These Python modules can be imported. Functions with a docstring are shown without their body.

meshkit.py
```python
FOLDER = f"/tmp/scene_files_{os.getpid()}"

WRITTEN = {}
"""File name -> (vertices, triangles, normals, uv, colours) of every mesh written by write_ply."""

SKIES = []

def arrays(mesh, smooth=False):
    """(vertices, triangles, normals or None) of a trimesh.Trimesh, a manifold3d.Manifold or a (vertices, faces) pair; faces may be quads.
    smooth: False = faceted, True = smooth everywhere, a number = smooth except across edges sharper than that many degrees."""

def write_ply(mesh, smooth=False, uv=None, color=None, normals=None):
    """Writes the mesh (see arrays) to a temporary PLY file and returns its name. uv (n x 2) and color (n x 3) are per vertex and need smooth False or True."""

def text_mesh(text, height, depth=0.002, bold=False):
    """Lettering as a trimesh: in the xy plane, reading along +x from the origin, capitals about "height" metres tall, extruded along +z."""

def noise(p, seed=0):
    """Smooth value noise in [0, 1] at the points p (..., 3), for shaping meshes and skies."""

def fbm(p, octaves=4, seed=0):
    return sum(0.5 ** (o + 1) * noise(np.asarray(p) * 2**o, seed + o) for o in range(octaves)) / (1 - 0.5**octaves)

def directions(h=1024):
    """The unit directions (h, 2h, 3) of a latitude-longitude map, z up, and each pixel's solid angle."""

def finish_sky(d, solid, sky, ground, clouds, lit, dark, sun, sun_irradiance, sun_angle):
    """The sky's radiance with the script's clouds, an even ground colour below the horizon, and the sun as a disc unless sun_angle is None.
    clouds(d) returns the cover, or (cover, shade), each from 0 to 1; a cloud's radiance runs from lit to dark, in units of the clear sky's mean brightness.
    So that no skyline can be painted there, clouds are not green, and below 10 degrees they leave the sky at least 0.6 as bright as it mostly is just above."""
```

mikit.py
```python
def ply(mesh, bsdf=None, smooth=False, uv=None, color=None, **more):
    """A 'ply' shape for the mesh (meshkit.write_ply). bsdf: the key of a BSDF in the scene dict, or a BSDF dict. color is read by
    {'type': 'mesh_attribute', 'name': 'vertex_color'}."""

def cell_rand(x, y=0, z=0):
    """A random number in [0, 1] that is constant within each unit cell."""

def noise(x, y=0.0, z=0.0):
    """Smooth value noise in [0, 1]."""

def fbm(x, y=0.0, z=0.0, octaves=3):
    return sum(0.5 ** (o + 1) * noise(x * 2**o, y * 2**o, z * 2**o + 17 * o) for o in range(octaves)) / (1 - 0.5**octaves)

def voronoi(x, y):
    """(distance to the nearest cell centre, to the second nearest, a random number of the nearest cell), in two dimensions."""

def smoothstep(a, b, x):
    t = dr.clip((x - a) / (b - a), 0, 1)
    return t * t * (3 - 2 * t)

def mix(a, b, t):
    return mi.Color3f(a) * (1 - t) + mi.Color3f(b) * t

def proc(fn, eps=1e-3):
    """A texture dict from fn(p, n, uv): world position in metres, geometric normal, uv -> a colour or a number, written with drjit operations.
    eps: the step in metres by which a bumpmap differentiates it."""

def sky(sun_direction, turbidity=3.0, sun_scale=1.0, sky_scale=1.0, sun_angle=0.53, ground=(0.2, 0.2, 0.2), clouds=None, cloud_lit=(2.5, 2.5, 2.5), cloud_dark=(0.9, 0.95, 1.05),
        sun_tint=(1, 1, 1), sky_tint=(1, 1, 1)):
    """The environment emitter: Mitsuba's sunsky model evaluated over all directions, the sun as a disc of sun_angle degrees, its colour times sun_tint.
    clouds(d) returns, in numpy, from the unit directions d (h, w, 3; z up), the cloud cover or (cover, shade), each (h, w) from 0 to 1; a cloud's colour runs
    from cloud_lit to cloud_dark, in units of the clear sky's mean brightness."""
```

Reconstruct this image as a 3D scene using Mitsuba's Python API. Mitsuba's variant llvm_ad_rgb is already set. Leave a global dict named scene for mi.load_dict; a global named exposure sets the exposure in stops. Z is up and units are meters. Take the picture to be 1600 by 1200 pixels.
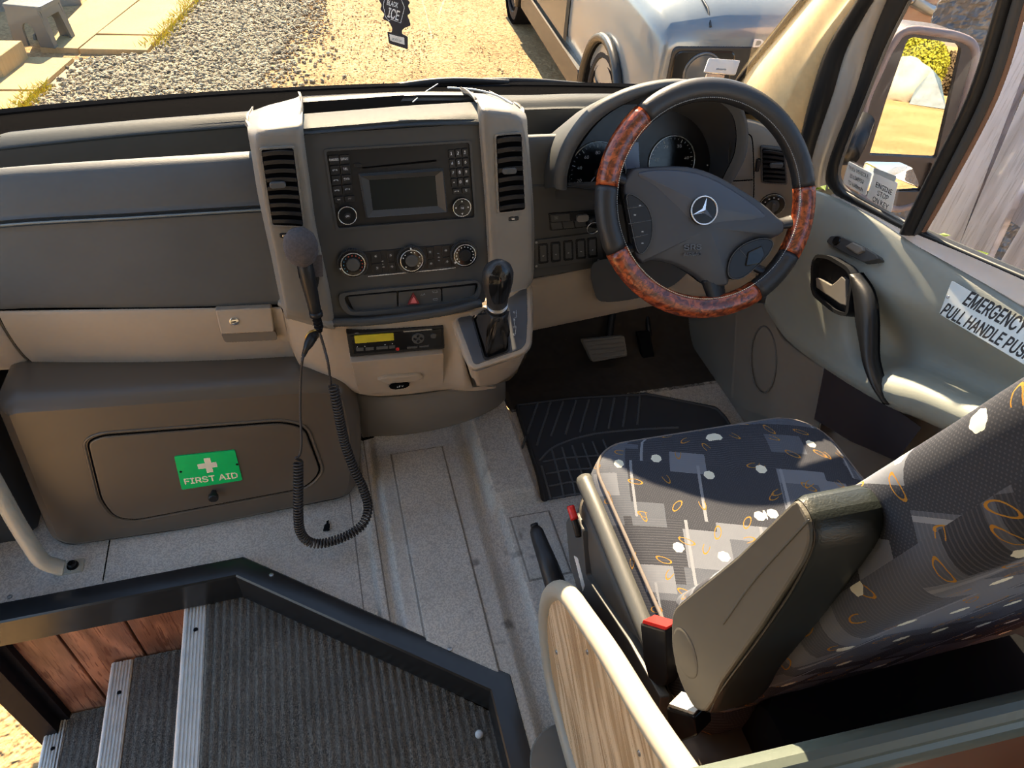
import math
import numpy as np
import trimesh
import drjit as dr
import mitsuba as mi
import mikit, meshkit
from shapely.geometry import Polygon
from mikit import noise, fbm, cell_rand, smoothstep, mix, proc

rng = np.random.default_rng(7)
scene, labels, used = {}, {}, {}
TF = mi.ScalarTransform4f
PI = math.pi

# ------------------------------------------------------------------ camera, sky, exposure
FPX = 1109.0
EYE = np.array([0.0, 0.0, 1.38])
RM = np.array([[0.9648, -0.2549, 0.0642], [-0.1289, -0.6714, -0.7298], [0.2291, 0.6959, -0.6807]])
_u, _s, _v = np.linalg.svd(RM)
RM = _u @ _v
_m = np.eye(4)
_m[:3, 0], _m[:3, 1], _m[:3, 2], _m[:3, 3] = -RM[0], -RM[1], RM[2], EYE
scene['camera'] = {'type': 'perspective', 'fov': 2 * math.degrees(math.atan(800 / FPX)), 'fov_axis': 'x', 'near_clip': 0.02, 'far_clip': 500.0, 'to_world': TF(_m)}
SUN = (0.05, 1.26, 1.0)
scene['sky'] = mikit.sky(SUN, turbidity=3.5, sun_scale=1.45, sky_scale=1.0, sun_angle=0.6, ground=(0.36, 0.31, 0.25), sun_tint=(1.0, 0.95, 0.84), sky_tint=(1.0, 0.985, 0.94))
exposure = 3.6

# ------------------------------------------------------------------ helpers
def ray(u, v):
    return RM.T @ np.array([(u - 800) / FPX, (v - 600) / FPX, 1.0])

def Q(u, v, x=None, y=None, z=None):
    """The point of the vertical or level plane x, y or z = const that is seen at a place in the picture."""
    d = ray(u, v)
    i, c = (0, x) if x is not None else (1, y) if y is not None else (2, z)
    return EYE + d * ((c - EYE[i]) / d[i])

def N(v):
    v = np.asarray(v, float)
    return v / np.linalg.norm(v)

class Frame:
    """A flat working plane: origin, right, up, and the normal towards the viewer."""
    def __init__(s, o, ex, n):
        s.o, s.n = np.asarray(o, float), N(n)
        s.ex = N(np.asarray(ex, float) - np.dot(ex, s.n) * s.n)
        s.ey = np.cross(s.n, s.ex)
    def hit(s, u, v, h=0.0):
        d = ray(u, v)
        return EYE + d * (np.dot(s.o + h * s.n - EYE, s.n) / np.dot(d, s.n))
    def px(s, u, v, h=0.0):
        r = s.hit(u, v, h) - s.o
        return np.array([np.dot(r, s.ex), np.dot(r, s.ey)])
    def pxs(s, pts, h=0.0):
        return np.array([s.px(u, v, h) for u, v in pts])
    def pt(s, a, b, h=0.0):
        return s.o + a * s.ex + b * s.ey + h * s.n
    def put(s, m, a=0.0, b=0.0, h=0.0, rot=0.0):
        c, q = math.cos(rot), math.sin(rot)
        V = np.array(m.vertices)
        V = np.stack([V[:, 0] * c - V[:, 1] * q + a, V[:, 0] * q + V[:, 1] * c + b, V[:, 2] + h], 1)
        return trimesh.Trimesh(s.o + V[:, :1] * s.ex + V[:, 1:2] * s.ey + V[:, 2:3] * s.n, m.faces, process=False)

def F3(a, b, c):
    """Frame through three points (a origin, a->b right), normal towards the eye."""
    n = np.cross(b - a, c - a)
    if np.dot(n, EYE - a) < 0:
        n = -n
    return Frame(a, b - a, n)

def rrx(x0, y0, x1, y1, rs, n=8, st=0.03):
    """Rounded rectangle, evenly divided: radii at lower left, lower right, upper right, upper left."""
    C = [(x0, y0), (x1, y0), (x1, y1), (x0, y1)]
    sg = [(1, 1), (-1, 1), (-1, -1), (1, -1)]
    arcs = []
    for (cx, cy), (sx, sy), r, a in zip(C, sg, rs, (180, 270, 0, 90)):
        arcs.append([(cx + sx * r + r * math.cos(math.radians(a + 90 * k / n)), cy + sy * r + r * math.sin(math.radians(a + 90 * k / n))) for k in range(n + 1)])
    out = []
    for i in range(4):
        out += arcs[i]
        p, q = np.array(arcs[i][-1]), np.array(arcs[(i + 1) % 4][0])
        m = int(np.linalg.norm(q - p) / st)
        out += [tuple(p + (q - p) * k / (m + 1)) for k in range(1, m + 1)]
    return np.array(out)

def cat(*ms):
    ms = [m for m in ms if m is not None]
    return trimesh.util.concatenate(ms) if len(ms) > 1 else ms[0]

def TM(v, f):
    return trimesh.Trimesh(np.asarray(v, float), np.asarray(f, int), process=False)

def area2(p):
    x, y = p[:, 0], p[:, 1]
    return 0.5 * np.sum(x * np.roll(y, -1) - np.roll(x, -1) * y)

def rr(x0, y0, x1, y1, r, n=4):
    r = min(r, abs(x1 - x0) / 2.01, abs(y1 - y0) / 2.01)
    out = []
    for cx, cy, a in ((x1 - r, y1 - r, 0), (x0 + r, y1 - r, 90), (x0 + r, y0 + r, 180), (x1 - r, y0 + r, 270)):
        for k in range(n + 1):
            t = math.radians(a + 90 * k / n)
            out.append((cx + r * math.cos(t), cy + r * math.sin(t)))
    return np.array(out)

def rpoly(pts, r, n=4):
    """A polygon with its corners rounded."""
    P = np.asarray(pts, float)
    out, k = [], len(P)
    for i in range(k):
        a, b, c = P[i - 1], P[i], P[(i + 1) % k]
        rad = r[i] if np.ndim(r) else r
        d1, d2 = np.linalg.norm(a - b), np.linalg.norm(c - b)
        t = min(rad, d1 * 0.48, d2 * 0.48)
        p, q = b + (a - b) / d1 * t, b + (c - b) / d2 * t
        for s in np.linspace(0, 1, n + 1):
            out.append((1 - s) ** 2 * p + 2 * s * (1 - s) * b + s * s * q)
    return np.array(out)

def inset(p, d):
    a, c = np.roll(p, 1, 0), np.roll(p, -1, 0)
    e1, e2 = p - a, c - p
    e1 /= np.linalg.norm(e1, axis=1, keepdims=True) + 1e-12
    e2 /= np.linalg.norm(e2, axis=1, keepdims=True) + 1e-12
    n1, n2 = np.stack([-e1[:, 1], e1[:, 0]], 1), np.stack([-e2[:, 1], e2[:, 0]], 1)
    m = n1 + n2
    L = np.sum(m * n1, 1, keepdims=True)
    return p + m / np.maximum(L, 0.35) * d

def cap(p):
    return trimesh.creation.triangulate_polygon(Polygon(p), engine='earcut')

def ccw(p):
    p = np.asarray(p, float)
    return p if area2(p) > 0 else p[::-1].copy()

def prism(pts, h0, h1, bev=0.0, base=True):
    """A polygon raised from h0 to h1 with a bevelled top edge."""
    p = ccw(pts)
    steps = [(0, h0)]
    if bev > 0:
        s = np.sign(h1 - h0)
        steps += [(0, h1 - s * bev), (bev * 0.3, h1 - s * bev * 0.3), (bev, h1)]
    else:
        steps += [(0, h1)]
    k, V, Fc = len(p), [], []
    for d, h in steps:
        q = inset(p, d) if d else p
        V.append(np.column_stack([q, np.full(k, h)]))
    i = np.arange(k)
    j = (i + 1) % k
    for r in range(len(steps) - 1):
        a, b = r * k, (r + 1) * k
        Fc.append(np.stack([a + i, a + j, b + j], 1))
        Fc.append(np.stack([a + i, b + j, b + i], 1))
    top = V[-1][:, :2]
    tv, tf = cap(top)
    n0 = len(steps) * k
    V.append(np.column_stack([tv, np.full(len(tv), h1)]))
    Fc.append(np.asarray(tf) + n0)
    if base:
        bv, bf = cap(p)
        V.append(np.column_stack([bv, np.full(len(bv), h0)]))
        Fc.append(np.asarray(bf)[:, ::-1] + n0 + len(tv))
    m = TM(np.vstack(V), np.vstack(Fc))
    if h1 < h0:
        m.invert()
    return m

def plate(outer, holes, h0, h1):
    g = Polygon(np.asarray(outer), [np.asarray(h) for h in holes])
    if not g.is_valid:
        g = g.buffer(0)
    m = trimesh.creation.extrude_polygon(g, h1 - h0, engine='earcut')
    m.apply_translation([0, 0, h0])
    return m

def spline(pts, n=8, closed=False):
    """Catmull-Rom curve through the points, n steps per span."""
    P = np.asarray(pts, float)
    k = len(P)
    out = []
    for i in range(k if closed else k - 1):
        if closed:
            a, b, c, d = P[(i - 1) % k], P[i], P[(i + 1) % k], P[(i + 2) % k]
        else:
            b, c = P[i], P[i + 1]
            a = P[i - 1] if i > 0 else 2 * b - c
            d = P[i + 2] if i + 2 < k else 2 * c - b
        for t in np.arange(n) / n:
            out.append(0.5 * (2 * b + (c - a) * t + (2 * a - 5 * b + 4 * c - d) * t * t + (3 * b - a - 3 * c + d) * t ** 3))
    if not closed:
        out.append(P[-1])
    return np.array(out)

def tube(path, r, n=12, caps=True, closed=False, flat=1.0):
    P = np.asarray(path, float)
    k = len(P)
    r = np.broadcast_to(np.asarray(r, float), (k,))
    t = np.roll(P, -1, 0) - np.roll(P, 1, 0)
    if not closed:
        t[0], t[-1] = P[1] - P[0], P[-1] - P[-2]
    t /= np.linalg.norm(t, axis=1, keepdims=True) + 1e-12
    u = np.cross(t[0], [0, 0, 1.0])
    if np.linalg.norm(u) < 0.1:
        u = np.cross(t[0], [1.0, 0, 0])
    V = []
    ang = np.arange(n) * 2 * PI / n
    for i in range(k):
        u = u - np.dot(u, t[i]) * t[i]
        u /= np.linalg.norm(u)
        w = np.cross(t[i], u)
        V.append(P[i] + r[i] * (np.cos(ang)[:, None] * u + flat * np.sin(ang)[:, None] * w))
    return ringloft(V, caps=caps and not closed, closed=closed)

def ringloft(rings, caps=True, closed=False):
    n, k = len(rings[0]), len(rings)
    V = list(rings)
    Fc = []
    i = np.arange(n)
    j = (i + 1) % n
    for r in range(k if closed else k - 1):
        a, b = r * n, ((r + 1) % k) * n
        Fc += [np.stack([a + i, a + j, b + j], 1), np.stack([a + i, b + j, b + i], 1)]
    V = np.vstack(V)
    if caps:
        c0, c1 = len(V), len(V) + 1
        V = np.vstack([V, rings[0].mean(0), rings[-1].mean(0)])
        Fc += [np.stack([j, i, np.full(n, c0)], 1), np.stack([(k - 1) * n + i, (k - 1) * n + j, np.full(n, c1)], 1)]
    m = TM(V, np.vstack(Fc))
    return m

def grid(G, flip=None, thick=0.0, uv=False):
    """A surface from a grid of points (rows, columns, 3), given a thickness behind it, facing the eye."""
    G = np.asarray(G, float)
    a, b = G.shape[:2]
    V = G.reshape(-1, 3)
    id_ = np.arange(a * b).reshape(a, b)
    q = np.stack([id_[:-1, :-1], id_[1:, :-1], id_[1:, 1:], id_[:-1, 1:]], -1).reshape(-1, 4)
    Fc = np.vstack([q[:, [0, 1, 2]], q[:, [0, 2, 3]]])
    m = TM(V, Fc)
    fn = np.cross(V[Fc[:, 1]] - V[Fc[:, 0]], V[Fc[:, 2]] - V[Fc[:, 0]])
    if flip is None:
        flip = np.sum(fn * (EYE - V[Fc].mean(1))) < 0
    if flip:
        Fc, fn = Fc[:, ::-1], -fn
    if thick:
        vn = np.zeros_like(V)
        for k in range(3):
            np.add.at(vn, Fc[:, k], fn)
        vn /= np.linalg.norm(vn, axis=1, keepdims=True) + 1e-15
        B = V - vn * thick
        o = len(V)
        rim = np.concatenate([id_[0, :], id_[1:, -1], id_[-1, -2::-1], id_[-2:0:-1, 0]])
        rn = np.roll(rim, -1)
        V = np.vstack([V, B])
        s = np.vstack([np.stack([rim, rn, rn + o], 1), np.stack([rim, rn + o, rim + o], 1)])
        Fc = np.vstack([Fc, Fc[:, ::-1] + o, s if flip else s[:, ::-1]])
    return TM(V, Fc)

def loft(rows, nu=6, nv=4, thick=0.006, flip=None, smooth_rows=True):
    """Smooth surface through rows of points."""
    R = np.array([spline(r, nu) if nu > 1 else np.asarray(r, float) for r in rows])
    if smooth_rows and len(R) > 2 and nv > 1:
        G = np.stack([spline(R[:, c], nv) for c in range(R.shape[1])], 1)
    else:
        G = R
    return grid(G, flip, thick)

def lathe(prof, n=24):
    ang = np.arange(n) * 2 * PI / n
    rings = [np.column_stack([r * np.cos(ang), r * np.sin(ang), np.full(n, z)]) for r, z in prof]
    return ringloft(rings)

def box(x0, x1, y0, y1, z0, z1, c=0.0):
    if c <= 0:
        m = trimesh.creation.box(bounds=[[x0, y0, z0], [x1, y1, z1]])
        return TM(m.vertices, m.faces)
    P = []
    for x in (0, 1):
        for y in (0, 1):
            for z in (0, 1):
                p = np.array([(x0, x1)[x], (y0, y1)[y], (z0, z1)[z]], float)
                s = np.array([1 - 2 * x, 1 - 2 * y, 1 - 2 * z]) * c
                for k in ((0, 1, 1), (1, 0, 1), (1, 1, 0)):
                    P.append(p + s * (1 - np.array(k)) * 1.0)
    return trimesh.convex.convex_hull(np.array(P))

def hull(P):
    return trimesh.convex.convex_hull(np.asarray(P, float))

def blob(c, r, sub=2, squash=(1, 1, 1), amp=0.0, seed=0, freq=2.0):
    m = trimesh.creation.icosphere(subdivisions=sub)
    V = np.array(m.vertices)
    if amp:
        V = V * (1 + amp * (meshkit.fbm(V * freq + seed * 7.3, 3, seed) - 0.5))[:, None]
    return TM(np.asarray(c) + V * r * np.array(squash), m.faces)

def mat4(o, ex, ey, ez):
    M = np.eye(4)
    M[:3, 0], M[:3, 1], M[:3, 2], M[:3, 3] = ex, ey, ez, o
    return M

def text(fr, s, a, b, height, h=0.0, rot=0.0, depth=0.0006, bold=False, wide=None, align='c'):
    """Lettering on a frame, centred on (a, b)."""
    m = meshkit.text_mesh(s, height, depth, bold)
    V = np.array(m.vertices)
    lo, hi = V.min(0), V.max(0)
    if wide:
        V[:, 0] = (V[:, 0] - lo[0]) * wide / (hi[0] - lo[0])
        lo, hi = V.min(0), V.max(0)
    V[:, 0] -= (lo[0] + hi[0]) / 2
    V[:, 1] -= (lo[1] + hi[1]) / 2
    return fr.put(TM(V, m.faces), a, b, h, rot)

# ------------------------------------------------------------------ naming
def key_for(name, parent=None):
    k = (parent + '__' if parent else '') + name
    n = used.get(k, 0)
    used[k] = n + 1
    return k if n == 0 else f'{k}_{n:03d}'

def thing(name, label, cat_, group=None, kind=None):
    k = key_for(name)
    labels[k] = {'label': label}
    if cat_:
        labels[k]['category'] = cat_
    if group:
        labels[k]['group'] = group
    if kind:
        labels[k]['kind'] = kind
    return k

MOVE = []

def part(parent, name, mesh, m, smooth=35, label=None, uv=None, kind=None, color=None):
    k = key_for(name, parent)
    if MOVE:
        mesh = TM(EYE + (np.asarray(mesh.vertices) - EYE) * MOVE[0], mesh.faces)
    scene[k] = mikit.ply(mesh, m, smooth, uv=uv, color=color)
    if label or kind:
        labels[k] = {}
        if label:
            labels[k]['label'] = label
        if kind:
            labels[k]['kind'] = kind
    return k

def solo(name, label, cat_, mesh, m, smooth=35, group=None, kind=None, uv=None):
    k = thing(name, label, cat_, group, kind)
    scene[k] = mikit.ply(mesh, m, smooth, uv=uv)
    return k

# ------------------------------------------------------------------ materials
def S(r, g, b):
    return [(c / 255 / 12.92 if c / 255 < 0.04045 else ((c / 255 + 0.055) / 1.055) ** 2.4) for c in (r, g, b)]

def rgb(c):
    return {'type': 'rgb', 'value': list(map(float, c))} if not isinstance(c, dict) else c

def M(name, col, rough=0.5, metal=0.0, spec=0.5, bump=None, bscale=1.0, **kw):
    b = {'type': 'principled', 'base_color': rgb(col), 'roughness': float(rough), 'metallic': float(metal), 'specular': float(spec), **kw}
    if bump is not None:
        b = {'type': 'bumpmap', 'arbitrary': bump, 'scale': float(bscale), 'nested_bsdf': b} if False else {'type': 'bumpmap', 'tex': bump, 'scale': float(bscale), 'bsdf': b}
    scene['mat_' + name] = {'type': 'twosided', 'bsdf': b}
    return 'mat_' + name

def grain(p, n, uv):
    return fbm(p.x * 700, p.y * 700, p.z * 700, 2)
GRAIN = proc(grain, 4e-4)

def mottled(c, amt=0.12, f=9.0):
    c0 = np.array(c)
    def fn(p, n, uv):
        t = fbm(p.x * f, p.y * f, p.z * f, 4)
        s = fbm(p.x * 160, p.y * 160, p.z * 160, 2)
        return mi.Color3f(*c0.tolist()) * (1 + amt * (t - 0.5) * 2 + amt * 0.7 * (s - 0.5))
    return proc(fn)

charcoal = M('charcoal', mottled(S(82, 85, 87), .10), 0.55, spec=0.3, bump=GRAIN, bscale=0.00035)
toe_carpet = M('toe_carpet', mottled(S(66, 62, 57), .2, 60), 0.95, spec=0.1)  # toe board darkened: the shade under the dash is in this colour
charcoal_smooth = M('charcoal_smooth', S(75, 77, 78), 0.5, spec=0.3)
fascia_m = M('fascia', S(63, 65, 66), 0.42, spec=0.4)
black_plastic = M('black_plastic', S(27, 29, 32), 0.4, spec=0.4)
scene['mat_black_matte'] = {'type': 'twosided', 'bsdf': {'type': 'diffuse', 'reflectance': rgb(S(26, 27, 29))}}
black_matte = 'mat_black_matte'
scene['mat_void'] = {'type': 'twosided', 'bsdf': {'type': 'diffuse', 'reflectance': rgb(S(14, 14, 15))}}
void_m = 'mat_void'
gloss_black = M('gloss_black', S(18, 19, 21), 0.12)
beige = M('beige', mottled(S(160, 147, 131), .08), 0.5, bump=GRAIN, bscale=0.0003)
column_grey = M('column_grey', mottled(S(118, 114, 107), .08), 0.42, bump=GRAIN, bscale=0.0003)
door_grey = M('door_grey', mottled(S(128, 134, 129), .06), 0.5, bump=GRAIN, bscale=0.0003)
lower_grey = M('lower_grey', mottled(S(124, 119, 110), .08), 0.55, bump=GRAIN, bscale=0.0003)
pillar_cloth = M('pillar_cloth', mottled(S(206, 178, 132), .12, 40), 0.9, sheen=0.4)
rubber_rib = M('rubber_rib', S(96, 99, 102), 0.55)
rubber = M('rubber', S(62, 64, 67), 0.5)
silver_paint = M('silver_paint', S(176, 172, 166), 0.3, 0.35)
chrome = M('chrome', S(225, 225, 225), 0.12, 1.0)
steel = M('steel', S(170, 170, 168), 0.35, 0.9)
white_print = M('white_print', S(215, 218, 220), 0.6)
black_print = M('black_print', S(24, 24, 26), 0.6)
grey_print = M('grey_print', S(140, 145, 148), 0.6)
red_plastic = M('red_plastic', S(200, 42, 40), 0.3)
screen_dark = M('screen_dark', S(24, 31, 33), 0.3, spec=0.25)
cream_tube = M('cream_tube', S(164, 160, 146), 0.35)
alu = M('alu', mottled(S(214, 212, 206), .14, 60), 0.5, 0.15)
green_sign = M('green_sign', S(0, 196, 104), 0.4)
sign_cream = M('sign_cream', S(228, 226, 205), 0.5)
sticker_white = M('sticker_white', S(222, 222, 216), 0.5)
plate_silver = M('plate_silver', S(190, 196, 194), 0.35, 0.3)
lcd_yellow = M('lcd_yellow', S(190, 178, 44), 0.3)
lcd_blue = M('lcd_blue', S(128, 142, 172), 0.2)
leather = M('leather', S(38, 39, 41), 0.42, bump=GRAIN, bscale=0.0003)
armrest_side = M('armrest_side', S(82, 80, 74), 0.5, bump=GRAIN, bscale=0.0003)
armrest_back = M('armrest_back', S(30, 36, 36), 0.42, bump=GRAIN, bscale=0.0003)
seat_plastic = M('seat_plastic', S(74, 76, 76), 0.45)
seat_plastic_light = M('seat_plastic_light', S(150, 142, 124), 0.5)
foam = M('foam', mottled(S(76, 72, 73), .3, 300), 0.95)
cord_m = M('cord', S(52, 50, 50), 0.5)
trim_black = M('trim_black', mottled(S(30, 32, 34), .2, 25), 0.24)

def floor_col(p, n, uv):
    s = fbm(p.x * 420, p.y * 420, p.z * 420, 2)
    d = fbm(p.x * 7 + 3, p.y * 7, 0, 4)
    st = smoothstep(0.62, 0.78, fbm(p.x * 26, p.y * 26, 1.7, 4)) * smoothstep(0.15, 0.25, p.x) * (1 - smoothstep(0.36, 0.42, p.x)) * (1 - smoothstep(1.0, 1.15, p.y))
    c = mix(S(178, 173, 163), S(210, 204, 193), smoothstep(0.25, 0.75, s))
    c = c * (0.82 + 0.36 * d)
    def rect(x0, x1, y0, y1, w=0.0028):
        d = dr.maximum(dr.abs(p.x - (x0 + x1) / 2) - (x1 - x0) / 2, dr.abs(p.y - (y0 + y1) / 2) - (y1 - y0) / 2)
        return 1 - smoothstep(w * 0.5, w, dr.abs(d))
    line = dr.maximum(dr.maximum(rect(0.092, 0.222, 0.30, 1.197), rect(0.335, 0.43, 0.775, 0.945)), rect(-0.02, 0.03, 0.2, 1.4, 0.0022))
    c = mix(c, S(92, 86, 80), 0.7 * line)
    scuff = smoothstep(0.69, 0.72, fbm(p.x * 19 + 9, p.y * 11, 4.0, 4))
    c = mix(c, S(196, 196, 192), 0.25 * scuff)
    return mix(c, S(70, 62, 54), 0.6 * st)
floor_m = M('floor', proc(floor_col), 0.6, bump=GRAIN, bscale=0.0006)

def carpet_col(p, n, uv):
    s = fbm(p.x * 900, p.y * 900, p.z * 900, 2)
    d = fbm(p.x * 14, p.y * 14, p.z * 14, 3)
    c = mix(S(50, 49, 46), S(150, 143, 132), smoothstep(0.3, 0.85, s))
    lint = smoothstep(0.80, 0.86, noise(p.x * 420, p.y * 420, p.z * 420 + 5))
    return mix(c * (0.75 + 0.5 * d), S(150, 142, 132), 0.5 * lint)
carpet = M('carpet', proc(carpet_col), 0.95, bump=proc(lambda p, n, uv: fbm(p.x * 500, p.y * 500, p.z * 500, 2), 5e-4), bscale=0.0015)

def wood_lam(p, n, uv):
    w = fbm(p.x * 9 + 11, p.z * 3.2, p.y * 9, 4)
    g = 0.5 + 0.5 * dr.sin((p.x * 46 + w * 26))
    f = fbm(p.x * 320, p.z * 22, p.y * 40, 3)
    c = mix(S(114, 76, 58), S(164, 114, 88), smoothstep(0.1, 0.9, 0.55 * g + 0.45 * f))
    return mix(c, S(86, 44, 30), 0.75 * smoothstep(0.55, 0.72, f))
plank_m = M('plank', proc(wood_lam), 0.42)

def pale_wood(p, n, uv):
    a, b = -0.84 * p.y - 0.54 * p.z, 0.54 * p.y - 0.84 * p.z
    f = fbm(b * 260, a * 14, 1, 3)
    g = fbm(b * 110 + 3 * fbm(a * 9, b * 20, 2, 2), a * 7, 2, 3)
    c = mix(S(176, 146, 108), S(214, 190, 154), smoothstep(0.3, 0.7, g))
    return mix(c, S(140, 108, 76), 0.5 * smoothstep(0.6, 0.8, f))
panel_wood = M('panel_wood', proc(pale_wood), 0.5)

def burr(p, n, uv):
    a = fbm(p.x * 40, p.y * 40, p.z * 40, 3)
    b = fbm(p.x * 110 + 6 * a, p.y * 110 + 5 * a, p.z * 110, 4)
    line = 1 - smoothstep(0.0, 0.05, dr.abs(fbm(p.x * 70 + a * 5, p.y * 70, p.z * 70 + a * 4, 3) - 0.5))
    c = mix(S(92, 36, 20), S(170, 82, 42), smoothstep(0.3, 0.7, b))
    c = mix(c, S(34, 14, 10), 0.75 * line)
    return mix(c, S(30, 12, 8), smoothstep(0.62, 0.8, a) * 0.8)
burr_m = M('burr', proc(burr), 0.22, clearcoat=1.0, clearcoat_gloss=0.95)

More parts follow.
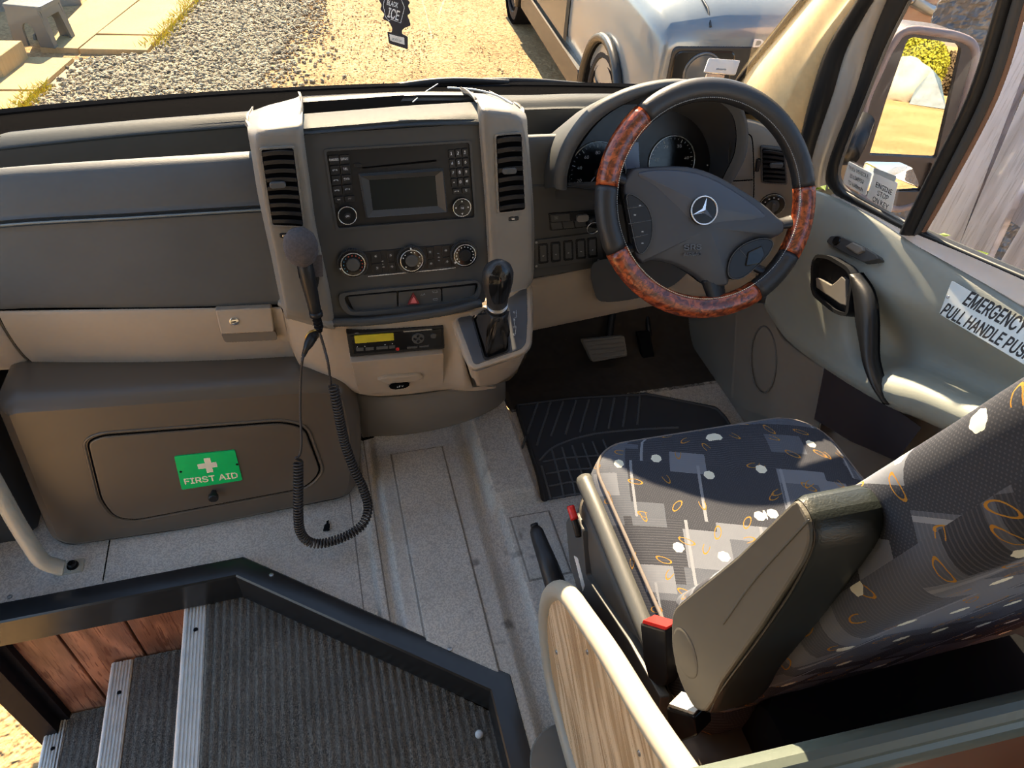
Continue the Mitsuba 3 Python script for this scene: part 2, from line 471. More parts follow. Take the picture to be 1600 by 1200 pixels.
def fabric(p, n, uv):
    u0, v0 = uv.x, uv.y
    ca, sa = math.cos(0.32), math.sin(0.32)
    u, v = u0 * ca - v0 * sa, u0 * sa + v0 * ca
    s = 0.125
    ax, ay = u / s, v / s
    sh = cell_rand(dr.floor(ay), 5, 1) * 0.6
    r = cell_rand(ax + sh, ay, 3)
    # smaller offset patches lying over the large ones
    bx, by = u / 0.085 + 0.37, v / 0.062 + 0.21
    r2 = cell_rand(bx, by, 9)
    fx, fy = bx - dr.floor(bx), by - dr.floor(by)
    inside = (fx < 0.78) & (fy < 0.8) & (r2 > 0.55)
    shade = dr.select(inside, cell_rand(bx, by, 12), r)
    dark, mid, lite = mi.Color3f(*S(52, 55, 63)), mi.Color3f(*S(78, 83, 93)), mi.Color3f(*S(102, 107, 117))
    c = dr.select(shade < 0.5, dark, dr.select(shade < 0.82, mid, lite))
    # woven dots and ribs, a different weave in each patch
    k = 2 * PI / 0.0052
    w1 = dr.sin(u0 * k) * dr.sin(v0 * k)
    w2 = dr.sin((u0 * 0.3 + v0) * k)
    w = dr.select(cell_rand(ax + sh, ay, 7) < 0.5, w1, w2)
    lift = smoothstep(0.35, 0.6, w)
    c = mix(c, S(124, 122, 126), 0.13 * lift)
    # a thin light line here and there
    ln = (dr.abs(ax + sh - dr.floor(ax + sh) - 0.06) < 0.022) & (r > 0.35)
    c = dr.select(ln, mi.Color3f(*S(120, 124, 132)), c)
    # orange looped threads
    for q, (sz, jx) in enumerate(((0.074, 0.0), (0.059, 0.43))):
        cx, cy = u0 / sz + jx, v0 / sz + jx * 1.7
        ix, iy = dr.floor(cx), dr.floor(cy)
        th = cell_rand(ix, iy, 20 + q) * 6.283
        dx = (cx - ix - 0.35 - 0.3 * cell_rand(ix, iy, 22 + q)) * sz
        dy = (cy - iy - 0.35 - 0.3 * cell_rand(ix, iy, 24 + q)) * sz
        ex = dx * dr.cos(th) + dy * dr.sin(th)
        ey = -dx * dr.sin(th) + dy * dr.cos(th)
        ey = ey + 18 * ex * ex * (cell_rand(ix, iy, 26 + q) - 0.5)
        rad = dr.sqrt(dr.square(ex / 2.6) + dr.square(ey))
        ring = (dr.abs(rad - 0.0052) < 0.00065) & (cell_rand(ix, iy, 28 + q) > 0.3)
        cut = (ex > 0.004) & (cell_rand(ix, iy, 30 + q) > 0.55)
        c = dr.select(ring & ~cut, mi.Color3f(*S(150, 108, 50)), c)
    # round pale spots
    sz = 0.088
    cx, cy = u / sz + 0.2, v / sz + 0.6
    ix, iy = dr.floor(cx), dr.floor(cy)
    dx, dy = (cx - ix - 0.3 - 0.4 * cell_rand(ix, iy, 40)) * sz, (cy - iy - 0.3 - 0.4 * cell_rand(ix, iy, 41)) * sz
    rr_ = dr.sqrt(dx * dx + dy * dy) + 0.0005 * dr.sin(7 * dr.atan2(dy, dx))
    c = dr.select((rr_ < 0.0098) & (cell_rand(ix, iy, 42) > 0.3), mi.Color3f(*S(205, 205, 190)), c)
    return c
fabric_m = M('fabric', proc(fabric), 0.95, spec=0.15)

def sand_col(p, n, uv):
    a = fbm(p.x * 1.1, p.y * 1.1, 0, 4)
    s = fbm(p.x * 60, p.y * 60, 0, 3)
    b = fbm(p.x * 16, p.y * 16, 3, 3)
    c = mix(S(146, 118, 80), S(186, 156, 114), smoothstep(0.25, 0.75, 0.5 * a + 0.5 * s))
    c = mix(c, S(120, 96, 66), 0.55 * smoothstep(0.60, 0.75, b) * smoothstep(0.45, 0.65, s))
    return c
sand_m = M('sand', proc(sand_col), 0.95, bump=proc(lambda p, n, uv: fbm(p.x * 55, p.y * 55, 0, 3), 3e-3), bscale=0.02)

def slab_col(p, n, uv):
    a = fbm(p.x * 3, p.y * 3, 1, 4)
    s = fbm(p.x * 120, p.y * 120, 0, 2)
    return mix(S(142, 122, 84), S(176, 154, 114), 0.6 * a + 0.4 * s)
slab_m = M('slab', proc(slab_col), 0.9)

def fence_col(p, n, uv):
    f = fbm(p.y * 40, p.z * 5, p.x * 40, 4)
    g = fbm(p.y * 240, p.z * 12, 3, 3)
    c = mix(S(176, 172, 174), S(206, 204, 208), smoothstep(0.3, 0.7, f))
    return mix(c, S(126, 118, 114), 0.3 * smoothstep(0.6, 0.75, g))
fence_m = M('fence', proc(fence_col), 0.85)

XC, WX = 0.145, 0.694
ROOF_Y = -1.8  # unseen roof carried back this far to cut light on the seat
lining = M('lining', S(192, 200, 200), 0.9)
GZ = -0.72   # the ground outside

def struct(name, label, mesh, m, smooth=35, parent=None):
    k = key_for(name, parent)
    scene[k] = mikit.ply(mesh, m, smooth)
    labels[k] = {'label': label, 'kind': 'structure'} if not parent else {'label': label}
    if not label:
        labels.pop(k)
    return k

def glass_pt(x, s):
    y0 = 1.665 - 0.12 * ((x - XC) / 0.92) ** 2
    return np.array([x, y0 - 0.82 * s, 0.745 + 0.97 * s])

# ------------------------------------------------------------------ cab floor: vinyl with moulded pads, ribs and a hump
def floor_h(x, y):
    sm = lambda a, b, t: np.clip((t - a) / (b - a), 0, 1) ** 2 * (3 - 2 * np.clip((t - a) / (b - a), 0, 1))
    h = np.zeros_like(x)
    inn = lambda t, a, b, w: sm(a - w, a + w, t) * (1 - sm(b - w, b + w, t))
    h += 0.014 * inn(x, 0.012, 0.034, 0.005)                         # narrow rib
    h += 0.020 * sm(0.040, 0.062, x) * (1 - sm(0.255, 0.285, x))      # tunnel pad
    pad = inn(x, 0.092, 0.222, 0.0022) * sm(0.3, 0.302, y) * (1 - sm(1.195, 1.199, y))
    h += 0.0035 * pad
    h += 0.055 * inn(x, 0.300, 0.418, 0.012) * sm(0.965, 1.0, y)      # block in front of the right-hand pad
    h += 0.022 * sm(0.31, 0.325, x) * (1 - sm(0.965, 1.0, y))
    h += 0.0030 * inn(x, 0.335, 0.43, 0.0022) * inn(y, 0.775, 0.945, 0.0022)
    front = 1.235 + 0.10 * np.clip((x - 0.03) / 0.4, 0, 1) ** 1.5
    h += 0.13 * sm(0, 0.17, y - front) ** 0.8 * (1 - sm(0.40, 0.43, x))
    h -= 0.0
    sl = sm(1.45, 1.80, y) * 0.42 * sm(0.40, 0.46, x)                 # toe board of the driver
    return h + sl

# ring outline of the stairwell (world x, y)
TR = [np.array([-0.95, 0.955]), np.array([-0.285, 0.968]), np.array([0.232, 0.600]), np.array([0.236, -0.35])]
def floor_mesh(xs, ys, keep):
    X, Y = np.meshgrid(xs, ys, indexing='ij')
    H = floor_h(X, Y)
    ok = keep(X, Y)
    a, b = X.shape
    id_ = np.arange(a * b).reshape(a, b)
    q = np.stack([id_[:-1, :-1], id_[1:, :-1], id_[1:, 1:], id_[:-1, 1:]], -1)
    good = ok[:-1, :-1] & ok[1:, :-1] & ok[1:, 1:] & ok[:-1, 1:]
    q = q[good]
    m = TM(np.stack([X, Y, H], -1).reshape(-1, 3), np.vstack([q[:, [0, 1, 2]], q[:, [0, 2, 3]]]))
    m.remove_unreferenced_vertices()
    return m

def beyond_trim(X, Y):
    """True on the cab side of the stairwell edge, two centimetres inside the angle trim."""
    d = 0.02
    s1 = Y > TR[0][1] + (X - TR[0][0]) * (TR[1][1] - TR[0][1]) / (TR[1][0] - TR[0][0]) - 0.012
    a, b = TR[1], TR[2]
    s2 = (Y - (a[1] + (X - a[0]) * (b[1] - a[1]) / (b[0] - a[0]))) > -0.03
    s3 = X > TR[2][0] - 0.012
    return np.where(X < TR[1][0], s1, np.where(X < TR[2][0], s2, s3))
xs = np.unique(np.concatenate([np.arange(-0.86, 0.0, 0.012), np.arange(0.0, 0.46, 0.0035), np.arange(0.46, 1.08, 0.02)]))
ys = np.unique(np.concatenate([np.arange(-0.6, 0.56, 0.02), np.arange(0.56, 1.42, 0.0045), np.arange(1.42, 1.8, 0.02)]))
FL = struct('floor', 'grey textured vinyl cab floor with moulded pads and ribs', floor_mesh(xs, ys, lambda X, Y: beyond_trim(X, Y) & ((Y < 1.315) | (X < 0.405))), floor_m, True)
part(FL, 'toe_board', floor_mesh(np.linspace(0.40, 1.08, 40), np.linspace(1.30, 1.78, 40), lambda X, Y: X > 0), toe_carpet, True, 'toe board darkened for the shade under the dashboard')
# seam strip on the left part of the floor
part(FL, 'seam', box(-0.545, -0.543, 0.985, 1.12, 0.0, 0.0012), void_m)
struct('wall_front', 'dark bulkhead behind the dashboard and pedals', cat(box(-0.9, 1.12, 1.72, 1.76, -0.1, 0.60), box(0.395, 0.42, 1.36, 1.72, 0.0, 0.40), grid(np.array([[[x, 1.74, 0.52] for x in np.linspace(-0.9, 1.12, 24)], [glass_pt(x, 0.004) + np.array([0, 0.012, 0.0]) for x in np.linspace(XC - 1.0, XC + 0.96, 24)]]), thick=0.01)), black_matte)

# ------------------------------------------------------------------ stairwell edge trim: black angle with a lip
def trim_piece(P, zt, w, drop):
    """Angle section swept along the polyline P (the inner top edge), top leg of width w to the outside, vertical leg down."""
    P = np.array(P)
    prof = [(0.0, zt - drop), (0.0, zt - 0.004), (0.003, zt), (w * 0.5, zt + 0.003), (w - 0.004, zt + 0.001), (w, zt - 0.004), (w, zt - 0.02), (0.010, zt - 0.02), (0.008, zt - drop)]
    rings = []
    for i, p in enumerate(P):
        dirs = []
        if i > 0: dirs.append(N(P[i] - P[i - 1]))
        if i + 1 < len(P): dirs.append(N(P[i + 1] - P[i]))
        ns = [np.array([-d[1], d[0]]) for d in dirs]
        nn = N(sum(ns))
        k = 1 / max(0.3, np.dot(nn, ns[0]))
        rings.append(np.array([[*(p + nn * k * a), z] for a, z in prof]))
    return ringloft(rings)
edge = thing('stairwell_edge_trim', 'glossy black angle trim bent around the edge of the entrance stairwell', 'edge trim')
part(edge, 'angle', trim_piece([TR[0] - [0, 0.045], TR[1] - [-0.012, 0.045], TR[2] - [0.0, 0.025] + [-0.036, -0.012], TR[3] - [0.036, 0]], 0.022, 0.047, 0.085), trim_black, 25)
for (u, v) in ((15, 932), (824, 897 + 1), (703, 1014)):
    p = Q(u, v, z=0.026) if u != 824 else Q(424, 898, z=0.026)
    part(edge, 'screw', TM(lathe([(0.0, -0.003), (0.005, -0.002), (0.0045, 0.001), (0.0, 0.0018)], 12).vertices + p, lathe([(0.0, -0.003), (0.005, -0.002), (0.0045, 0.001), (0.0, 0.0018)], 12).faces), steel)

# ------------------------------------------------------------------ steps down to the passenger door
stair = key_for('entrance_stairs')
labels[stair] = {'label': 'three carpeted steps with ridged aluminium nosings going down to the passenger door', 'category': 'stairs'}
YF = 0.948
def ribbed(x0, x1, y0, y1, z, pitch, amp, along='y', poly=None):
    """Ribbed carpet top, ribs running along y, cut to a polygon."""
    n = max(4, int((x1 - x0) / pitch * 4))
    xs_ = np.linspace(x0, x1, n)
    prof = z + amp * np.abs(np.sin(PI * (xs_ - x0) / pitch)) ** 0.7
    ys_ = np.linspace(y0, y1, 60)
    G = np.zeros((n, len(ys_), 3))
    wob = 0.001 * np.sin(ys_ * 60)
    for i in range(n):
        top = y1 if poly is None else poly(xs_[i])
        yy = np.linspace(y0, top, len(ys_))
        G[i] = np.stack([np.full(len(ys_), xs_[i]), yy, prof[i] + 0.0012 * meshkit.noise(np.stack([np.full(len(ys_), xs_[i]) * 90, yy * 90, yy * 0], -1))], -1)
    return grid(G, thick=0.008)
Z1, Z2, Z3 = -0.075, -0.275, -0.475
def well_edge(x):
    if x < TR[1][0] + 0.012: return YF
    return YF + (min(x, 0.2) - (TR[1][0] + 0.012)) * (0.565 - YF) / (0.198 - (TR[1][0] + 0.012)) - 0.004
part(stair, 'upper_carpet', ribbed(-0.352, 0.199, -0.3, YF, Z1, 0.0165, 0.0075, poly=well_edge), carpet, True, 'dark ribbed entrance carpet on the top step')
part(stair, 'middle_carpet', ribbed(-0.555, -0.40, -0.3, YF, Z2, 0.0165, 0.0035), carpet, True, 'dark flecked carpet on the middle step')
part(stair, 'lower_carpet', ribbed(-0.775, -0.60, -0.3, YF, Z3, 0.0165, 0.0035), carpet, True, 'dark flecked carpet on the bottom step')
def nosing(x, z, w=0.042):
    xs_ = [x - 0.004, x - 0.004, x]
    prof = [(x - 0.003, z - 0.05), (x - 0.006, z - 0.048), (x - 0.006, z - 0.002), (x - 0.003, z + 0.004)]
    n = 6
    for k in range(n):
        a = x + k * w / n
        prof += [(a + 0.0006, z + 0.006), (a + w / n * 0.55, z + 0.006), (a + w / n * 0.6, z + 0.002), (a + w / n * 0.95, z + 0.002)]
    prof += [(x + w, z + 0.004), (x + w, z - 0.001), (x, z - 0.004), (x, z - 0.05)]
    return ringloft([np.array([[a, y, b] for a, b in prof]) for y in (-0.3, 0.2, 0.6, YF - 0.002)])
for x, z in ((-0.392, Z1), (-0.598, Z2), (-0.80, Z3)):
    nk = part(stair, 'nosing', nosing(x, z), alu, 20, 'ridged aluminium step nosing')
    for y in (0.87, 0.5):
        sc = lathe([(0, 0), (0.005, 0), (0.0045, 0.0015), (0, 0.002)], 10)
        part(nk, 'screw', TM(sc.vertices + [x + 0.022, y, z + 0.005], sc.faces), black_matte)
part(stair, 'riser', box(-0.395, -0.388, -0.3, YF, Z2, Z1 - 0.045), carpet)
part(stair, 'riser', box(-0.600, -0.594, -0.3, YF, Z3, Z2 - 0.045), carpet)
part(stair, 'riser', box(-0.80, -0.794, -0.3, YF, -0.64, Z3 - 0.045), carpet)
part(stair, 'knob', blob((0.167, 0.52, Z1 + 0.012), 0.008, 2), white_print, True, 'small white plastic stud on the carpet')
# the wall under the trim, wood-grain planks
wl = struct('wall_stairwell', 'stairwell side under the cab floor, lined with wood-grain planks', box(-0.86, 0.24, YF + 0.012, YF + 0.03, -0.66, -0.02), black_matte)
gap = 0.0025
edges = [-0.83, -0.665, -0.53, -0.392, -0.27]
for i in range(4):
    a, b = edges[i] + gap, edges[i + 1] - gap
    fr = Frame([0, YF + 0.012, 0], [1, 0, 0], [0, -1, 0])
    part(wl, 'plank', fr.put(prism([(a, -0.66), (b, -0.66), (b, -0.06), (a, -0.06)], 0.0, 0.008, 0.002)), plank_m, 30)
part(wl, 'side_panel', grid(np.array([[[TR[1][0] + 0.012, YF + 0.006, z], [0.2, 0.57, z], [0.2, -0.3, z]] for z in (-0.12, 0.0)]), thick=0.01, flip=None), black_matte, 35, 'dark side of the stairwell below the diagonal trim')
# black frame of the passenger door opening
XJ = Q(60, 1072, y=0.955)[0]
M('jamb', S(24, 22, 26), 0.6, spec=0.1)
struct('door_1', 'black edge of the open passenger doorway', cat(
    box(XJ - 0.05, XJ, 0.905, 0.975, -0.66, -0.01, 0.008), box(XJ - 0.05, XJ + 0.02, 0.935, 0.975, -0.66, -0.01, 0.004)), 'mat_jamb', 40)

# ------------------------------------------------------------------ left side of the cab and the shell
lw = struct('wall_left', 'dark lower left side of the cab beside the cabinet', cat(box(-0.86, -0.80, 0.955, 1.75, -0.05, 0.62, 0.01), box(-0.80, -0.70, 1.13, 1.7, 0.0, 0.62, 0.03)), charcoal_smooth)
struct('wall_rear', 'unseen wall added far behind the seat to block light', box(-0.9, 1.12, -1.86, -1.8, -0.1, 1.8), lower_grey)  # unseen wall, added to keep light off the backrest
struct('wall_left_rear', 'unseen wall added behind the entrance to cut light from the left', box(-0.88, -0.83, -1.8, 0.15, -0.6, 1.8), lower_grey)  # unseen and windowless, added to cut light from the left
struct('floor_rear', 'unseen dark floor added behind the entrance', box(-0.83, 1.06, -1.8, -0.3, -0.06, -0.005), carpet)  # unseen floor, added for its bounce
struct('wall_right', 'outer side of the vehicle behind the driver door', box(1.095, 1.13, -2.6, 0.42, -0.5, 0.70), silver_paint)

# windscreen
thin = {'type': 'thindielectric', 'int_ior': 1.45}
scene['mat_glass'] = thin
G = np.array([[glass_pt(x, s) for x in np.linspace(XC - 0.93, XC + 0.925, 24)] for s in np.linspace(-0.03, 1.0, 10)])
struct('window_1', 'clear curved windscreen', grid(G), 'mat_glass', True)
# black ceramic border and header
bord = lambda s0, s1: grid(np.array([[glass_pt(x, s) - np.array([0, 0.004, 0.004]) for x in np.linspace(XC - 0.93, XC + 0.925, 24)] for s in (s0, s1)]), thick=0.002)
struct('trim_1', 'black border along the bottom of the windscreen', bord(-0.03, 0.008), black_matte)
struct('ceiling', 'pale roof lining of the cab, extended unseen to block sky light', cat(grid(np.array([[glass_pt(x, s) - np.array([0, 0.01, 0.012]) for x in np.linspace(XC - 0.98, XC + 0.97, 12)] for s in (0.97, 1.12)]), thick=0.02), box(-0.85, 1.08, ROOF_Y, 0.86, 1.80, 1.83)), lining)

# ------------------------------------------------------------------ dashboard
dash = thing('dashboard', 'charcoal and beige van dashboard with a central console and driver binnacle', 'dashboard')
US = [-160, 0, 200, 330, 450]
def row(vs, ys, us=US):
    return [Q(u, v, y=y) for u, v, y in zip(us, vs, ys)]
def yb(y, k=0.0):
    """Depth that falls back towards the door."""
    return [y + 0.06 + k, y + 0.025 + k, y + 0.004, y, y]
glass_base = [glass_pt(x, 0.004) for x in np.linspace(XC - 0.92, XC + 0.915, 9)]
strip_front = []
for p in glass_base:
    strip_front.append(np.array([p[0], p[1] - 0.17, 0.775]))
strip_mid = [0.5 * (a + b) + np.array([0, 0, 0.004]) for a, b in zip(glass_base, strip_front)]
part(dash, 'top_strip', loft([glass_base, strip_mid, strip_front], 3, 3, 0.01), void_m, True, 'dark upper strip against the windscreen')
# light padded band
charcoal_dim = M('charcoal_dim', S(58, 63, 66), 0.6, spec=0.15, bump=GRAIN, bscale=0.00035)  # darker copy of charcoal, takes down the sunlit dash tops
padA = row([228, 207, 188, 178, 168], yb(1.43))
padB = row([236, 214, 194, 183, 174], yb(1.40))
padC = row([252, 231, 210, 200, 190], yb(1.375))
padC2 = row([258, 236, 215, 204, 194], yb(1.378))
part(dash, 'upper_pad', loft([padA, padB, padC, padC2], 5, 4, 0.012), charcoal_dim, True, 'grey padded band behind the open tray')
# open tray
lipB = row([283, 262, 248, 240, 232], yb(1.262))
trayB = [p - np.array([0, 0.0, 0.06]) for p in padC2]
trayF = [np.array([p[0], p[1] + 0.012, q[2]]) for p, q in zip(lipB, trayB)]
part(dash, 'tray', loft([padC2, trayB, trayF, lipB], 5, 1, 0.004, smooth_rows=False), fascia_m, 30, 'dark open tray along the passenger side')
# upper passenger panel
lipA = row([286, 265, 251, 243, 235], yb(1.25))
pB = row([300, 279, 264, 256, 248], yb(1.233))
pC = row([336, 312, 295, 287, 279], yb(1.216))
pD = row([370, 345, 333, 325, 318], yb(1.204))
part(dash, 'airbag_panel', loft([lipB, lipA, pB, pC, pD], 5, 4, 0.008), charcoal, True, 'charcoal passenger panel above the crease')
pE = row([374, 349.5, 337.5, 329.5, 322.5], yb(1.212))
pE2 = row([376, 351, 339, 331, 324], yb(1.203))
part(dash, 'crease_edge', tube([p + np.array([0, -0.003, 0.0]) for p in spline(pE2, 5)], 0.0022, 8), 'mat_crease', True, 'pale tube standing for the highlight along the crease')
M('crease', S(112, 120, 122), 0.4)  # highlight on the crease, given as a lighter colour
pF = row([440, 415, 405, 400, 396], yb(1.192))
pG = row([500, 478, 475, 473, 469], yb(1.182))
pG2 = row([504, 482, 479, 477, 473], yb(1.2))
part(dash, 'passenger_panel', loft([pD, pE, pE2], 5, 1, 0.006, smooth_rows=False), charcoal_smooth, True)
part(dash, 'passenger_panel', loft([pE2, pF, pG, pG2], 5, 4, 0.008), charcoal, True, 'charcoal lower passenger panel')
part(dash, 'gap_shadow', loft([row([501, 479, 476, 474, 470], yb(1.22)), row([512, 492, 488, 485, 482], yb(1.22))], 5, 1, 0.005), void_m, True)
# glovebox lid, with a curved left end
def gl(v0, v1, v2, y, u0, u1):
    us = [u0, u0 + (u1 - u0) * 0.33, u0 + (u1 - u0) * 0.66, u1]
    return [Q(u, v, y=yy) for u, v, yy in zip(us, (v0, v0 * 0.6 + v2 * 0.4, v0 * 0.3 + v2 * 0.7, v2), (y + 0.03, y + 0.01, y, y))]
glove = [gl(485.5, 0, 479.5, 1.188, -6, 438), gl(489, 0, 483, 1.178, -3, 440), gl(515, 0, 512, 1.176, 10, 447), gl(550, 0, 545, 1.182, 34, 456), gl(574, 0, 568, 1.196, 60, 464), gl(579, 0, 573, 1.215, 66, 466)]
GB = part(dash, 'glovebox_lid', loft(glove, 6, 4, 0.006), beige, True, 'beige glovebox lid')
endp = [[Q(u, v, y=y) for u, v, y in ((-160, 508, 1.25), (-60, 494, 1.235), (-11, 486.5, 1.222))], [Q(u, v, y=y) for u, v, y in ((-160, 540, 1.25), (-60, 524, 1.225), (5, 515.5, 1.21))], [Q(u, v, y=y) for u, v, y in ((-160, 575, 1.255), (-60, 560, 1.23), (28.5, 550.5, 1.216))], [Q(u, v, y=y) for u, v, y in ((-160, 590, 1.26), (-60, 582, 1.24), (54, 575, 1.23))]]
part(dash, 'end_panel', loft(endp, 6, 4, 0.006), beige, True)
part(dash, 'gap_shadow', loft([[p + np.array([0, 0.02, 0]) for p in gl(482, 0, 476, 1.22, -40, 470)], [p + np.array([0, 0.02, 0]) for p in gl(585, 0, 577, 1.235, -40, 475)]], 4, 1, 0.004), void_m, True)
# latch plate of the glovebox
LF = Frame(Q(380, 505, y=1.170), [1, 0, 0], [0, -1, 0.12])
lt = part(GB, 'latch', LF.put(prism(rpoly(LF.pxs([(336, 483), (424, 479), (429, 517), (345, 521)]), 0.004), -0.02, 0.004, 0.003)), beige, 30, 'beige glovebox latch with a lock')
part(GB, 'latch_recess', LF.put(prism(rpoly(LF.pxs([(345, 521), (430, 517), (434, 531), (352, 535)]), 0.006), -0.02, 0.0005, 0.0)), 'mat_recess', 30)
M('recess', S(104, 96, 86), 0.6)  # flat plate, the shade of the recess is in this colour
lk = LF.px(366, 502, 0.005)
part(lt, 'lock', LF.put(lathe([(0, 0), (0.0085, 0), (0.0085, 0.0022), (0.007, 0.003), (0, 0.0032)], 20), *lk, 0.004), chrome, 40, 'round chrome glovebox lock')
part(lt, 'keyhole', LF.put(prism(rr(-0.0035, -0.001, 0.0035, 0.001, 0.0008), 0, 0.0036), *lk, 0.004), void_m)

# right-hand side, between console and binnacle, and beyond the wheel
rA = [Q(u, v, y=y) for u, v, y in ((760, 148, 1.45), (830, 148, 1.45), (900, 146, 1.45), (980, 146, 1.45), (1080, 146, 1.45))]
rB = [Q(u, v, y=y) for u, v, y in ((760, 155, 1.40), (830, 154, 1.40), (900, 152, 1.40), (980, 152, 1.40), (1080, 152, 1.40))]
rC = [Q(u, v, y=y) for u, v, y in ((760, 173, 1.37), (830, 172, 1.37), (900, 170, 1.37), (980, 172, 1.37), (1080, 172, 1.37))]
part(dash, 'upper_pad', loft([rA, rB, rC], 4, 4, 0.012), charcoal_dim, True)
rD = [p - np.array([0, 0, 0.07]) for p in rC]
rE = [Q(u, v, y=1.26) for u, v in ((790, 212), (830, 210), (880, 208), (895, 207), (905, 206.5))]
rD2 = [np.array([p[0], 1.28, q[2]]) for p, q in zip(rE, rD)]
part(dash, 'tray', loft([rC, rD, rD2, rE], 4, 1, 0.004, smooth_rows=False), fascia_m, 30)
rF = [Q(u, v, y=1.24) for u, v in ((790, 217), (830, 215), (880, 213), (895, 212), (902, 212))]
rG = [Q(u, v, y=1.225) for u, v in ((790, 245), (830, 243), (880, 240), (888, 240), (892, 240))]
rH = [Q(u, v, y=1.215) for u, v in ((800, 294), (832, 291), (880, 288), (884, 288), (888, 288))]
rH1 = [Q(u, v, y=1.222) for u, v in ((800, 296), (832, 293), (880, 290), (930, 288), (1080, 282))]
rH2 = [Q(u, v, y=1.212) for u, v in ((800, 298), (832, 295), (880, 292), (930, 290), (1080, 284))]
rI = [Q(u, v, y=1.205) for u, v in ((800, 372), (832, 370), (880, 366), (930, 361), (1080, 352))]
rJ = [Q(u, v, y=1.20) for u, v in ((800, 437), (832, 434), (880, 426), (945, 417), (1080, 402))]
part(dash, 'side_panel', loft([rE, rF, rG, rH, rH1], 4, 3, 0.006), charcoal, True, 'charcoal panel between console and binnacle')
part(dash, 'side_panel', loft([rH1, rH2, rI, rJ], 4, 3, 0.006), charcoal_smooth, True)
# beige knee panel
kA = [Q(u, v, y=y) for u, v, y in ((800, 440, 1.20), (832, 437, 1.20), (935, 417, 1.20), (1060, 400, 1.20), (1180, 385, 1.2))]
kB = [Q(u, v, y=y) for u, v, y in ((800, 480, 1.19), (834, 475, 1.19), (935, 455, 1.19), (1060, 438, 1.19), (1180, 420, 1.19))]
kC = [Q(u, v, y=y) for u, v, y in ((800, 522, 1.20), (834, 516, 1.20), (935, 495, 1.20), (1020, 478, 1.2), (1180, 452, 1.2))]
kD = [p + np.array([0, 0.05, -0.01]) for p in kC]
part(dash, 'knee_panel', loft([kA, kB, kC, kD], 5, 3, 0.006), beige, True, 'beige knee panel under the switches')
part(dash, 'column_shroud', ringloft([np.array([Q(u, v, y=y) for u, v in spline([(928, 410), (1000, 405), (1080, 405), (1060, 440), (1012, 462), (950, 472), (930, 460)], 4, closed=True)]) for y in (1.20, 1.155)]), charcoal_smooth, 40, 'dark lower shroud of the steering column')

# ------------------------------------------------------------------ central console
T12 = math.radians(12)
FA = Frame(Q(627, 290, y=1.15), [1, 0, 0], [0, -math.cos(T12), math.sin(T12)])
def fp(*pts, h=0.0):
    return FA.pxs(pts, h)
# dark centre fascia with the radio opening
fas = [(474, 210), (752, 193), (757, 260), (762, 330), (765, 400), (766, 440), (757, 472), (700, 488), (640, 496), (570, 502), (524, 505), (508, 440), (492, 360), (482, 280)]
radio_px = [(507, 234), (735, 220), (743, 341), (526, 358)]
rad = rpoly(fp(*radio_px), 0.006)
ash_px = [(527, 457), (570, 452), (640, 446), (700, 440), (745, 436), (752, 447), (746, 467), (700, 478), (640, 486), (570, 491), (545, 491), (532, 478)]
ashp = rpoly(fp(*ash_px), 0.012)
part(dash, 'centre_fascia', FA.put(plate(rpoly(fp(*fas), 0.004), [rad[::-1], ashp[::-1]], -0.03, 0.0)), fascia_m, 30, 'dark fascia in the centre of the console')
# the rounded top of the console
tp = [[Q(u, v, y=y) for u, v, y in ((470, 178, 1.27), (560, 171, 1.27), (650, 164, 1.27), (757, 158, 1.27))],
      [Q(u, v, y=y) for u, v, y in ((471, 183, 1.235), (560, 176, 1.235), (650, 169, 1.235), (757, 163, 1.235))],
      [Q(u, v, y=y) for u, v, y in ((473, 196, 1.19), (560, 189, 1.19), (650, 182, 1.19), (756, 175, 1.19))],
      [Q(u, v, y=y) for u, v, y in ((475, 210, 1.165), (560, 203, 1.165), (650, 196, 1.165), (755, 194, 1.165))],
      [Q(u, v, y=y) for u, v, y in ((475, 211, 1.18), (560, 204, 1.18), (650, 197, 1.18), (755, 195, 1.18))]]
part(dash, 'console_top', loft(tp, 5, 4, 0.01), charcoal_dim, True, 'rounded charcoal top of the centre console')
sl = [[Q(u, v, y=y) for u, v, y in ((470, 150, 1.36), (560, 146, 1.36), (650, 143, 1.36), (740, 143, 1.36))],
      [Q(u, v, y=y) for u, v, y in ((470, 160, 1.34), (560, 154, 1.34), (650, 149, 1.34), (740, 149, 1.34))]]
part(dash, 'console_tray_back', loft(sl, 5, 1, 0.01), charcoal, True)
part(dash, 'console_tray', loft([sl[1], [p - np.array([0, 0, 0.05]) for p in sl[1]], [np.array([p[0], p[1] + 0.005, p[2] - 0.04]) for p in tp[0]], tp[0]], 5, 1, 0.004, smooth_rows=False), black_plastic, 30, 'dark tray on top of the console')

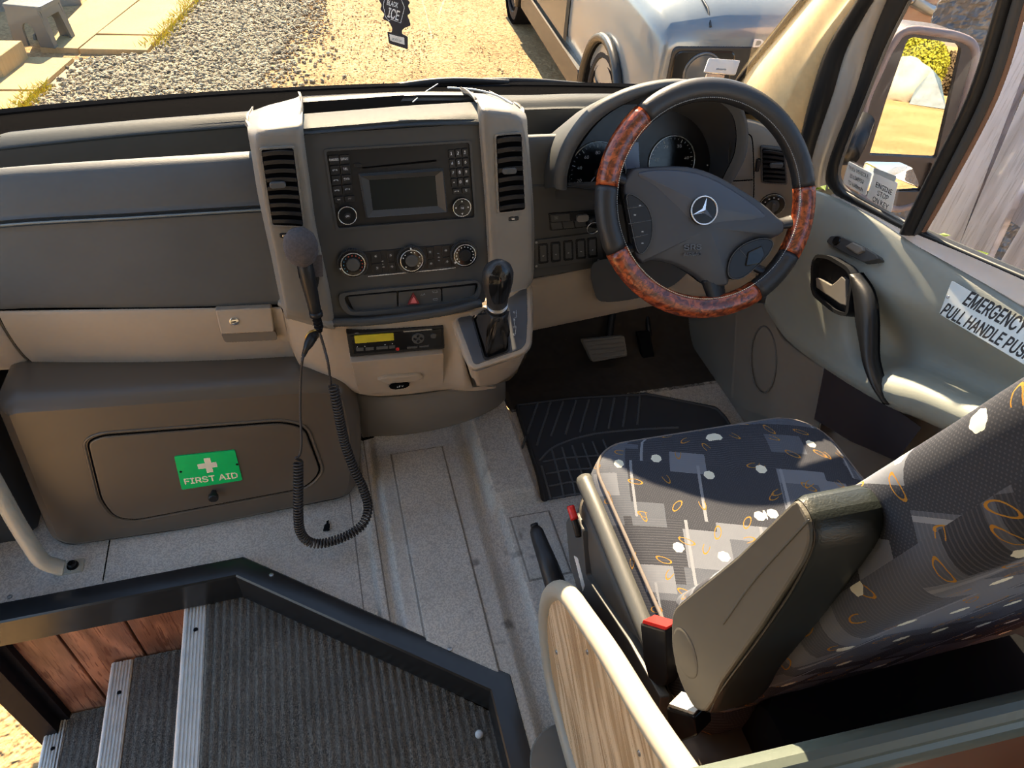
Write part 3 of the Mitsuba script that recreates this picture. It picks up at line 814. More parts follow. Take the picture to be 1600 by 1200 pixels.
# light grey side columns holding the vents, arching over the dash top
def column(name_px, vent_px, label):
    """Rows from the top of the arch to the seam above the beige shell: outer edge, front, inner edge."""
    rows = []
    for (uo, vo, uf, vf, ui, vi, y) in name_px:
        o, f, i = Q(uo, vo, y=y + 0.025), Q(uf, vf, y=y), Q(ui, vi, y=y)
        b = i + np.array([0, 0.035, -0.004])
        a = o + np.array([0, 0.03, -0.004])
        rows.append([a, o, 0.5 * (o + f) + np.array([0, -0.006, 0.002]), f, 0.5 * (f + i) + [0, -0.002, 0], i, b])
    return rows
hh = 0.014
def fy(u, v):
    return FA.hit(u, v, hh)[1]
L = [(396, 172, 420, 164, 466, 151, 1.34), (388, 186, 412, 178, 470, 164, 1.26), (387, 204, 408, 199, 471, 190, fy(430, 195) + 0.012)]
for uo, vo, uf, vf, ui, vi in ((392, 236, 404, 233, 474, 226), (402, 300, 414, 298, 483, 292), (413, 352, 424, 350, 490, 345), (424, 402, 435, 400, 500, 395), (437, 466, 446, 464, 513, 455), (443, 488, 452, 490, 521, 506), (446, 496, 455, 499, 523, 516)):
    L.append((uo, vo, uf, vf, ui, vi, FA.hit(uf, vf, hh)[1] + (0.03 if vo > 490 else 0)))
Lrows = column(L, None, '')
part(dash, 'console_column', loft(Lrows, 4, 5, 0.004), column_grey, True, 'light grey console column on the passenger side with a vent')
R = [(770, 147, 752, 146, 726, 143, 1.36), (808, 166, 782, 158, 740, 150, 1.27), (822, 180, 800, 172, 752, 165, fy(790, 175) + 0.012)]
for uo, vo, uf, vf, ui, vi in ((825, 210, 815, 206, 753, 196), (830, 270, 821, 268, 758, 262), (834, 330, 826, 329, 763, 330), (835, 385, 827, 388, 766, 398), (833, 432, 826, 436, 768, 440), (826, 446, 818, 452, 768, 462)):
    R.append((uo, vo, uf, vf, ui, vi, FA.hit(uf, vf, hh)[1]))
Rrows = column(R, None, '')
part(dash, 'console_column', loft(Rrows, 4, 5, 0.004), column_grey, True, 'light grey console column on the driver side with a vent')

# vents: recessed dark box standing a little proud, with curved slats and a thumb wheel
def vent(px, n, label, fr, depth=0.0, tab=None):
    P = fr.pxs(px, depth)           # corners: top left, top right, bottom right, bottom left
    fm = part(dash, 'air_vent', fr.put(plate(rpoly(inset(ccw(P), -0.003), 0.006), [rpoly(P, 0.004)[::-1]], depth - 0.014, depth + 0.0015)), column_grey if fr is FA else charcoal_smooth, 30, label)
    part(fm, 'vent_box', fr.put(prism(rpoly(P, 0.004), depth + 0.0005, depth + 0.0012)), void_m)
    for k in range(n):
        t = (k + 0.5) / n
        a, b = P[0] + (P[3] - P[0]) * t, P[1] + (P[2] - P[1]) * t
        s = np.linspace(0.02, 0.98, 9)
        bow = 0.0035 * (1 - (2 * s - 1) ** 2)
        th = np.linalg.norm(P[3] - P[0]) / n * 0.32
        line = np.array([fr.pt(*(a + (b - a) * q), depth + 0.004 + w) + w * fr.ey * 0.8 for q, w in zip(s, bow)])
        up = fr.ey * th * 0.75 + fr.n * th * 0.35
        m = ringloft([np.array([p + up - fr.n * .003, p + up + fr.n * 0.001, p - up + fr.n * 0.003, p - up - fr.n * .003]) for p in line])
        part(fm, 'slat', m, black_plastic, 30)
    if tab:
        c = fr.px(*tab, depth + 0.01)
        part(fm, 'thumb_tab', fr.put(prism(rr(-0.013, -0.0055, 0.013, 0.0055, 0.005), 0, 0.008, 0.002), *c, depth + 0.006), charcoal_smooth, 40)
vent([(408, 234), (458, 231), (474, 353), (426, 351)], 9, 'slatted air vent on the passenger side of the radio', FA, hh + 0.008, (434, 289))
vent([(775, 212), (814, 209), (820, 327), (780, 332)], 8, 'slatted air vent between radio and steering wheel', FA, hh + 0.008, (796, 267))
for (u, v) in ((446, 367), (802, 341)):
    c = FA.px(u, v, hh)
    part(dash, 'vent_slider', FA.put(prism(rr(-0.010, -0.004, 0.010, 0.004, 0.003), -0.004, 0.0035, 0.0012), *c, hh), black_plastic, 30)
    part(dash, 'vent_slider', FA.put(prism(rr(-0.005, -0.002, 0.002, 0.002, 0.001), 0, 0.0055, 0.001), *c, hh), chrome, 30)

# ------------------------------------------------------------------ radio
radio = thing('car_radio', 'black car radio with a small dark screen, a number pad and two round dials', 'car radio')
part(radio, 'body', FA.put(prism(rpoly(fp(*radio_px), 0.006), -0.03, -0.003, 0.001)), black_plastic, 30)
# thin frame, catching light on its left and bottom
part(radio, 'frame', FA.put(plate(rpoly(inset(ccw(fp(*radio_px)), -0.0015), 0.006), [rpoly(inset(ccw(fp(*radio_px)), 0.0022), 0.005)[::-1]], -0.012, 0.003)), fascia_m, 30, 'slim grey radio frame')
def pad(parent, name, px, h0, h1, m, bev=0.0008, r=0.0015, fr=FA, label=None):
    return part(parent, name, fr.put(prism(rpoly(fr.pxs(px, h0), r), h0, h1, bev)), m, 30, label)
# raised screen surround with sloping sides
so, si = fp((560, 272), (693, 263), (700, 332), (572, 341)), fp((577, 282), (680, 275), (684, 322), (583, 329))
so, si = ccw(so), ccw(si)
Vv = np.vstack([np.column_stack([so, np.full(4, -0.003)]), np.column_stack([0.8 * so + 0.2 * si, np.full(4, 0.006)]), np.column_stack([si, np.full(4, -0.0015)])])
Ff = []
for a in (0, 4):
    for k in range(4):
        j = (k + 1) % 4
        Ff += [[a + k, a + j, a + 4 + j], [a + k, a + 4 + j, a + 4 + k]]
part(radio, 'screen_surround', FA.put(TM(Vv, Ff)), fascia_m, False, 'sloped frame around the radio screen')
part(radio, 'screen', FA.put(prism(si, -0.006, -0.0012)), screen_dark, False, 'dark switched-off radio screen')
slot = fp((566, 262), (682, 250), (683, 253), (566, 264))
part(radio, 'disc_slot', FA.put(prism(slot, -0.003, -0.0022)), void_m, False)
pad(radio, 'eject_button', [(552, 255), (564, 254.5), (565, 261), (554, 262)], -0.003, 0.0, black_plastic)
def bil(c, s, t):
    c = np.array(c, float)
    return (1 - t) * ((1 - s) * c[0] + s * c[1]) + t * ((1 - s) * c[3] + s * c[2])
def keys(corners, nx, ny, texts, hgt, g=0.06, m=black_plastic):
    for j in range(ny):
        for i in range(nx):
            q = [bil(corners, (i + a) / nx, (j + b) / ny) for a, b in ((g, g), (1 - g, g), (1 - g, 1 - g), (g, 1 - g))]
            k = pad(radio, 'key', q, -0.003, 0.0004, m)
            t = texts[j][i]
            c = FA.px(*np.mean(q, 0), 0.0004)
            if t:
                part(k, 'lettering', text(FA, t, *c, hgt, 0.0003, depth=0.0003), white_print, False)
            elif t is None:
                part(k, 'symbol', FA.put(cat(prism(rr(-0.004, -0.0005, 0.004, 0.0006, 0.0004), 0, 0.0004), prism(rr(-0.004, -0.002, -0.0022, 0.0, 0.0006), 0, 0.0004), prism(rr(0.0022, -0.002, 0.004, 0.0, 0.0006), 0, 0.0004)), *c, 0.0004), grey_print, False)
keys([(512.5, 242), (546, 240), (552, 302), (519, 306)], 2, 4, [['RADIO', 'DISC'], [None, 'TEL'], [None, 'SYS'], [None, None]], 0.0036)
keys([(520, 307), (554, 304), (556, 315), (522, 318)], 2, 1, [['|◁◁'[:0] or '<<', '>>']], 0.003)
keys([(699, 233), (731, 230), (735, 290), (705, 293)], 3, 4, [['1', '2', '3'], ['4', '5', '6'], ['7', '8', '9'], ['*', '0', '#']], 0.005)
keys([(705, 294), (735, 291.5), (737, 302), (707, 304)], 2, 1, [[None, 'C']], 0.004)
def dial(parent, u, v, rad_, label, cross=False, txt=None):
    c = FA.px(u, v, 0.0)
    d = part(parent, 'dial', FA.put(lathe([(0, -0.003), (rad_, -0.003), (rad_, 0.004), (rad_ * 0.93, 0.0055), (rad_ * 0.86, 0.0052), (0, 0.0052)], 36), *c), gloss_black, 40, label)
    ring = np.array([[rad_ * 0.95 * math.cos(t), rad_ * 0.95 * math.sin(t), 0.0055] for t in np.linspace(0, 2 * PI, 48, endpoint=False)])
    part(d, 'ring', FA.put(tube(ring, 0.0008, 6, closed=True), *c), chrome, True, 'thin chrome ring')
    part(d, 'centre_button', FA.put(lathe([(0, 0), (rad_ * 0.38, 0), (rad_ * 0.36, 0.0075), (0, 0.008)], 24), *c), black_plastic, 40)
    if txt:
        part(d, 'lettering', text(FA, txt, *c, 0.0032, 0.008, depth=0.0003), white_print, False)
    if cross:
        for k in range(4):
            t = k * PI / 2
            tri = np.array([(0.0018, 0), (-0.0012, 0.0017), (-0.0012, -0.0017)])
            part(d, 'arrow', FA.put(TM(np.array(prism(tri, 0.005, 0.0058).vertices), prism(tri, 0.005, 0.0058).faces), *(c + rad_ * 0.66 * np.array([math.cos(t), math.sin(t)])), 0, t), white_print, False)
dial(radio, 542.5, 335.5, 0.0165, 'round volume dial of the radio', txt='ON')
dial(radio, 721, 323, 0.0172, 'round four-way control of the radio', cross=True, txt='OK')

# ------------------------------------------------------------------ climate control
clim = thing('climate_control', 'black heater panel with three round knobs under the car radio', 'control panel')
pn = [(536, 396), (590, 391), (650, 386), (740, 378), (744, 411), (690, 417), (650, 422), (600, 427), (540, 431)]
part(clim, 'panel', FA.put(prism(rpoly(fp(*pn), 0.006), -0.004, 0.0018, 0.001)), black_plastic, 30)
part(clim, 'bright_edge', tube([FA.hit(u, v, 0.002) for u, v in ((575, 432), (600, 429.5), (640, 425.5), (690, 421), (712, 418))], 0.0009, 6), alu, True, 'thin bright lower edge')
def knob(u, v, rad_, kind):
    c = FA.px(u, v, 0.01)
    k = part(clim, 'knob', FA.put(lathe([(0, 0), (rad_, 0), (rad_, 0.008), (rad_ * 0.95, 0.0115), (rad_ * 0.80, 0.0125), (0, 0.0125)], 40), *c), gloss_black, 40)
    V = []
    for i in range(60):
        t = i * 2 * PI / 60
        d = np.array([math.cos(t), math.sin(t)]) * rad_
        V.append(FA.put(box(-0.0011, 0.0011, -0.0006, 0.0006, 0.001, 0.0108), *(c + d * 0.992), 0, t))
    part(k, 'knurling', cat(*V), charcoal_smooth, False, kind='stuff', label='fine knurled rim')
    ring = np.array([[rad_ * 0.80 * math.cos(t), rad_ * 0.80 * math.sin(t), 0.0128] for t in np.linspace(0, 2 * PI, 48, endpoint=False)])
    part(k, 'ring', FA.put(tube(ring, 0.0009, 6, closed=True), *c), chrome, True, 'bright ring')
    part(k, 'centre', FA.put(lathe([(0, 0.0125), (rad_ * 0.46, 0.0125), (rad_ * 0.44, 0.0155), (rad_ * 0.40, 0.016), (0, 0.0155)], 28), *c), charcoal_smooth if kind != 'fan' else black_plastic, 40)
    for i in range(13):
        t = math.radians(225 - 270 * i / 12)
        m = white_print
        if kind == 'temp': m = 'mat_blue_print' if i < 5 else 'mat_red_print'
        if kind == 'air' and i in (1, 2, 5, 8, 10): continue
        part(k, 'mark', FA.put(prism(rr(-0.001, -0.001, 0.001, 0.001, 0.0005), 0.0122, 0.0131), *(c + rad_ * 0.63 * np.array([math.cos(t), math.sin(t)]))), m, False)
    t = {'temp': 195, 'air': 90, 'fan': 215}[kind]
    t = math.radians(t)
    part(k, 'pointer', FA.put(prism(rr(-0.0014, -0.0014, 0.0014, 0.0014, 0.0007), 0.010, 0.0133), *(c + rad_ * 0.9 * np.array([math.cos(t), math.sin(t)]))), white_print, False)
M('blue_print', S(70, 140, 170), 0.5)
M('red_print', S(200, 70, 50), 0.5)
knob(551.5, 412.5, 0.0265, 'temp')
knob(643, 406.5, 0.0255, 'air')
knob(726, 398, 0.0255, 'fan')
for q in ([(578, 393), (594, 391.5), (597, 408), (580, 410)], [(580, 412), (597, 410), (598, 426), (583, 428)], [(604, 391), (616, 390), (617, 406), (605, 408)], [(606, 410), (617, 408.5), (620, 423), (608, 425)],
          [(666, 386), (677, 385), (678, 402), (668, 403)], [(668, 405), (678, 404), (680, 419), (668, 420)], [(690, 384), (702, 382), (704, 399), (691, 400)], [(692, 402), (704, 400), (706, 416), (693, 417)]):
    k = pad(clim, 'button', q, 0.001, 0.0034, black_plastic)
    c = FA.px(*np.mean(q, 0), 0.004)
    a = cat(*[FA.put(prism(rr(-0.0026, -0.0004, 0.0026, 0.0004, 0.0003), 0, 0.0004), *c, 0.0034, t) for t in (0.0, 1.05, 2.1)])
    part(k, 'symbol', a, grey_print, False)
for (u, v) in ((597.5, 408), (598, 413), (599, 417), (685, 396), (685.5, 402), (686, 407)):
    c = FA.px(u, v, 0.002)
    part(clim, 'indicator', FA.put(prism(rr(-0.002, -0.0006, 0.002, 0.0006, 0.0004), 0.001, 0.0026), *c), grey_print, False)

# ------------------------------------------------------------------ switch strip with the hazard switch (the former ashtray)
sw = thing('switch_strip', 'dark recessed switch strip with a red hazard triangle under the heater knobs', 'switch panel')
inner = [(537, 460), (600, 454), (680, 447), (746, 440), (748, 448), (742, 463), (700, 472), (640, 479), (570, 485), (548, 486), (540, 474)]
part(sw, 'bezel', FA.put(cat(plate(rpoly(fp(*ash_px), 0.012), [rpoly(fp(*inner), 0.010)[::-1]], -0.028, 0.006))), charcoal_smooth, 30)
part(sw, 'lid', FA.put(prism(rpoly(fp(*inner), 0.010), -0.028, -0.010)), black_plastic, 30)
c1 = [[(542, 461), (619, 454), (620, 478), (553, 484)], [(622, 454), (688, 448), (689, 472), (622, 478)], [(690, 448), (742, 443), (740, 462), (691, 471)]]
for i, q in enumerate(c1):
    pad(sw, 'cover', q, -0.012, -0.004, charcoal_smooth, 0.001, 0.003)
hz = fp((646, 458), (656, 475), (637, 476), h=0.0)
tri = part(sw, 'hazard_switch', FA.put(prism(rpoly(hz, 0.0015), -0.006, 0.001, 0.001)), 'mat_hazard', 30, 'red hazard warning triangle')
M('hazard', S(120, 40, 46), 0.4)
part(tri, 'triangle', FA.put(prism(inset(ccw(hz), 0.003), 0, 0.0016)), 'mat_hazard_light', False)
M('hazard_light', S(206, 110, 116), 0.4)
c = FA.px(661, 461, 0)
part(sw, 'lettering', text(FA, 'ASR', *c, 0.0035, -0.003, depth=0.0006), grey_print, False)
for u, v in ((680, 457), (681, 469)):
    c = FA.px(u, v, 0)
    part(sw, 'symbol', FA.put(plate(rr(-0.005, -0.002, 0.005, 0.002, 0.0015), [rr(-0.004, -0.0013, 0.004, 0.0013, 0.001)[::-1]], -0.004, -0.003), *c), grey_print, False)

# ------------------------------------------------------------------ lower console shell (beige)
low = [
    [Q(u, v, y=y) for u, v, y in ((442, 489, 1.145), (480, 500, 1.125), (520, 509, 1.11), (570, 507, 1.098), (640, 501, 1.092), (700, 492, 1.09), (735, 486, 1.09), (760, 480, 1.09))],
    [Q(u, v, y=y) for u, v, y in ((447, 510, 1.145), (484, 518, 1.122), (523, 524, 1.107), (570, 523, 1.095), (640, 517, 1.09), (700, 508, 1.088), (728, 502, 1.085), (744, 500, 1.075))],
    [Q(u, v, y=y) for u, v, y in ((456, 545, 1.15), (492, 552, 1.122), (533, 558, 1.108), (575, 559, 1.096), (640, 554, 1.092), (697, 548, 1.088), (722, 546, 1.075), (736, 556, 1.085))],
    [Q(u, v, y=y) for u, v, y in ((474, 578, 1.16), (512, 590, 1.130), (545, 596, 1.112), (580, 599, 1.102), (640, 595, 1.098), (697, 586, 1.092), (726, 580, 1.07), (735, 582, 1.088))],
    [Q(u, v, y=y) for u, v, y in ((500, 592, 1.17), (530, 603, 1.140), (553, 612, 1.12), (585, 617, 1.112), (640, 613, 1.106), (700, 605, 1.10), (728, 606, 1.085), (752, 600, 1.085))],
    [Q(u, v, y=y) for u, v, y in ((506, 592, 1.22), (535, 603, 1.20), (558, 613, 1.18), (588, 619, 1.17), (640, 616, 1.16), (700, 609, 1.15), (740, 611, 1.13), (775, 606, 1.10))]]
part(dash, 'lower_console', loft(low, 5, 5, 0.005), beige, True, 'beige lower console shell under the fascia')
part(dash, 'seam_band', tube(spline([Q(u, v, y=y) for u, v, y in ((438, 472, 1.133), (460, 481, 1.116), (490, 495, 1.100), (521, 508, 1.089))], 5), 0.009, 8), lower_grey, True)
part(dash, 'fascia_foot', tube(spline([Q(u, v, y=y) for u, v, y in ((521, 504, 1.092), (580, 502, 1.083), (640, 495, 1.08), (700, 486, 1.079), (752, 473, 1.082))], 5), 0.0085, 10), fascia_m, True)
# tachograph
FB = Frame(Q(618, 532, y=1.088), [1, 0, 0], [0, -1, 0.10])
tacho = thing('tachograph', 'single-slot black tachograph with a yellow display in the lower console', 'tachograph')
tpx = [(541, 519), (692, 507), (694, 542), (547, 555)]
part(tacho, 'body', FB.put(prism(rpoly(FB.pxs(tpx), 0.002), -0.03, 0.006, 0.0012)), black_plastic, 30)
part(tacho, 'front', FB.put(prism(rpoly(FB.pxs([(547, 522), (689, 511), (690, 539), (552, 550)]), 0.002), 0.0, 0.0075, 0.001)), gloss_black, 30)
pad(tacho, 'display', [(553, 524), (614.5, 519.5), (615.5, 531), (555, 536)], 0.006, 0.0082, lcd_yellow, 0.0003, 0.001, FB, 'yellow backlit display')
pad(tacho, 'printer_slot', [(630, 516.5), (675, 513), (675, 515), (630, 518.5)], 0.006, 0.0082, steel, 0.0003, 0.0005, FB)
c = FB.px(653, 528, 0.007)
t4 = part(tacho, 'cross_key', FB.put(lathe([(0, 0), (0.0125, 0), (0.012, 0.003), (0, 0.003)], 28), *c, 0.007), charcoal_smooth, 40)
for k in range(4):
    t = k * PI / 2 + PI / 4
    part(t4, 'key', FB.put(prism(rr(-0.003, -0.0022, 0.003, 0.0022, 0.001), 0, 0.0042, 0.0005), *(c + 0.0062 * np.array([math.cos(t + PI / 4), math.sin(t + PI / 4)])), 0.007, t), gloss_black, 30)
c = FB.px(677, 524, 0.007)
part(tacho, 'round_key', FB.put(lathe([(0, 0), (0.006, 0), (0.0055, 0.003), (0, 0.003)], 24), *c, 0.007), charcoal_smooth, 40)
c = FB.px(621, 545, 0.007)
part(tacho, 'red_button', FB.put(lathe([(0, 0), (0.0038, 0), (0.0034, 0.002), (0, 0.0024)], 20), *c, 0.007), red_plastic, 40, 'small red button')
for q in ([(556, 543), (568, 542), (568, 547), (557, 548)], [(571, 542), (584, 541), (584, 546), (571, 547)], [(588, 541), (606, 539.5), (606, 544), (588, 545.5)], [(608, 539), (617, 538.5), (617, 543), (608, 544)], [(636, 541), (652, 540), (652, 543), (636, 544)], [(655, 540), (670, 538), (670, 541), (655, 542.5)]):
    pad(tacho, 'card_slot', q, 0.006, 0.0086, charcoal_smooth, 0.0004, 0.0006, FB)
for u, v in ((558, 542), (570, 541), (601.5, 538.5), (613, 537)):
    c = FB.px(u, v, 0.0088)
    part(tacho, 'mark', FB.put(prism(rr(-0.0009, -0.0009, 0.0009, 0.0009, 0.0004), 0, 0.0004), *c, 0.0088), white_print, False)
c = FB.px(557, 520.5, 0.008)
part(tacho, 'lettering', FB.put(prism(rr(-0.004, -0.0005, 0.004, 0.0005, 0.0003), 0, 0.0003), *c, 0.0076), grey_print, False)
# drawer below it with the 12 V socket
FD = Frame(Q(620, 585, y=1.088), [1, 0, 0], [0, -1, -0.22])
drw = part(dash, 'console_drawer', FD.put(prism(rpoly(FD.pxs([(547, 564), (693, 550), (693, 601), (640, 609), (561, 614)]), 0.004), -0.03, 0.004, 0.0015)), beige, 30, 'beige drawer front in the lower console')
hd = [(587, 588), (600, 583), (655, 579), (660, 583), (655, 589), (640, 591), (600, 594)]
part(drw, 'pull', FD.put(prism(rpoly(FD.pxs(hd), 0.006), 0, 0.011, 0.004)), beige, 30)
c = FD.px(624, 602, 0.008)
skt = part(drw, 'socket', FD.put(TM(np.array(lathe([(0, 0), (0.017, 0), (0.016, 0.004), (0.012, 0.005), (0, 0.005)], 28).vertices) * [1.25, 0.62, 1], lathe([(0, 0), (0.017, 0), (0.016, 0.004), (0.012, 0.005), (0, 0.005)], 28).faces), *c, 0.007), void_m, 40, 'black 12 V socket')
part(skt, 'lettering', text(FD, '12 V', *(c + [0.001, 0.002]), 0.0048, 0.0122, depth=0.0005), white_print, False)
# console foot down to the floor
foot = []
for t, pxs in ((0, ((548, 610, 1.19), (565, 618, 1.165), (600, 621, 1.15), (650, 617, 1.145), (700, 610, 1.14), (745, 603, 1.15), (786, 592, 1.22), (790, 588, 1.30))),
               (0.5, ((556, 645, 1.21), (572, 652, 1.18), (604, 654, 1.168), (650, 650, 1.165), (700, 641, 1.167), (746, 630, 1.185), (785, 612, 1.25), (790, 605, 1.32))),
               (1, ((566, 684, 1.24), (582, 682, 1.215), (610, 681, 1.205), (650, 677, 1.205), (700, 667, 1.212), (746, 652, 1.235), (783, 632, 1.29), (790, 622, 1.35)))):
    foot.append([Q(u, v, y=y) for u, v, y in pxs])
part(dash, 'console_foot', loft(foot, 5, 4, 0.01), lower_grey, True, 'curved grey foot of the console')
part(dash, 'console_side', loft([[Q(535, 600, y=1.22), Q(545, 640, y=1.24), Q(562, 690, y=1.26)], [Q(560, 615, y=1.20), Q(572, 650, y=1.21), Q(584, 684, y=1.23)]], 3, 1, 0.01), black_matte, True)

# ------------------------------------------------------------------ gear lever plinth
S1, S2, S3 = Q(716, 500, y=1.085), Q(823, 448, y=1.12), Q(741, 570, y=0.995)
FS = F3(S1, S2, S3)
plp = [(714, 498), (768, 487), (790, 470), (823, 447), (824, 500), (822, 536), (815, 546), (741, 571)]
PLP = rpoly(FS.pxs(plp), 0.008)
# beige body around and under the plate
big = inset(ccw(PLP), -0.012)
bodyr = [np.array([FS.pt(a, b, 0.001) for a, b in inset(ccw(PLP), -0.004)]), np.array([FS.pt(a, b, -0.004) for a, b in big])]
dn = np.array([0.0, 0.10, -0.03])
cen = bodyr[1].mean(0)
for s, k in ((0.35, 1.0), (0.75, 0.95), (1.0, 0.8)):
    bodyr.append((bodyr[1] - cen) * k + cen + dn * s)
part(dash, 'plinth_body', hull(np.vstack([(bodyr[1] - bodyr[1].mean(0)) * 0.97 + bodyr[1].mean(0) + [0, 0.01, -0.006], [Q(u, v, y=y) for u, v, y in ((738, 606, 1.09), (768, 602, 1.10), (790, 590, 1.16), (740, 520, 1.2), (800, 500, 1.25), (822, 558, 1.07), (808, 582, 1.11), (796, 594, 1.14), (752, 600, 1.06))]])), beige, 40, 'beige underside of the lever plinth')
pl = thing('gear_lever', 'automatic gear lever with a glossy black knob and folded leather boot on the console', 'gear lever')
part(dash, 'lever_plinth', ringloft(bodyr), beige, 40, 'beige plinth carrying the gear lever')
part(pl, 'plate', FS.put(prism(PLP, -0.004, 0.003, 0.0015)), 'mat_slate', 30, 'dark grey lever plate')
M('slate', S(74, 77, 82), 0.5)
bt = [(739, 497), (764, 490), (792, 483), (794, 549), (758, 562)]
BT = rpoly(FS.pxs(bt), 0.005)
part(pl, 'boot_frame', FS.put(plate(inset(ccw(BT), -0.003), [ccw(BT)[::-1]], 0.0, 0.006)), black_plastic, 30)
KB, KT = Q(777, 487, y=1.0), Q(777, 432, y=0.985)
axd = N(KT - KB)
fold = []
bc = np.array([FS.pt(a, b, 0.003) for a, b in ccw(rpoly(FS.pxs(bt), 0.01, 6))])
for s in np.linspace(0, 1, 9):
    tgt = KB + 0.017 * np.array([[math.cos(t), math.sin(t), 0] for t in np.linspace(0, 2 * PI, len(bc), endpoint=False)])
    best = min(range(len(bc)), key=lambda r: np.sum((np.roll(tgt, r, 0) - bc) ** 2))
    tgt = np.roll(tgt, best, 0)
    w = s ** 0.6
    ring = bc * (1 - w) + tgt * w
    k = np.arange(len(bc))
    wr = 0.005 * math.sin(PI * s) * np.sin(k * 2.1 + 5 * s) + 0.004 * math.sin(PI * s) * np.sin(k * 0.9 - 7 * s)
    ring = ring + (ring - ring.mean(0)) * (wr / 0.03)[:, None]
    fold.append(ring + np.array([0, 0, 0.0]))
part(pl, 'boot', ringloft(fold), leather, True, 'folded black leather boot')
part(pl, 'stem', tube([KB - axd * 0.01, KB + axd * 0.02], 0.0165, 16), gloss_black, True)
# knob: an upright egg, wider above, flattened front and back
ref = N(np.cross(axd, [1, 0, 0]))
ex_ = N(np.cross(ref, axd))
ringsK = []
base = Q(777, 478, y=0.995)
topk = Q(778, 409, y=0.985)
Lk = np.linalg.norm(topk - base)
for s, w in ((0, 0.016), (0.05, 0.0185), (0.2, 0.020), (0.4, 0.0245), (0.6, 0.0275), (0.75, 0.0275), (0.87, 0.0235), (0.95, 0.015), (0.99, 0.007), (1.0, 0.001)):
    a = np.linspace(0, 2 * PI, 28, endpoint=False)
    ringsK.append(base + (topk - base) * s + w * (np.cos(a)[:, None] * ex_ + 0.85 * np.sin(a)[:, None] * ref))
kn = part(pl, 'knob', ringloft(ringsK), leather, True, 'black leather-sided lever knob')
inl = []
for s, w in ((0.22, 0.010), (0.30, 0.0135), (0.5, 0.0185), (0.7, 0.0200), (0.84, 0.0185), (0.93, 0.0115), (0.985, 0.0045)):
    a = np.linspace(0.18 * PI, 0.82 * PI, 9) + PI
    ww = np.interp(s, [0, 0.05, 0.2, 0.4, 0.6, 0.75, 0.87, 0.95, 0.99, 1.0], [0.016, 0.0185, 0.020, 0.0245, 0.0275, 0.0275, 0.0235, 0.015, 0.007, 0.001])
    xs_ = np.linspace(-w, w, 9)
    sgn = 1 if np.dot(ref, EYE - base) > 0 else -1
    inl.append(base + (topk - base) * s + xs_[:, None] * ex_ + sgn * (0.0012 + 0.85 * np.sqrt(np.maximum(ww ** 2 - xs_ ** 2, 0)))[:, None] * ref)
part(kn, 'gloss_inlay', grid(np.array(inl), thick=0.001), gloss_black, True, 'glossy black inlay')
part(pl, 'collar', tube([base - axd * 0.003, base + axd * 0.004], 0.0195, 20), steel, True)
for i, ch in enumerate('PRND'):
    c = FS.px(803.5, 488 + 11.5 * i, 0.003)
    part(pl, 'lettering', text(FS, ch, *c, 0.0045, 0.003, depth=0.0004), white_print, False)
gt = [FS.hit(u, v, 0.0036) for u, v in ((806.5, 485), (807, 496), (803, 497), (803.5, 508), (806, 510), (805.5, 522), (802.5, 525))]
part(pl, 'gate_line', tube(gt, 0.0005, 5), white_print, True)

# ------------------------------------------------------------------ binnacle and instruments
hood_px = [(866, 292), (868, 262), (884, 218), (918, 173), (962, 146), (1010, 130), (1060, 124), (1110, 132), (1150, 156), (1166, 190), (1166, 235), (1150, 272), (1140, 285)]
hin_px = [(884, 296), (886, 268), (900, 230), (931, 190), (970, 163), (1014, 147), (1060, 141), (1103, 148), (1137, 168), (1150, 196), (1149, 236), (1134, 270), (1126, 285)]
def hring(px, y, n=5):
    return np.array([Q(u, v, y=y) for u, v in spline(px, n)])
h_out = hring(hood_px, 1.165)
h_in = hring(hin_px, 1.162)
mid_ = 0.5 * (h_out + h_in) + np.array([0, -0.010, 0.002])
back = [p + np.array([0, 0.20, -0.14]) for p in h_out]
back_mid = [p + np.array([0, 0.07, -0.042]) for p in h_out]
cavity = np.array([Q(u, v, y=1.30) for u, v in spline([(u + (1020 - u) * 0.04, v + 2) for u, v in hin_px], 5)])
bin_ = part(dash, 'binnacle_hood', cat(grid(np.array([back, back_mid, h_out, 0.6 * h_out + 0.4 * mid_ + [0, -.003, 0], mid_, 0.5 * (mid_ + h_in) + [0, -.001, 0], h_in]), thick=0.002)), charcoal, True, 'arched charcoal hood over the instruments')
part(dash, 'binnacle_cavity', grid(np.array([h_in, h_in * 0.5 + cavity * 0.5, cavity]), thick=0.002), black_matte, True)
clus = thing('instrument_cluster', 'dark instrument cluster with two ringed dials behind the steering wheel', 'instrument cluster')
CF = Frame(Q(1010, 245, y=1.285), [1, 0, 0], [0, -math.cos(0.35), math.sin(0.35)])
fc = CF.pxs([(868, 305), (872, 262), (895, 215), (935, 178), (1000, 152), (1070, 142), (1130, 158), (1158, 195), (1158, 270), (1140, 300)])
part(clus, 'face', CF.put(prism(rpoly(fc, 0.02), -0.006, 0.0, 0.0)), 'mat_cluster', False)
M('cluster', S(40, 42, 46), 0.35)
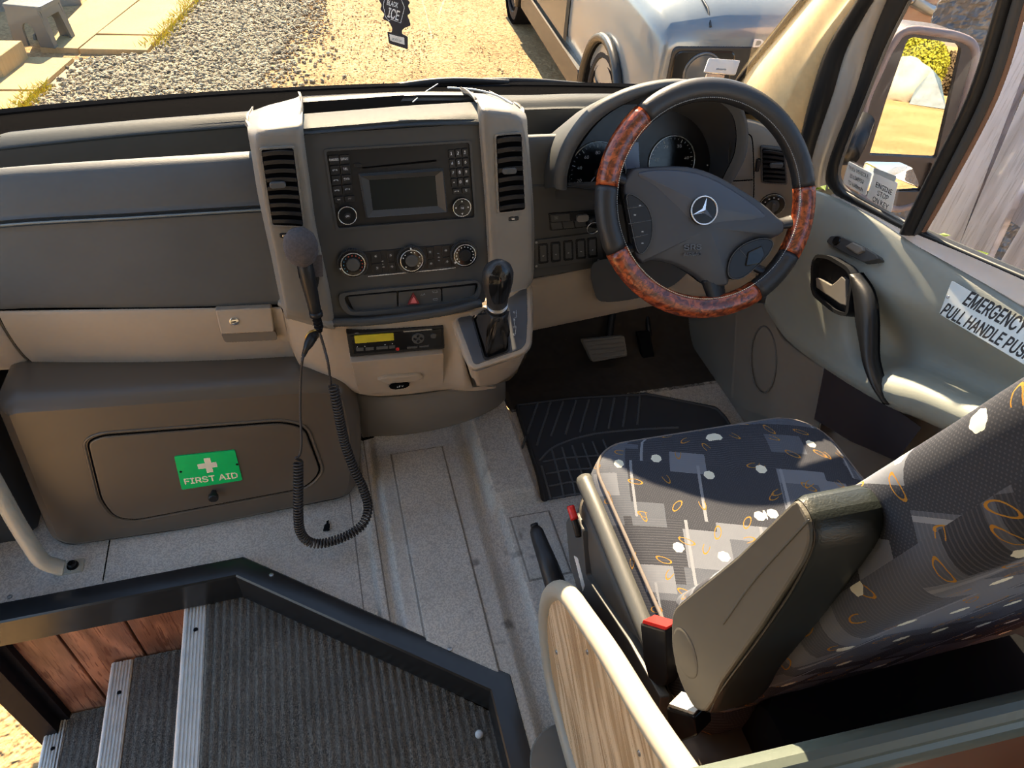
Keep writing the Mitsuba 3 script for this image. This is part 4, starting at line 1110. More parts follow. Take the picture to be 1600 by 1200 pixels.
def gauge(cu, cv, edge_px, label, nums, a0, a1, minor):
    c = CF.px(cu, cv)
    r = np.mean([np.linalg.norm(CF.px(*e) - c) for e in edge_px])
    g = part(clus, 'gauge', CF.put(lathe([(0, 0), (r, 0), (r, 0.001), (0, 0.001)], 48), *c), gloss_black, 40, label)
    ring = np.array([[r * math.cos(t), r * math.sin(t), 0.003] for t in np.linspace(0, 2 * PI, 64, endpoint=False)])
    part(g, 'ring', CF.put(tube(ring, 0.0013, 6, closed=True), *c), chrome, True, 'thin chrome ring')
    n = (len(nums) - 1) * minor
    for i in range(n + 1):
        t = math.radians(a0 + (a1 - a0) * i / n)
        L = 0.007 if i % minor == 0 else 0.0035
        w = 0.0007 if i % minor == 0 else 0.0004
        part(g, 'tick', CF.put(box(r * 0.93 - L, r * 0.93, -w, w, 0.001, 0.0018), *c, 0, t), white_print, False)
        if i % minor == 0 and nums[i // minor]:
            q = c + r * 0.66 * np.array([math.cos(t), math.sin(t)])
            part(g, 'number', text(CF, nums[i // minor], *q, 0.0062, 0.001, depth=0.0005), white_print, False)
    return g, c, r
g1, c, r1 = gauge(933, 271, [(886, 270), (930, 225), (899, 240)], 'speedometer with numbers 20 40 60 80', ['', '20', '40', '60', '80', '100', '120', '140', ''], 232, -52, 4)
t = math.radians(228)
part(g1, 'needle', CF.put(TM(np.array(prism([(0, -0.001), (r1 * 0.92, -0.0004), (r1 * 0.92, 0.0004), (0, 0.001)], 0.002, 0.003).vertices), prism([(0, -0.001), (r1 * 0.92, -0.0004), (r1 * 0.92, 0.0004), (0, 0.001)], 0.002, 0.003).faces), *c, 0, t), white_print, False)
part(g1, 'hub', CF.put(lathe([(0, 0), (0.009, 0), (0.008, 0.006), (0, 0.007)], 20), *c), black_plastic, 40)
gauge(1049, 253, [(1012, 255), (1086, 255), (1049, 216)], 'rev counter with numbers 10 20 30 40', ['', '10', '20', '30', '40', ''], 222, -42, 5)
part(clus, 'display', CF.put(prism(CF.pxs([(972, 224), (997, 222), (999, 262), (975, 264)]), 0, 0.002)), lcd_blue, False, 'pale blue display between the dials')
for u, v in ((887, 283), (893, 294), (1105, 258)):
    part(clus, 'lamp', CF.put(prism(rr(-.0015, -.0015, .0015, .0015, .0007), 0, 0.001), *CF.px(u, v)), white_print, False)
# lower fascia under the instruments
part(dash, 'binnacle_base', loft([[Q(u, v, y=1.205) for u, v in ((868, 291), (960, 300), (1060, 300), (1160, 286))], [Q(u, v, y=1.215) for u, v in ((868, 340), (960, 345), (1060, 345), (1160, 340))], [Q(u, v, y=1.22) for u, v in ((868, 420), (960, 420), (1060, 420), (1160, 420))]], 4, 3, 0.006), charcoal_smooth, True)

# right-hand end of the dashboard with vent, light switch
reA = [Q(u, v, y=y) for u, v, y in ((1140, 182, 1.24), (1180, 188, 1.225), (1215, 205, 1.21), (1250, 225, 1.19))]
reB = [Q(u, v, y=y) for u, v, y in ((1142, 200, 1.225), (1182, 205, 1.21), (1217, 220, 1.195), (1252, 236, 1.17))]
reC = [Q(u, v, y=y) for u, v, y in ((1138, 268, 1.205), (1178, 268, 1.195), (1215, 270, 1.18), (1250, 274, 1.155))]
reD = [Q(u, v, y=y) for u, v, y in ((1130, 350, 1.20), (1170, 352, 1.19), (1210, 352, 1.175), (1240, 352, 1.15))]
reE = [Q(u, v, y=y) for u, v, y in ((1120, 420, 1.20), (1160, 425, 1.19), (1195, 430, 1.175), (1220, 440, 1.15))]
part(dash, 'end_panel', loft([reA, reB, reC, reD, reE], 4, 4, 0.006), column_grey, True, 'grey dash end next to the driver door')
RE = F3(Q(1178, 352, y=1.19), Q(1240, 352, y=1.158), Q(1184, 230, y=1.202))
vent([(1191, 231), (1224, 236), (1228, 286), (1192, 284)], 7, 'small slatted air vent at the driver door', RE, 0.006, (1213, 258))
c = RE.px(1184, 258, 0.006)
part(dash, 'vent_wheel', RE.put(prism(rr(-0.004, -0.014, 0.004, 0.014, 0.003), 0, 0.006, 0.002), *c, 0.004), black_plastic, 30)
part(dash, 'seam', tube([Q(1146, 283, y=1.196), Q(1176, 281, y=1.186)], 0.0012, 6), void_m, True)
part(dash, 'seam', tube(spline([Q(1168, 208, y=1.207), Q(1176, 222, y=1.199), Q(1178, 290, y=1.186), Q(1176, 330, y=1.186)], 5), 0.0012, 6), void_m, True)
c = RE.px(1207, 321, 0.008)
ls = part(dash, 'light_switch', RE.put(lathe([(0, 0), (0.026, 0), (0.026, 0.004), (0.023, 0.007), (0, 0.007)], 36), *c, 0.003), gloss_black, 40, 'round light switch')
ring = np.array([[0.0255 * math.cos(t), 0.0255 * math.sin(t), 0.0045] for t in np.linspace(0, 2 * PI, 40, endpoint=False)])
part(ls, 'ring', RE.put(tube(ring, 0.0009, 6, closed=True), *c, 0.003), steel, True)
part(ls, 'grip', RE.put(cat(lathe([(0, 0.007), (0.014, 0.007), (0.0135, 0.011), (0, 0.011)], 28), prism(rr(-0.0035, -0.014, 0.0035, 0.014, 0.0034), 0.008, 0.021, 0.002)), *c, 0.003), charcoal_smooth, 40)
for t in (60, 90, 120, 150):
    t = math.radians(t)
    part(ls, 'symbol', RE.put(prism(rr(-0.0016, -0.0011, 0.0016, 0.0011, 0.0008), 0.007, 0.0076), *(c + 0.019 * np.array([math.cos(t), math.sin(t)])), 0.003), white_print, False)

# switch rows to the left of the steering wheel
SWF = Frame(Q(885, 400, y=1.198), [1, 0, 0], [0, -1, 0.10])
up = part(dash, 'upper_switch_row', SWF.put(prism(rpoly(SWF.pxs([(857, 333), (935, 327), (940, 352), (860, 360)]), 0.002), -0.01, 0.003, 0.001)), black_plastic, 30)
for i in range(4):
    q = [bil([(858, 346), (932, 340), (934, 351), (861, 358)], (i + a) / 4, b) for a, b in ((.04, .05), (.96, .05), (.96, .95), (.04, .95))]
    part(up, 'button', SWF.put(prism(rpoly(SWF.pxs(q), 0.001), 0, 0.0055, 0.001)), charcoal_smooth, 30)
q = [(859, 334.5), (889, 332), (890, 343.5), (860, 346)]
bt = part(up, 'button', SWF.put(prism(rpoly(SWF.pxs(q), 0.001), 0, 0.0055, 0.001)), charcoal_smooth, 30)
c = SWF.px(869, 340.5, 0.006)
part(bt, 'symbol', SWF.put(cat(*[box(-0.003 + 0.0028 * k, -0.002 + 0.0028 * k, -0.003, 0.003, 0, 0.0004) for k in range(3)]), *c, 0.0055), grey_print, False)
rp = thing('rocker_switch_panel', 'screwed-on panel of five upright rocker switches beside the steering wheel', 'switch panel')
part(rp, 'panel', SWF.put(prism(rpoly(SWF.pxs([(835, 375), (936, 362), (942, 404), (836, 420)]), 0.003), -0.01, 0.003, 0.0015)), charcoal_smooth, 30)
for u, v in ((838, 379), (838, 416), (935, 407)):
    part(rp, 'screw', SWF.put(lathe([(0, 0), (0.003, 0), (0.0024, 0.0012), (0, 0.0014)], 12), *SWF.px(u, v, 0.003), 0.003), steel, 40)
for i in range(5):
    u0 = 848.5 + 19.6 * i
    v0 = 396 - 2.35 * i
    if i == 4: u0 -= 1.5
    q = [(u0 - 8, v0 - 15), (u0 + 7, v0 - 16.5), (u0 + 8, v0 + 14), (u0 - 7, v0 + 16)]
    fr_ = part(rp, 'rocker_switch', SWF.put(prism(rpoly(SWF.pxs(q, 0.003), 0.004), 0.002, 0.006, 0.001)), black_plastic, 30)
    q2 = [(u0 - 5, v0 - 12), (u0 + 5, v0 - 13), (u0 + 5.5, v0 + 11), (u0 - 4.5, v0 + 12)]
    P = SWF.pxs(q2, 0.006)
    m = prism(rpoly(P, 0.002), 0.004, 0.0095, 0.001)
    V = np.array(m.vertices)
    mx, mn = V[:, 1].max(), V[:, 1].min()
    V[:, 2] = np.where(V[:, 2] > 0.008, V[:, 2] - 0.003 * (V[:, 1] - mn) / (mx - mn), V[:, 2])
    rk = part(fr_, 'rocker', SWF.put(TM(V, m.faces)), charcoal_smooth, 30)
    c = SWF.px(u0 + 0.5, v0 + 4, 0.009)
    part(fr_, 'symbol', SWF.put(prism(rr(-0.0018, -0.0012, 0.0018, 0.0012, 0.0005), 0, 0.0006), *c, 0.0088), grey_print, False)
# ignition key with ring, in its lock
ky = thing('ignition_key', 'car key with a wire ring in the ignition lock beside the wheel rim', 'key')
k0, k1 = Q(925, 345, y=1.175), Q(903, 341, y=1.12)
part(ky, 'lock', tube([Q(930, 347, y=1.2), k0], 0.013, 18), black_plastic, True)
part(ky, 'head', hull(np.vstack([FR.put(prism(rr(-0.008, -0.0065, 0.016, 0.0065, 0.005), -0.004, 0.004)).vertices for FR in [Frame(Q(907, 341, y=1.15), [1, 0, 0.02], [0, -1, 0.3])]])), steel, 40, 'grey key head')
rc = Q(927, 357, y=1.15)
part(ky, 'ring', tube(np.array([rc + 0.0125 * np.array([math.cos(t), 0.1, math.sin(t)]) for t in np.linspace(0, 2 * PI, 32, endpoint=False)]), 0.0008, 6, closed=True), chrome, True)
# turn-signal stalk
st = thing('indicator_stalk', 'black column stalk between the wheel spokes and the rim', 'stalk')
part(st, 'lever', tube(spline([Q(1020, 330, y=1.14), Q(985, 318, y=1.12), Q(962, 308, y=1.10), Q(935, 303, y=1.08)], 5), np.linspace(0.011, 0.008, 16), 12), black_plastic, True)

# ------------------------------------------------------------------ steering wheel
WD = 1.30
WC = EYE + ray(1105.5, 314.1) * WD
el, az = math.radians(33.85), math.radians(-4.75)
WF = Frame(WC, [1, 0, 0.0], [math.sin(az) * math.cos(el), -math.cos(az) * math.cos(el), math.sin(el)])
RO = 0.2194 * WD / 1.33
RT = 0.0205
RCI = RO - RT
wheel = thing('steering_wheel', 'four-spoke steering wheel in a black leather and burr wood cover with a round star badge', 'steering wheel')
def wang(u, v):
    a, b = WF.px(u, v)
    return math.atan2(b, a)
def arc_pts(t0, t1, n, r=RCI, h=0.0):
    return np.array([WF.pt(r * math.cos(t), r * math.sin(t), h) for t in np.linspace(t0, t1, n)])
cuts = [wang(998, 172), wang(938, 290), wang(951, 398), wang(1183, 462), wang(1240, 402), wang(1262, 292)]
cuts = np.unwrap(cuts)
kinds = ['burr', 'leather', 'burr', 'leather', 'burr', 'leather']
names = {'burr': 'wood_section', 'leather': 'leather_section'}
segs = [(cuts[i], cuts[i + 1] if i < 5 else cuts[0] + 2 * PI) for i in range(6)]
for (t0, t1), kd in zip(segs, kinds):
    n = max(8, int(abs(t1 - t0) / 0.05))
    ts = np.linspace(t0, t1, n)
    r = np.full(n, RT)
    r[0] = r[-1] = RT - (0.0012 if kd == 'leather' else 0.0)
    m = tube(arc_pts(t0, t1, n), r, 20)
    sk = part(wheel, names[kd], m, leather if kd == 'leather' else burr_m, True, 'black leather section of the rim' if kd == 'leather' else 'glossy red-brown burr wood section of the rim')
    # stitched seam along the inside
    dash_ = []
    tt = np.arange(t0, t1, 0.022) if t1 > t0 else np.arange(t1, t0, 0.022)
    for t in tt:
        pa = [WF.pt((RCI - RT * 0.80) * math.cos(q), (RCI - RT * 0.80) * math.sin(q), RT * 0.66) for q in (t, t + 0.013)]
        dash_.append(tube(pa, 0.0009, 5))
    part(sk, 'stitching', cat(*dash_), grey_print if kd == 'leather' else sign_cream, True, 'pale stitching', kind='stuff')
# hub and spokes: outline in the wheel plane taken at the height of the hub
HP = [(987, 264), (1010, 261), (1050, 259), (1085, 262), (1120, 275), (1155, 295), (1190, 318), (1212, 338), (1222, 346), (1222, 362), (1208, 372), (1190, 374), (1172, 378), (1150, 392), (1140, 410), (1138, 435), (1132, 447), (1106, 447), (1085, 432), (1055, 415), (1020, 407), (1002, 412), (990, 398), (984, 360), (977, 320), (972, 290)]
hp = ccw(WF.pxs(HP, 0.0))
hp = spline(hp, 3, closed=True)
def dome(p, hs, ins):
    rings = [np.array([WF.pt(a, b, h) for a, b in (inset(p, d) if d else p)]) for d, h in zip(ins, hs)]
    c = p.mean(0)
    last = inset(p, ins[-1])
    for s, h in ((0.75, hs[-1] + 0.006), (0.45, hs[-1] + 0.010), (0.15, hs[-1] + 0.012)):
        rings.append(np.array([WF.pt(a, b, h) for a, b in c + (last - c) * s]))
    return ringloft(rings)
hubk = part(wheel, 'airbag_cover', dome(hp, [-0.03, -0.004, 0.006, 0.010], [0.004, 0.0, 0.002, 0.006]), 'mat_hub', True, 'charcoal airbag cover with spokes')
M('hub', mottled(S(62, 64, 68), .08), 0.48, bump=GRAIN, bscale=0.0003)
# spokes to the rim
def spoke(pts, r0, r1):
    P = [WF.hit(u, v, -0.006) for u, v in pts]
    part(wheel, 'spoke', tube(spline(P, 4), np.linspace(r0, r1, 4 * (len(P) - 1) + 1), 12, flat=0.55), black_plastic, True)
spoke([(1110, 430), (1117, 452), (1122, 474)], 0.026, 0.022)
spoke([(1205, 352), (1228, 348), (1250, 342)], 0.013, 0.017)
spoke([(985, 285), (968, 278), (950, 272)], 0.016, 0.016)
spoke([(990, 385), (972, 392), (955, 398)], 0.014, 0.014)
spoke([(1150, 400), (1185, 420), (1215, 430)], 0.012, 0.012)
# smooth raised plaque with the star
pq = [(1000, 268), (1060, 264), (1110, 275), (1160, 303), (1200, 335), (1190, 350), (1160, 360), (1120, 374), (1085, 372), (1055, 350), (1035, 320), (1015, 290)]
pqf = ccw(WF.pxs(pq, 0.02))
pqf = spline(pqf, 3, closed=True)
c0 = WF.px(1099, 329, 0.026)
ec = WF.put(lathe([(0, 0.020), (0.0255, 0.020), (0.0255, 0.0255), (0.0235, 0.0265), (0, 0.0265)], 40), *c0, 0.003)
part(hubk, 'plaque', dome(pqf, [0.004, 0.0125, 0.0135], [0, 0.001, 0.004]), 'mat_plaque', True, 'smooth slate-coloured upper panel of the airbag cover')
M('plaque', S(70, 74, 82), 0.42)
em = part(wheel, 'badge', ec, black_plastic, 40, 'round chrome star badge')
ring = np.array([[0.0245 * math.cos(t), 0.0245 * math.sin(t), 0.027] for t in np.linspace(0, 2 * PI, 56, endpoint=False)])
part(em, 'ring', WF.put(tube(ring, 0.0016, 8, closed=True), *c0, 0.003), chrome, True)
a_up = math.atan2(*(WF.px(1104, 309, 0.027) - WF.px(1100, 329, 0.027))[::-1])
sv, sf = [], []
for k in range(3):
    t = a_up + k * 2 * PI / 3
    tip = 0.0235 * np.array([math.cos(t), math.sin(t)])
    for sgn in (-1, 1):
        sd = 0.0048 * np.array([math.cos(t + sgn * PI / 3), math.sin(t + sgn * PI / 3)])
        o = len(sv)
        sv += [(*tip, 0.027), (*sd, 0.027), (0, 0, 0.0315)]
        sf.append([o, o + 1, o + 2] if sgn < 0 else [o, o + 2, o + 1])
part(em, 'star', WF.put(TM(sv, sf), *c0, 0.003), chrome, False, 'three-pointed chrome star')
rtx = math.atan2(*(WF.px(1100, 384, .025) - WF.px(1066, 386, .025))[::-1])
rot_ = rtx - 0.02
c = WF.px(1083, 386, 0.0225)
part(hubk, 'lettering', text(WF, 'SRS', *c, 0.0095, 0.0195, rot_, 0.0022, True, wide=0.034), 'mat_hub_text', False)
c = WF.px(1083, 397, 0.0225)
part(hubk, 'lettering', text(WF, 'AIRBAG', *c, 0.0065, 0.0185, rot_, 0.002, False, wide=0.034), 'mat_hub_text', False)
M('hub_text', S(84, 87, 92), 0.5)
# button pads
def bpad(px, label, divide):
    p = spline(ccw(WF.pxs(px, 0.012)), 3, closed=True)
    k = part(wheel, 'button_pad', WF.put(prism(p, 0.004, 0.0165, 0.003)), black_plastic, 40, label)
    ringp = [WF.pt(a, b, 0.0165) for a, b in inset(p, 0.001)]
    part(k, 'rim', tube(ringp, 0.0009, 5, closed=True), grey_print if False else charcoal_smooth, True)
    for q in divide:
        part(k, 'divider', tube([WF.hit(u, v, 0.0168) for u, v in q], 0.0008, 5), charcoal_smooth, True)
    return k
b1 = bpad([(978, 304), (995, 308), (1012, 325), (1019, 350), (1016, 378), (1004, 396), (994, 392), (986, 360), (980, 330)], 'upper left pad of wheel buttons', [[(982, 350), (1018, 344)], [(988, 372), (1012, 366)], [(980, 326), (1005, 322)]])
for u, v in ((1000, 321), (992, 336), (1004, 362), (1004, 380)):
    part(b1, 'symbol', WF.put(prism(rr(-0.002, -0.0012, 0.002, 0.0012, 0.0008), 0, 0.0006), *WF.px(u, v, 0.017), 0.0165), grey_print, False)
b2 = bpad([(1142, 436), (1135, 425), (1140, 402), (1156, 384), (1178, 374), (1196, 372), (1207, 380), (1199, 398), (1182, 416), (1160, 434)], 'lower right pad of wheel buttons', [[(1156, 390), (1172, 408)]])
part(b2, 'rocker', WF.put(prism(rpoly(WF.pxs([(1168, 394), (1190, 384), (1194, 398), (1186, 412), (1164, 416)], 0.0165), 0.003), 0.015, 0.0195, 0.0015)), gloss_black, 30, 'glossy rocker button')
part(wheel, 'column', tube([WF.pt(0, 0, -0.02), WF.pt(0, 0.0, -0.09), WF.pt(0, -0.01, -0.2)], [0.045, 0.06, 0.075], 20), charcoal_smooth, True)

# ------------------------------------------------------------------ pedals, mat, footwell
ped = thing('brake_pedal', 'wide rubber-covered brake pedal in the dark footwell', 'pedal')
PF = F3(Q(912, 560, y=1.43), Q(985, 552, y=1.43), Q(905, 528, y=1.46))
PP = rpoly(PF.pxs([(908, 530), (975, 524), (980, 556), (925, 566)]), 0.008)
part(ped, 'pad', PF.put(prism(PP, -0.012, 0.006, 0.004)), lower_grey, 30, 'worn grey rubber pad')
for k in range(5):
    t = (k + .5) / 5
    a, b = PF.px(908 + 16 * t, 530 + 34 * t), PF.px(975 + 5 * t, 524 + 32 * t)
    part(ped, 'rib', tube([PF.pt(*(a + (b - a) * 0.06), 0.006), PF.pt(*(a + (b - a) * 0.94), 0.006)], 0.002, 6), lower_grey, True)
part(ped, 'arm', tube([Q(950, 545, y=1.46), Q(955, 500, y=1.52), Q(960, 470, y=1.55)], 0.011, 10), black_plastic, True)
acc = thing('accelerator_pedal', 'narrow dark accelerator pedal right of the brake pedal', 'pedal')
part(acc, 'pad', PF.put(prism(rpoly(PF.pxs([(1004, 522), (1024, 520), (1034, 575), (1016, 578)]), 0.004), -0.05, -0.035, 0.003)), black_matte, 30)
part(acc, 'arm', tube([Q(1015, 525, y=1.50), Q(1010, 490, y=1.56)], 0.008, 10), black_plastic, True)

mat = thing('floor_mat', 'black rubber floor mat with raised chevron ribs in front of the driver seat', 'floor mat')
mo = [Q(u, v, z=0.008)[:2] for u, v in ((804, 632), (890, 621), (1010, 614), (1120, 636), (1136, 652))]
mo += [np.array([1.00, 0.90]), np.array([0.98, 0.62]), np.array([0.452, 0.62])] + [Q(u, v, z=0.008)[:2] for u, v in ((880, 900), (862, 850), (838, 740))]
MO = rpoly(ccw(np.array(mo)), 0.012)
mh = lambda p: 0.0 + float(floor_h(np.array([p[0]]), np.array([p[1]]))[0]) * 0
part(mat, 'sheet', prism(MO, 0.001, 0.008, 0.002), rubber, 30)
part(mat, 'rim', tube(np.array([[a, b, 0.009] for a, b in inset(MO, 0.006)]), 0.0045, 8, closed=True), rubber, True)
def mline(pts, r=0.0030, w=None):
    P = np.array([Q(u, v, z=0.0085) for u, v in pts])
    part(mat, 'rib', tube(P, r * 1.15, 6), rubber_rib, True)
mline(spline([(843, 720), (858, 704), (880, 692), (930, 678), (1000, 671), (1060, 668)], 4), 0.003)
for k in range(9):
    u = 828 + k * 21.5
    mline([(u - (12 - k), 688 + (-3.0) * k + (12 if k < 2 else 0)), (u + 12 - 1.5 * k, 630 - 1.3 * k)])
for k in range(7):
    v = 722 + 19 * k
    mline([(848 + 5.0 * k, v), (880 + 4 * k, v - 6), (960, v - 12)], 0.0026)
for k in range(6):
    u = 862 + 16 * k
    mline([(u, 702 - 3 * k), (u + 16 + 2 * k, 760 - 3 * k), (u + 34 + 2 * k, 850)], 0.0026)
mline([(846, 728), (866, 800), (876, 845)], 0.003)
eye_c = Q(884, 872, z=0.009)
part(mat, 'eyelet', tube(np.array([eye_c + 0.016 * np.array([math.cos(t), math.sin(t), 0]) for t in np.linspace(0, 2 * PI, 32, endpoint=False)]), 0.003, 8, closed=True), black_plastic, True, 'round black fixing eyelet')

# ------------------------------------------------------------------ driver door
DW = Frame([1.06, 1.0, 0.75], [0, -1, 0], [-1, 0, -0.13])
door = key_for('door_2')
labels[door] = {'label': 'grey driver door with armrest, black grab handle and two window panes', 'kind': 'structure'}
DR = [
    [(1236, 282, 1.055), (1300, 306, 1.055), (1365, 337, 1.055), (1430, 378, 1.055), (1517, 430, 1.055), (1600, 480, 1.055), (1720, 552, 1.055)],
    [(1234, 292, 1.038), (1296, 316, 1.040), (1360, 348, 1.040), (1425, 390, 1.040), (1511, 443, 1.040), (1600, 496, 1.040), (1715, 565, 1.04)],
    [(1226, 330, 1.015), (1284, 356, 1.015), (1345, 388, 1.015), (1412, 430, 1.020), (1496, 478, 1.025), (1600, 535, 1.025), (1710, 598, 1.025)],
    [(1216, 385, 0.998), (1270, 405, 0.992), (1332, 435, 0.990), (1400, 470, 1.005), (1480, 510, 1.025), (1600, 575, 1.030), (1705, 630, 1.03)],
    [(1206, 425, 0.990), (1263, 448, 0.980), (1320, 488, 0.978), (1388, 512, 1.035), (1470, 550, 1.052), (1600, 612, 1.050), (1700, 662, 1.04)],
    [(1200, 450, 0.985), (1258, 488, 0.976), (1318, 535, 0.970), (1386, 560, 1.025), (1460, 582, 1.035), (1600, 648, 1.020), (1700, 695, 1.02)],
    [(1197, 466, 0.982), (1244, 515, 0.970), (1312, 562, 0.962), (1378, 590, 0.955), (1445, 606, 0.955), (1600, 672, 0.955), (1700, 718, 0.955)],
    [(1194, 476, 0.984), (1232, 528, 0.972), (1300, 580, 0.962), (1388, 630, 0.950), (1450, 652, 0.948), (1600, 722, 0.948), (1700, 770, 0.948)],
    [(1192, 479, 1.03), (1230, 532, 1.03), (1300, 585, 1.03), (1386, 636, 1.03), (1448, 660, 1.03), (1600, 732, 1.03), (1700, 782, 1.03)]]
part(door, 'inner_panel', loft([[Q(u, v, x=x) for u, v, x in r] for r in DR], 5, 4, 0.006), door_grey, True, 'grey moulded inner door panel')
def dp(u, v, x, h=0.0):
    return Q(u, v, x=x)
# lower wall of the footwell and door bottom
part(door, 'lower_panel', box(1.062, 1.075, -0.6, 1.78, 0.0, 0.55), lower_grey)
kf = [[Q(u, v, x=x) for u, v, x in r] for r in (
    [(1150, 440, 1.02), (1175, 470, 1.015), (1200, 480, 1.01), (1225, 530, 1.01), (1292, 580, 1.01)],
    [(1148, 530, 1.02), (1172, 540, 1.012), (1215, 560, 1.01), (1240, 590, 1.01), (1285, 625, 1.01)],
    [(1142, 620, 1.025), (1165, 640, 1.02), (1205, 655, 1.015), (1230, 680, 1.015), (1275, 690, 1.015)])]
part(door, 'kick_panel', loft(kf, 5, 4, 0.006), lower_grey, True, 'lower grey kick panel')
ov = [Q(1193 + 22 * math.cos(t) * (0.9), 562 + 52 * math.sin(t), x=1.009) for t in np.linspace(0, 2 * PI, 32, endpoint=False)]
part(door, 'oval_ring', tube(ov, 0.0022, 6, closed=True), 'mat_shadow_grey', True, 'moulded oval outline')
M('shadow_grey', S(96, 95, 92), 0.5)
part(door, 'door_pocket', ringloft([np.array([Q(u, v, x=x) for u, v in ((1289, 570), (1340, 600), (1400, 640), (1440, 668), (1400, 720), (1330, 690), (1272, 655))]) for x in (1.02, 0.985)]), 'mat_plum', 30, 'dark plum door pocket')
M('plum', S(44, 38, 42), 0.6)
# latch bowl and lever
HF = F3(Q(1276, 480, x=0.958), Q(1332, 500, x=0.956), Q(1282, 405, x=0.976))
hb = [(1281, 400), (1300, 402), (1330, 420), (1338, 436), (1332, 470), (1330, 494), (1310, 488), (1278, 462), (1274, 450), (1275, 412)]
HB = rpoly(HF.pxs(hb), 0.016, 6)
bezel = part(door, 'latch_bowl', HF.put(cat(plate(inset(ccw(HB), -0.003), [inset(ccw(HB), 0.004)[::-1]], -0.012, 0.010), prism(inset(ccw(HB), 0.003), -0.012, -0.004))), black_plastic, 30, 'black latch bowl')
lv = [(1279, 434), (1286, 436), (1304, 446), (1312, 440), (1320, 432), (1326, 437), (1327, 478), (1318, 476), (1280, 450)]
part(door, 'latch_lever', HF.put(prism(rpoly(HF.pxs(lv), 0.003), -0.002, 0.008, 0.002)), silver_paint if False else 'mat_warm_grey', 30, 'grey door latch lever')
M('warm_grey', S(112, 109, 104), 0.4, spec=0.3)
hl0 = [(1328, 428, .968), (1333, 470, .958), (1336, 500, .951), (1341, 530, .945), (1349, 570, .940), (1363, 602, .940), (1380, 628, .95)]
hr0 = [(1340, 427, .972), (1358, 455, .964), (1365, 490, .956), (1366, 530, .950), (1367, 565, .945), (1378, 605, .945), (1393, 632, .955)]
hl1, hr1 = [spline([Q(*p[:2], x=p[2]) for p in L_], 6) for L_ in (hl0, hr0)]
in_ = np.array([-1.0, -0.3, 0.2]) / 1.06
gh_rings = [np.array([a - in_ * 0.02, a, a * 0.8 + b * 0.2 + in_ * 0.009, a * 0.5 + b * 0.5 + in_ * 0.012, a * 0.2 + b * 0.8 + in_ * 0.009, b, b - in_ * 0.02]) for a, b in zip(hl1, hr1)]
gh = spline([Q(u, v, x=x) for u, v, x in ((1288, 406, 0.976), (1318, 418, 0.965), (1340, 444, 0.955), (1347, 490, 0.945), (1352, 540, 0.938), (1362, 580, 0.936), (1380, 616, 0.945), (1392, 630, 0.957))], 6)
part(door, 'grab_handle', ringloft(gh_rings), black_plastic, True, 'black grab handle')
# window switch plate
SF = F3(Q(1300, 390, x=1.000), Q(1375, 418, x=1.000), Q(1312, 362, x=1.017))
sp = part(door, 'window_switch_plate', SF.put(prism(rpoly(SF.pxs([(1293, 378), (1300, 370), (1313, 369), (1342, 381), (1372, 399), (1376, 406), (1352, 411), (1325, 398), (1300, 385)]), 0.004), -0.012, 0.005, 0.002)), 'mat_warm_dark', 30, 'dark window switch plate')
M('warm_dark', S(62, 64, 66), 0.45, spec=0.3)
c = SF.px(1307, 376, 0.006)
part(sp, 'mirror_knob', SF.put(lathe([(0, 0.004), (0.010, 0.004), (0.0085, 0.008), (0, 0.0085)], 24), *c), gloss_black, 40)
part(sp, 'window_switch', SF.put(prism(rpoly(SF.pxs([(1322, 386), (1334, 379), (1350, 386), (1352, 393), (1340, 398)], 0.006), 0.003), 0.004, 0.011, 0.003)), 'mat_warm_grey', 40)
# warning sign
EF = F3(Q(1466, 490, x=0.998), Q(1600, 566, x=1.006), Q(1486, 438, x=1.024))
tl, bl, tr, br = EF.px(1486, 437, 0.005), EF.px(1466, 490, 0.005), EF.px(1600, 503, 0.005), EF.px(1600, 570, 0.005)
ext = lambda p, q, k: p + (q - p) * k
sign = thing('emergency_sign', 'silver emergency notice plate with black capitals on the driver door', 'sign')
poly = [bl, ext(bl, br, 1.28), ext(tl, tr, 1.32), tl]
part(sign, 'plate', EF.put(prism(rpoly(poly, 0.004), -0.004, 0.003, 0.0008)), plate_silver, 30)
e0, e1 = EF.px(1511, 466, 0.003), EF.px(1598, 512, 0.003)
dirv = N(ext(tl, tr, 1.0) - tl)
rot_ = math.atan2(dirv[1], dirv[0])
def line_text(s, p0, p1, height):
    mid = 0.5 * (p0 + p1)
    d = p1 - p0
    part(sign, 'lettering', text(EF, s, *mid, height, 0.003, math.atan2(d[1], d[0]), 0.0006, True, wide=np.linalg.norm(d)), black_print, False)
hl = np.linalg.norm(EF.px(1515, 456, .003) - EF.px(1510, 476, .003))
line_text('EMERGENCY', EF.px(1511, 465, .003), EF.px(1603, 513, .003), hl * 1.05)
line_text('PULL HANDLE PUSH', EF.px(1475, 482, .003), EF.px(1613, 556, .003), hl * 0.92)
part(sign, 'screw', EF.put(lathe([(0, 0), (0.003, 0), (0.0022, 0.0012), (0, 0.0014)], 12), *EF.px(1481, 464, .003), 0.003), steel, 40)

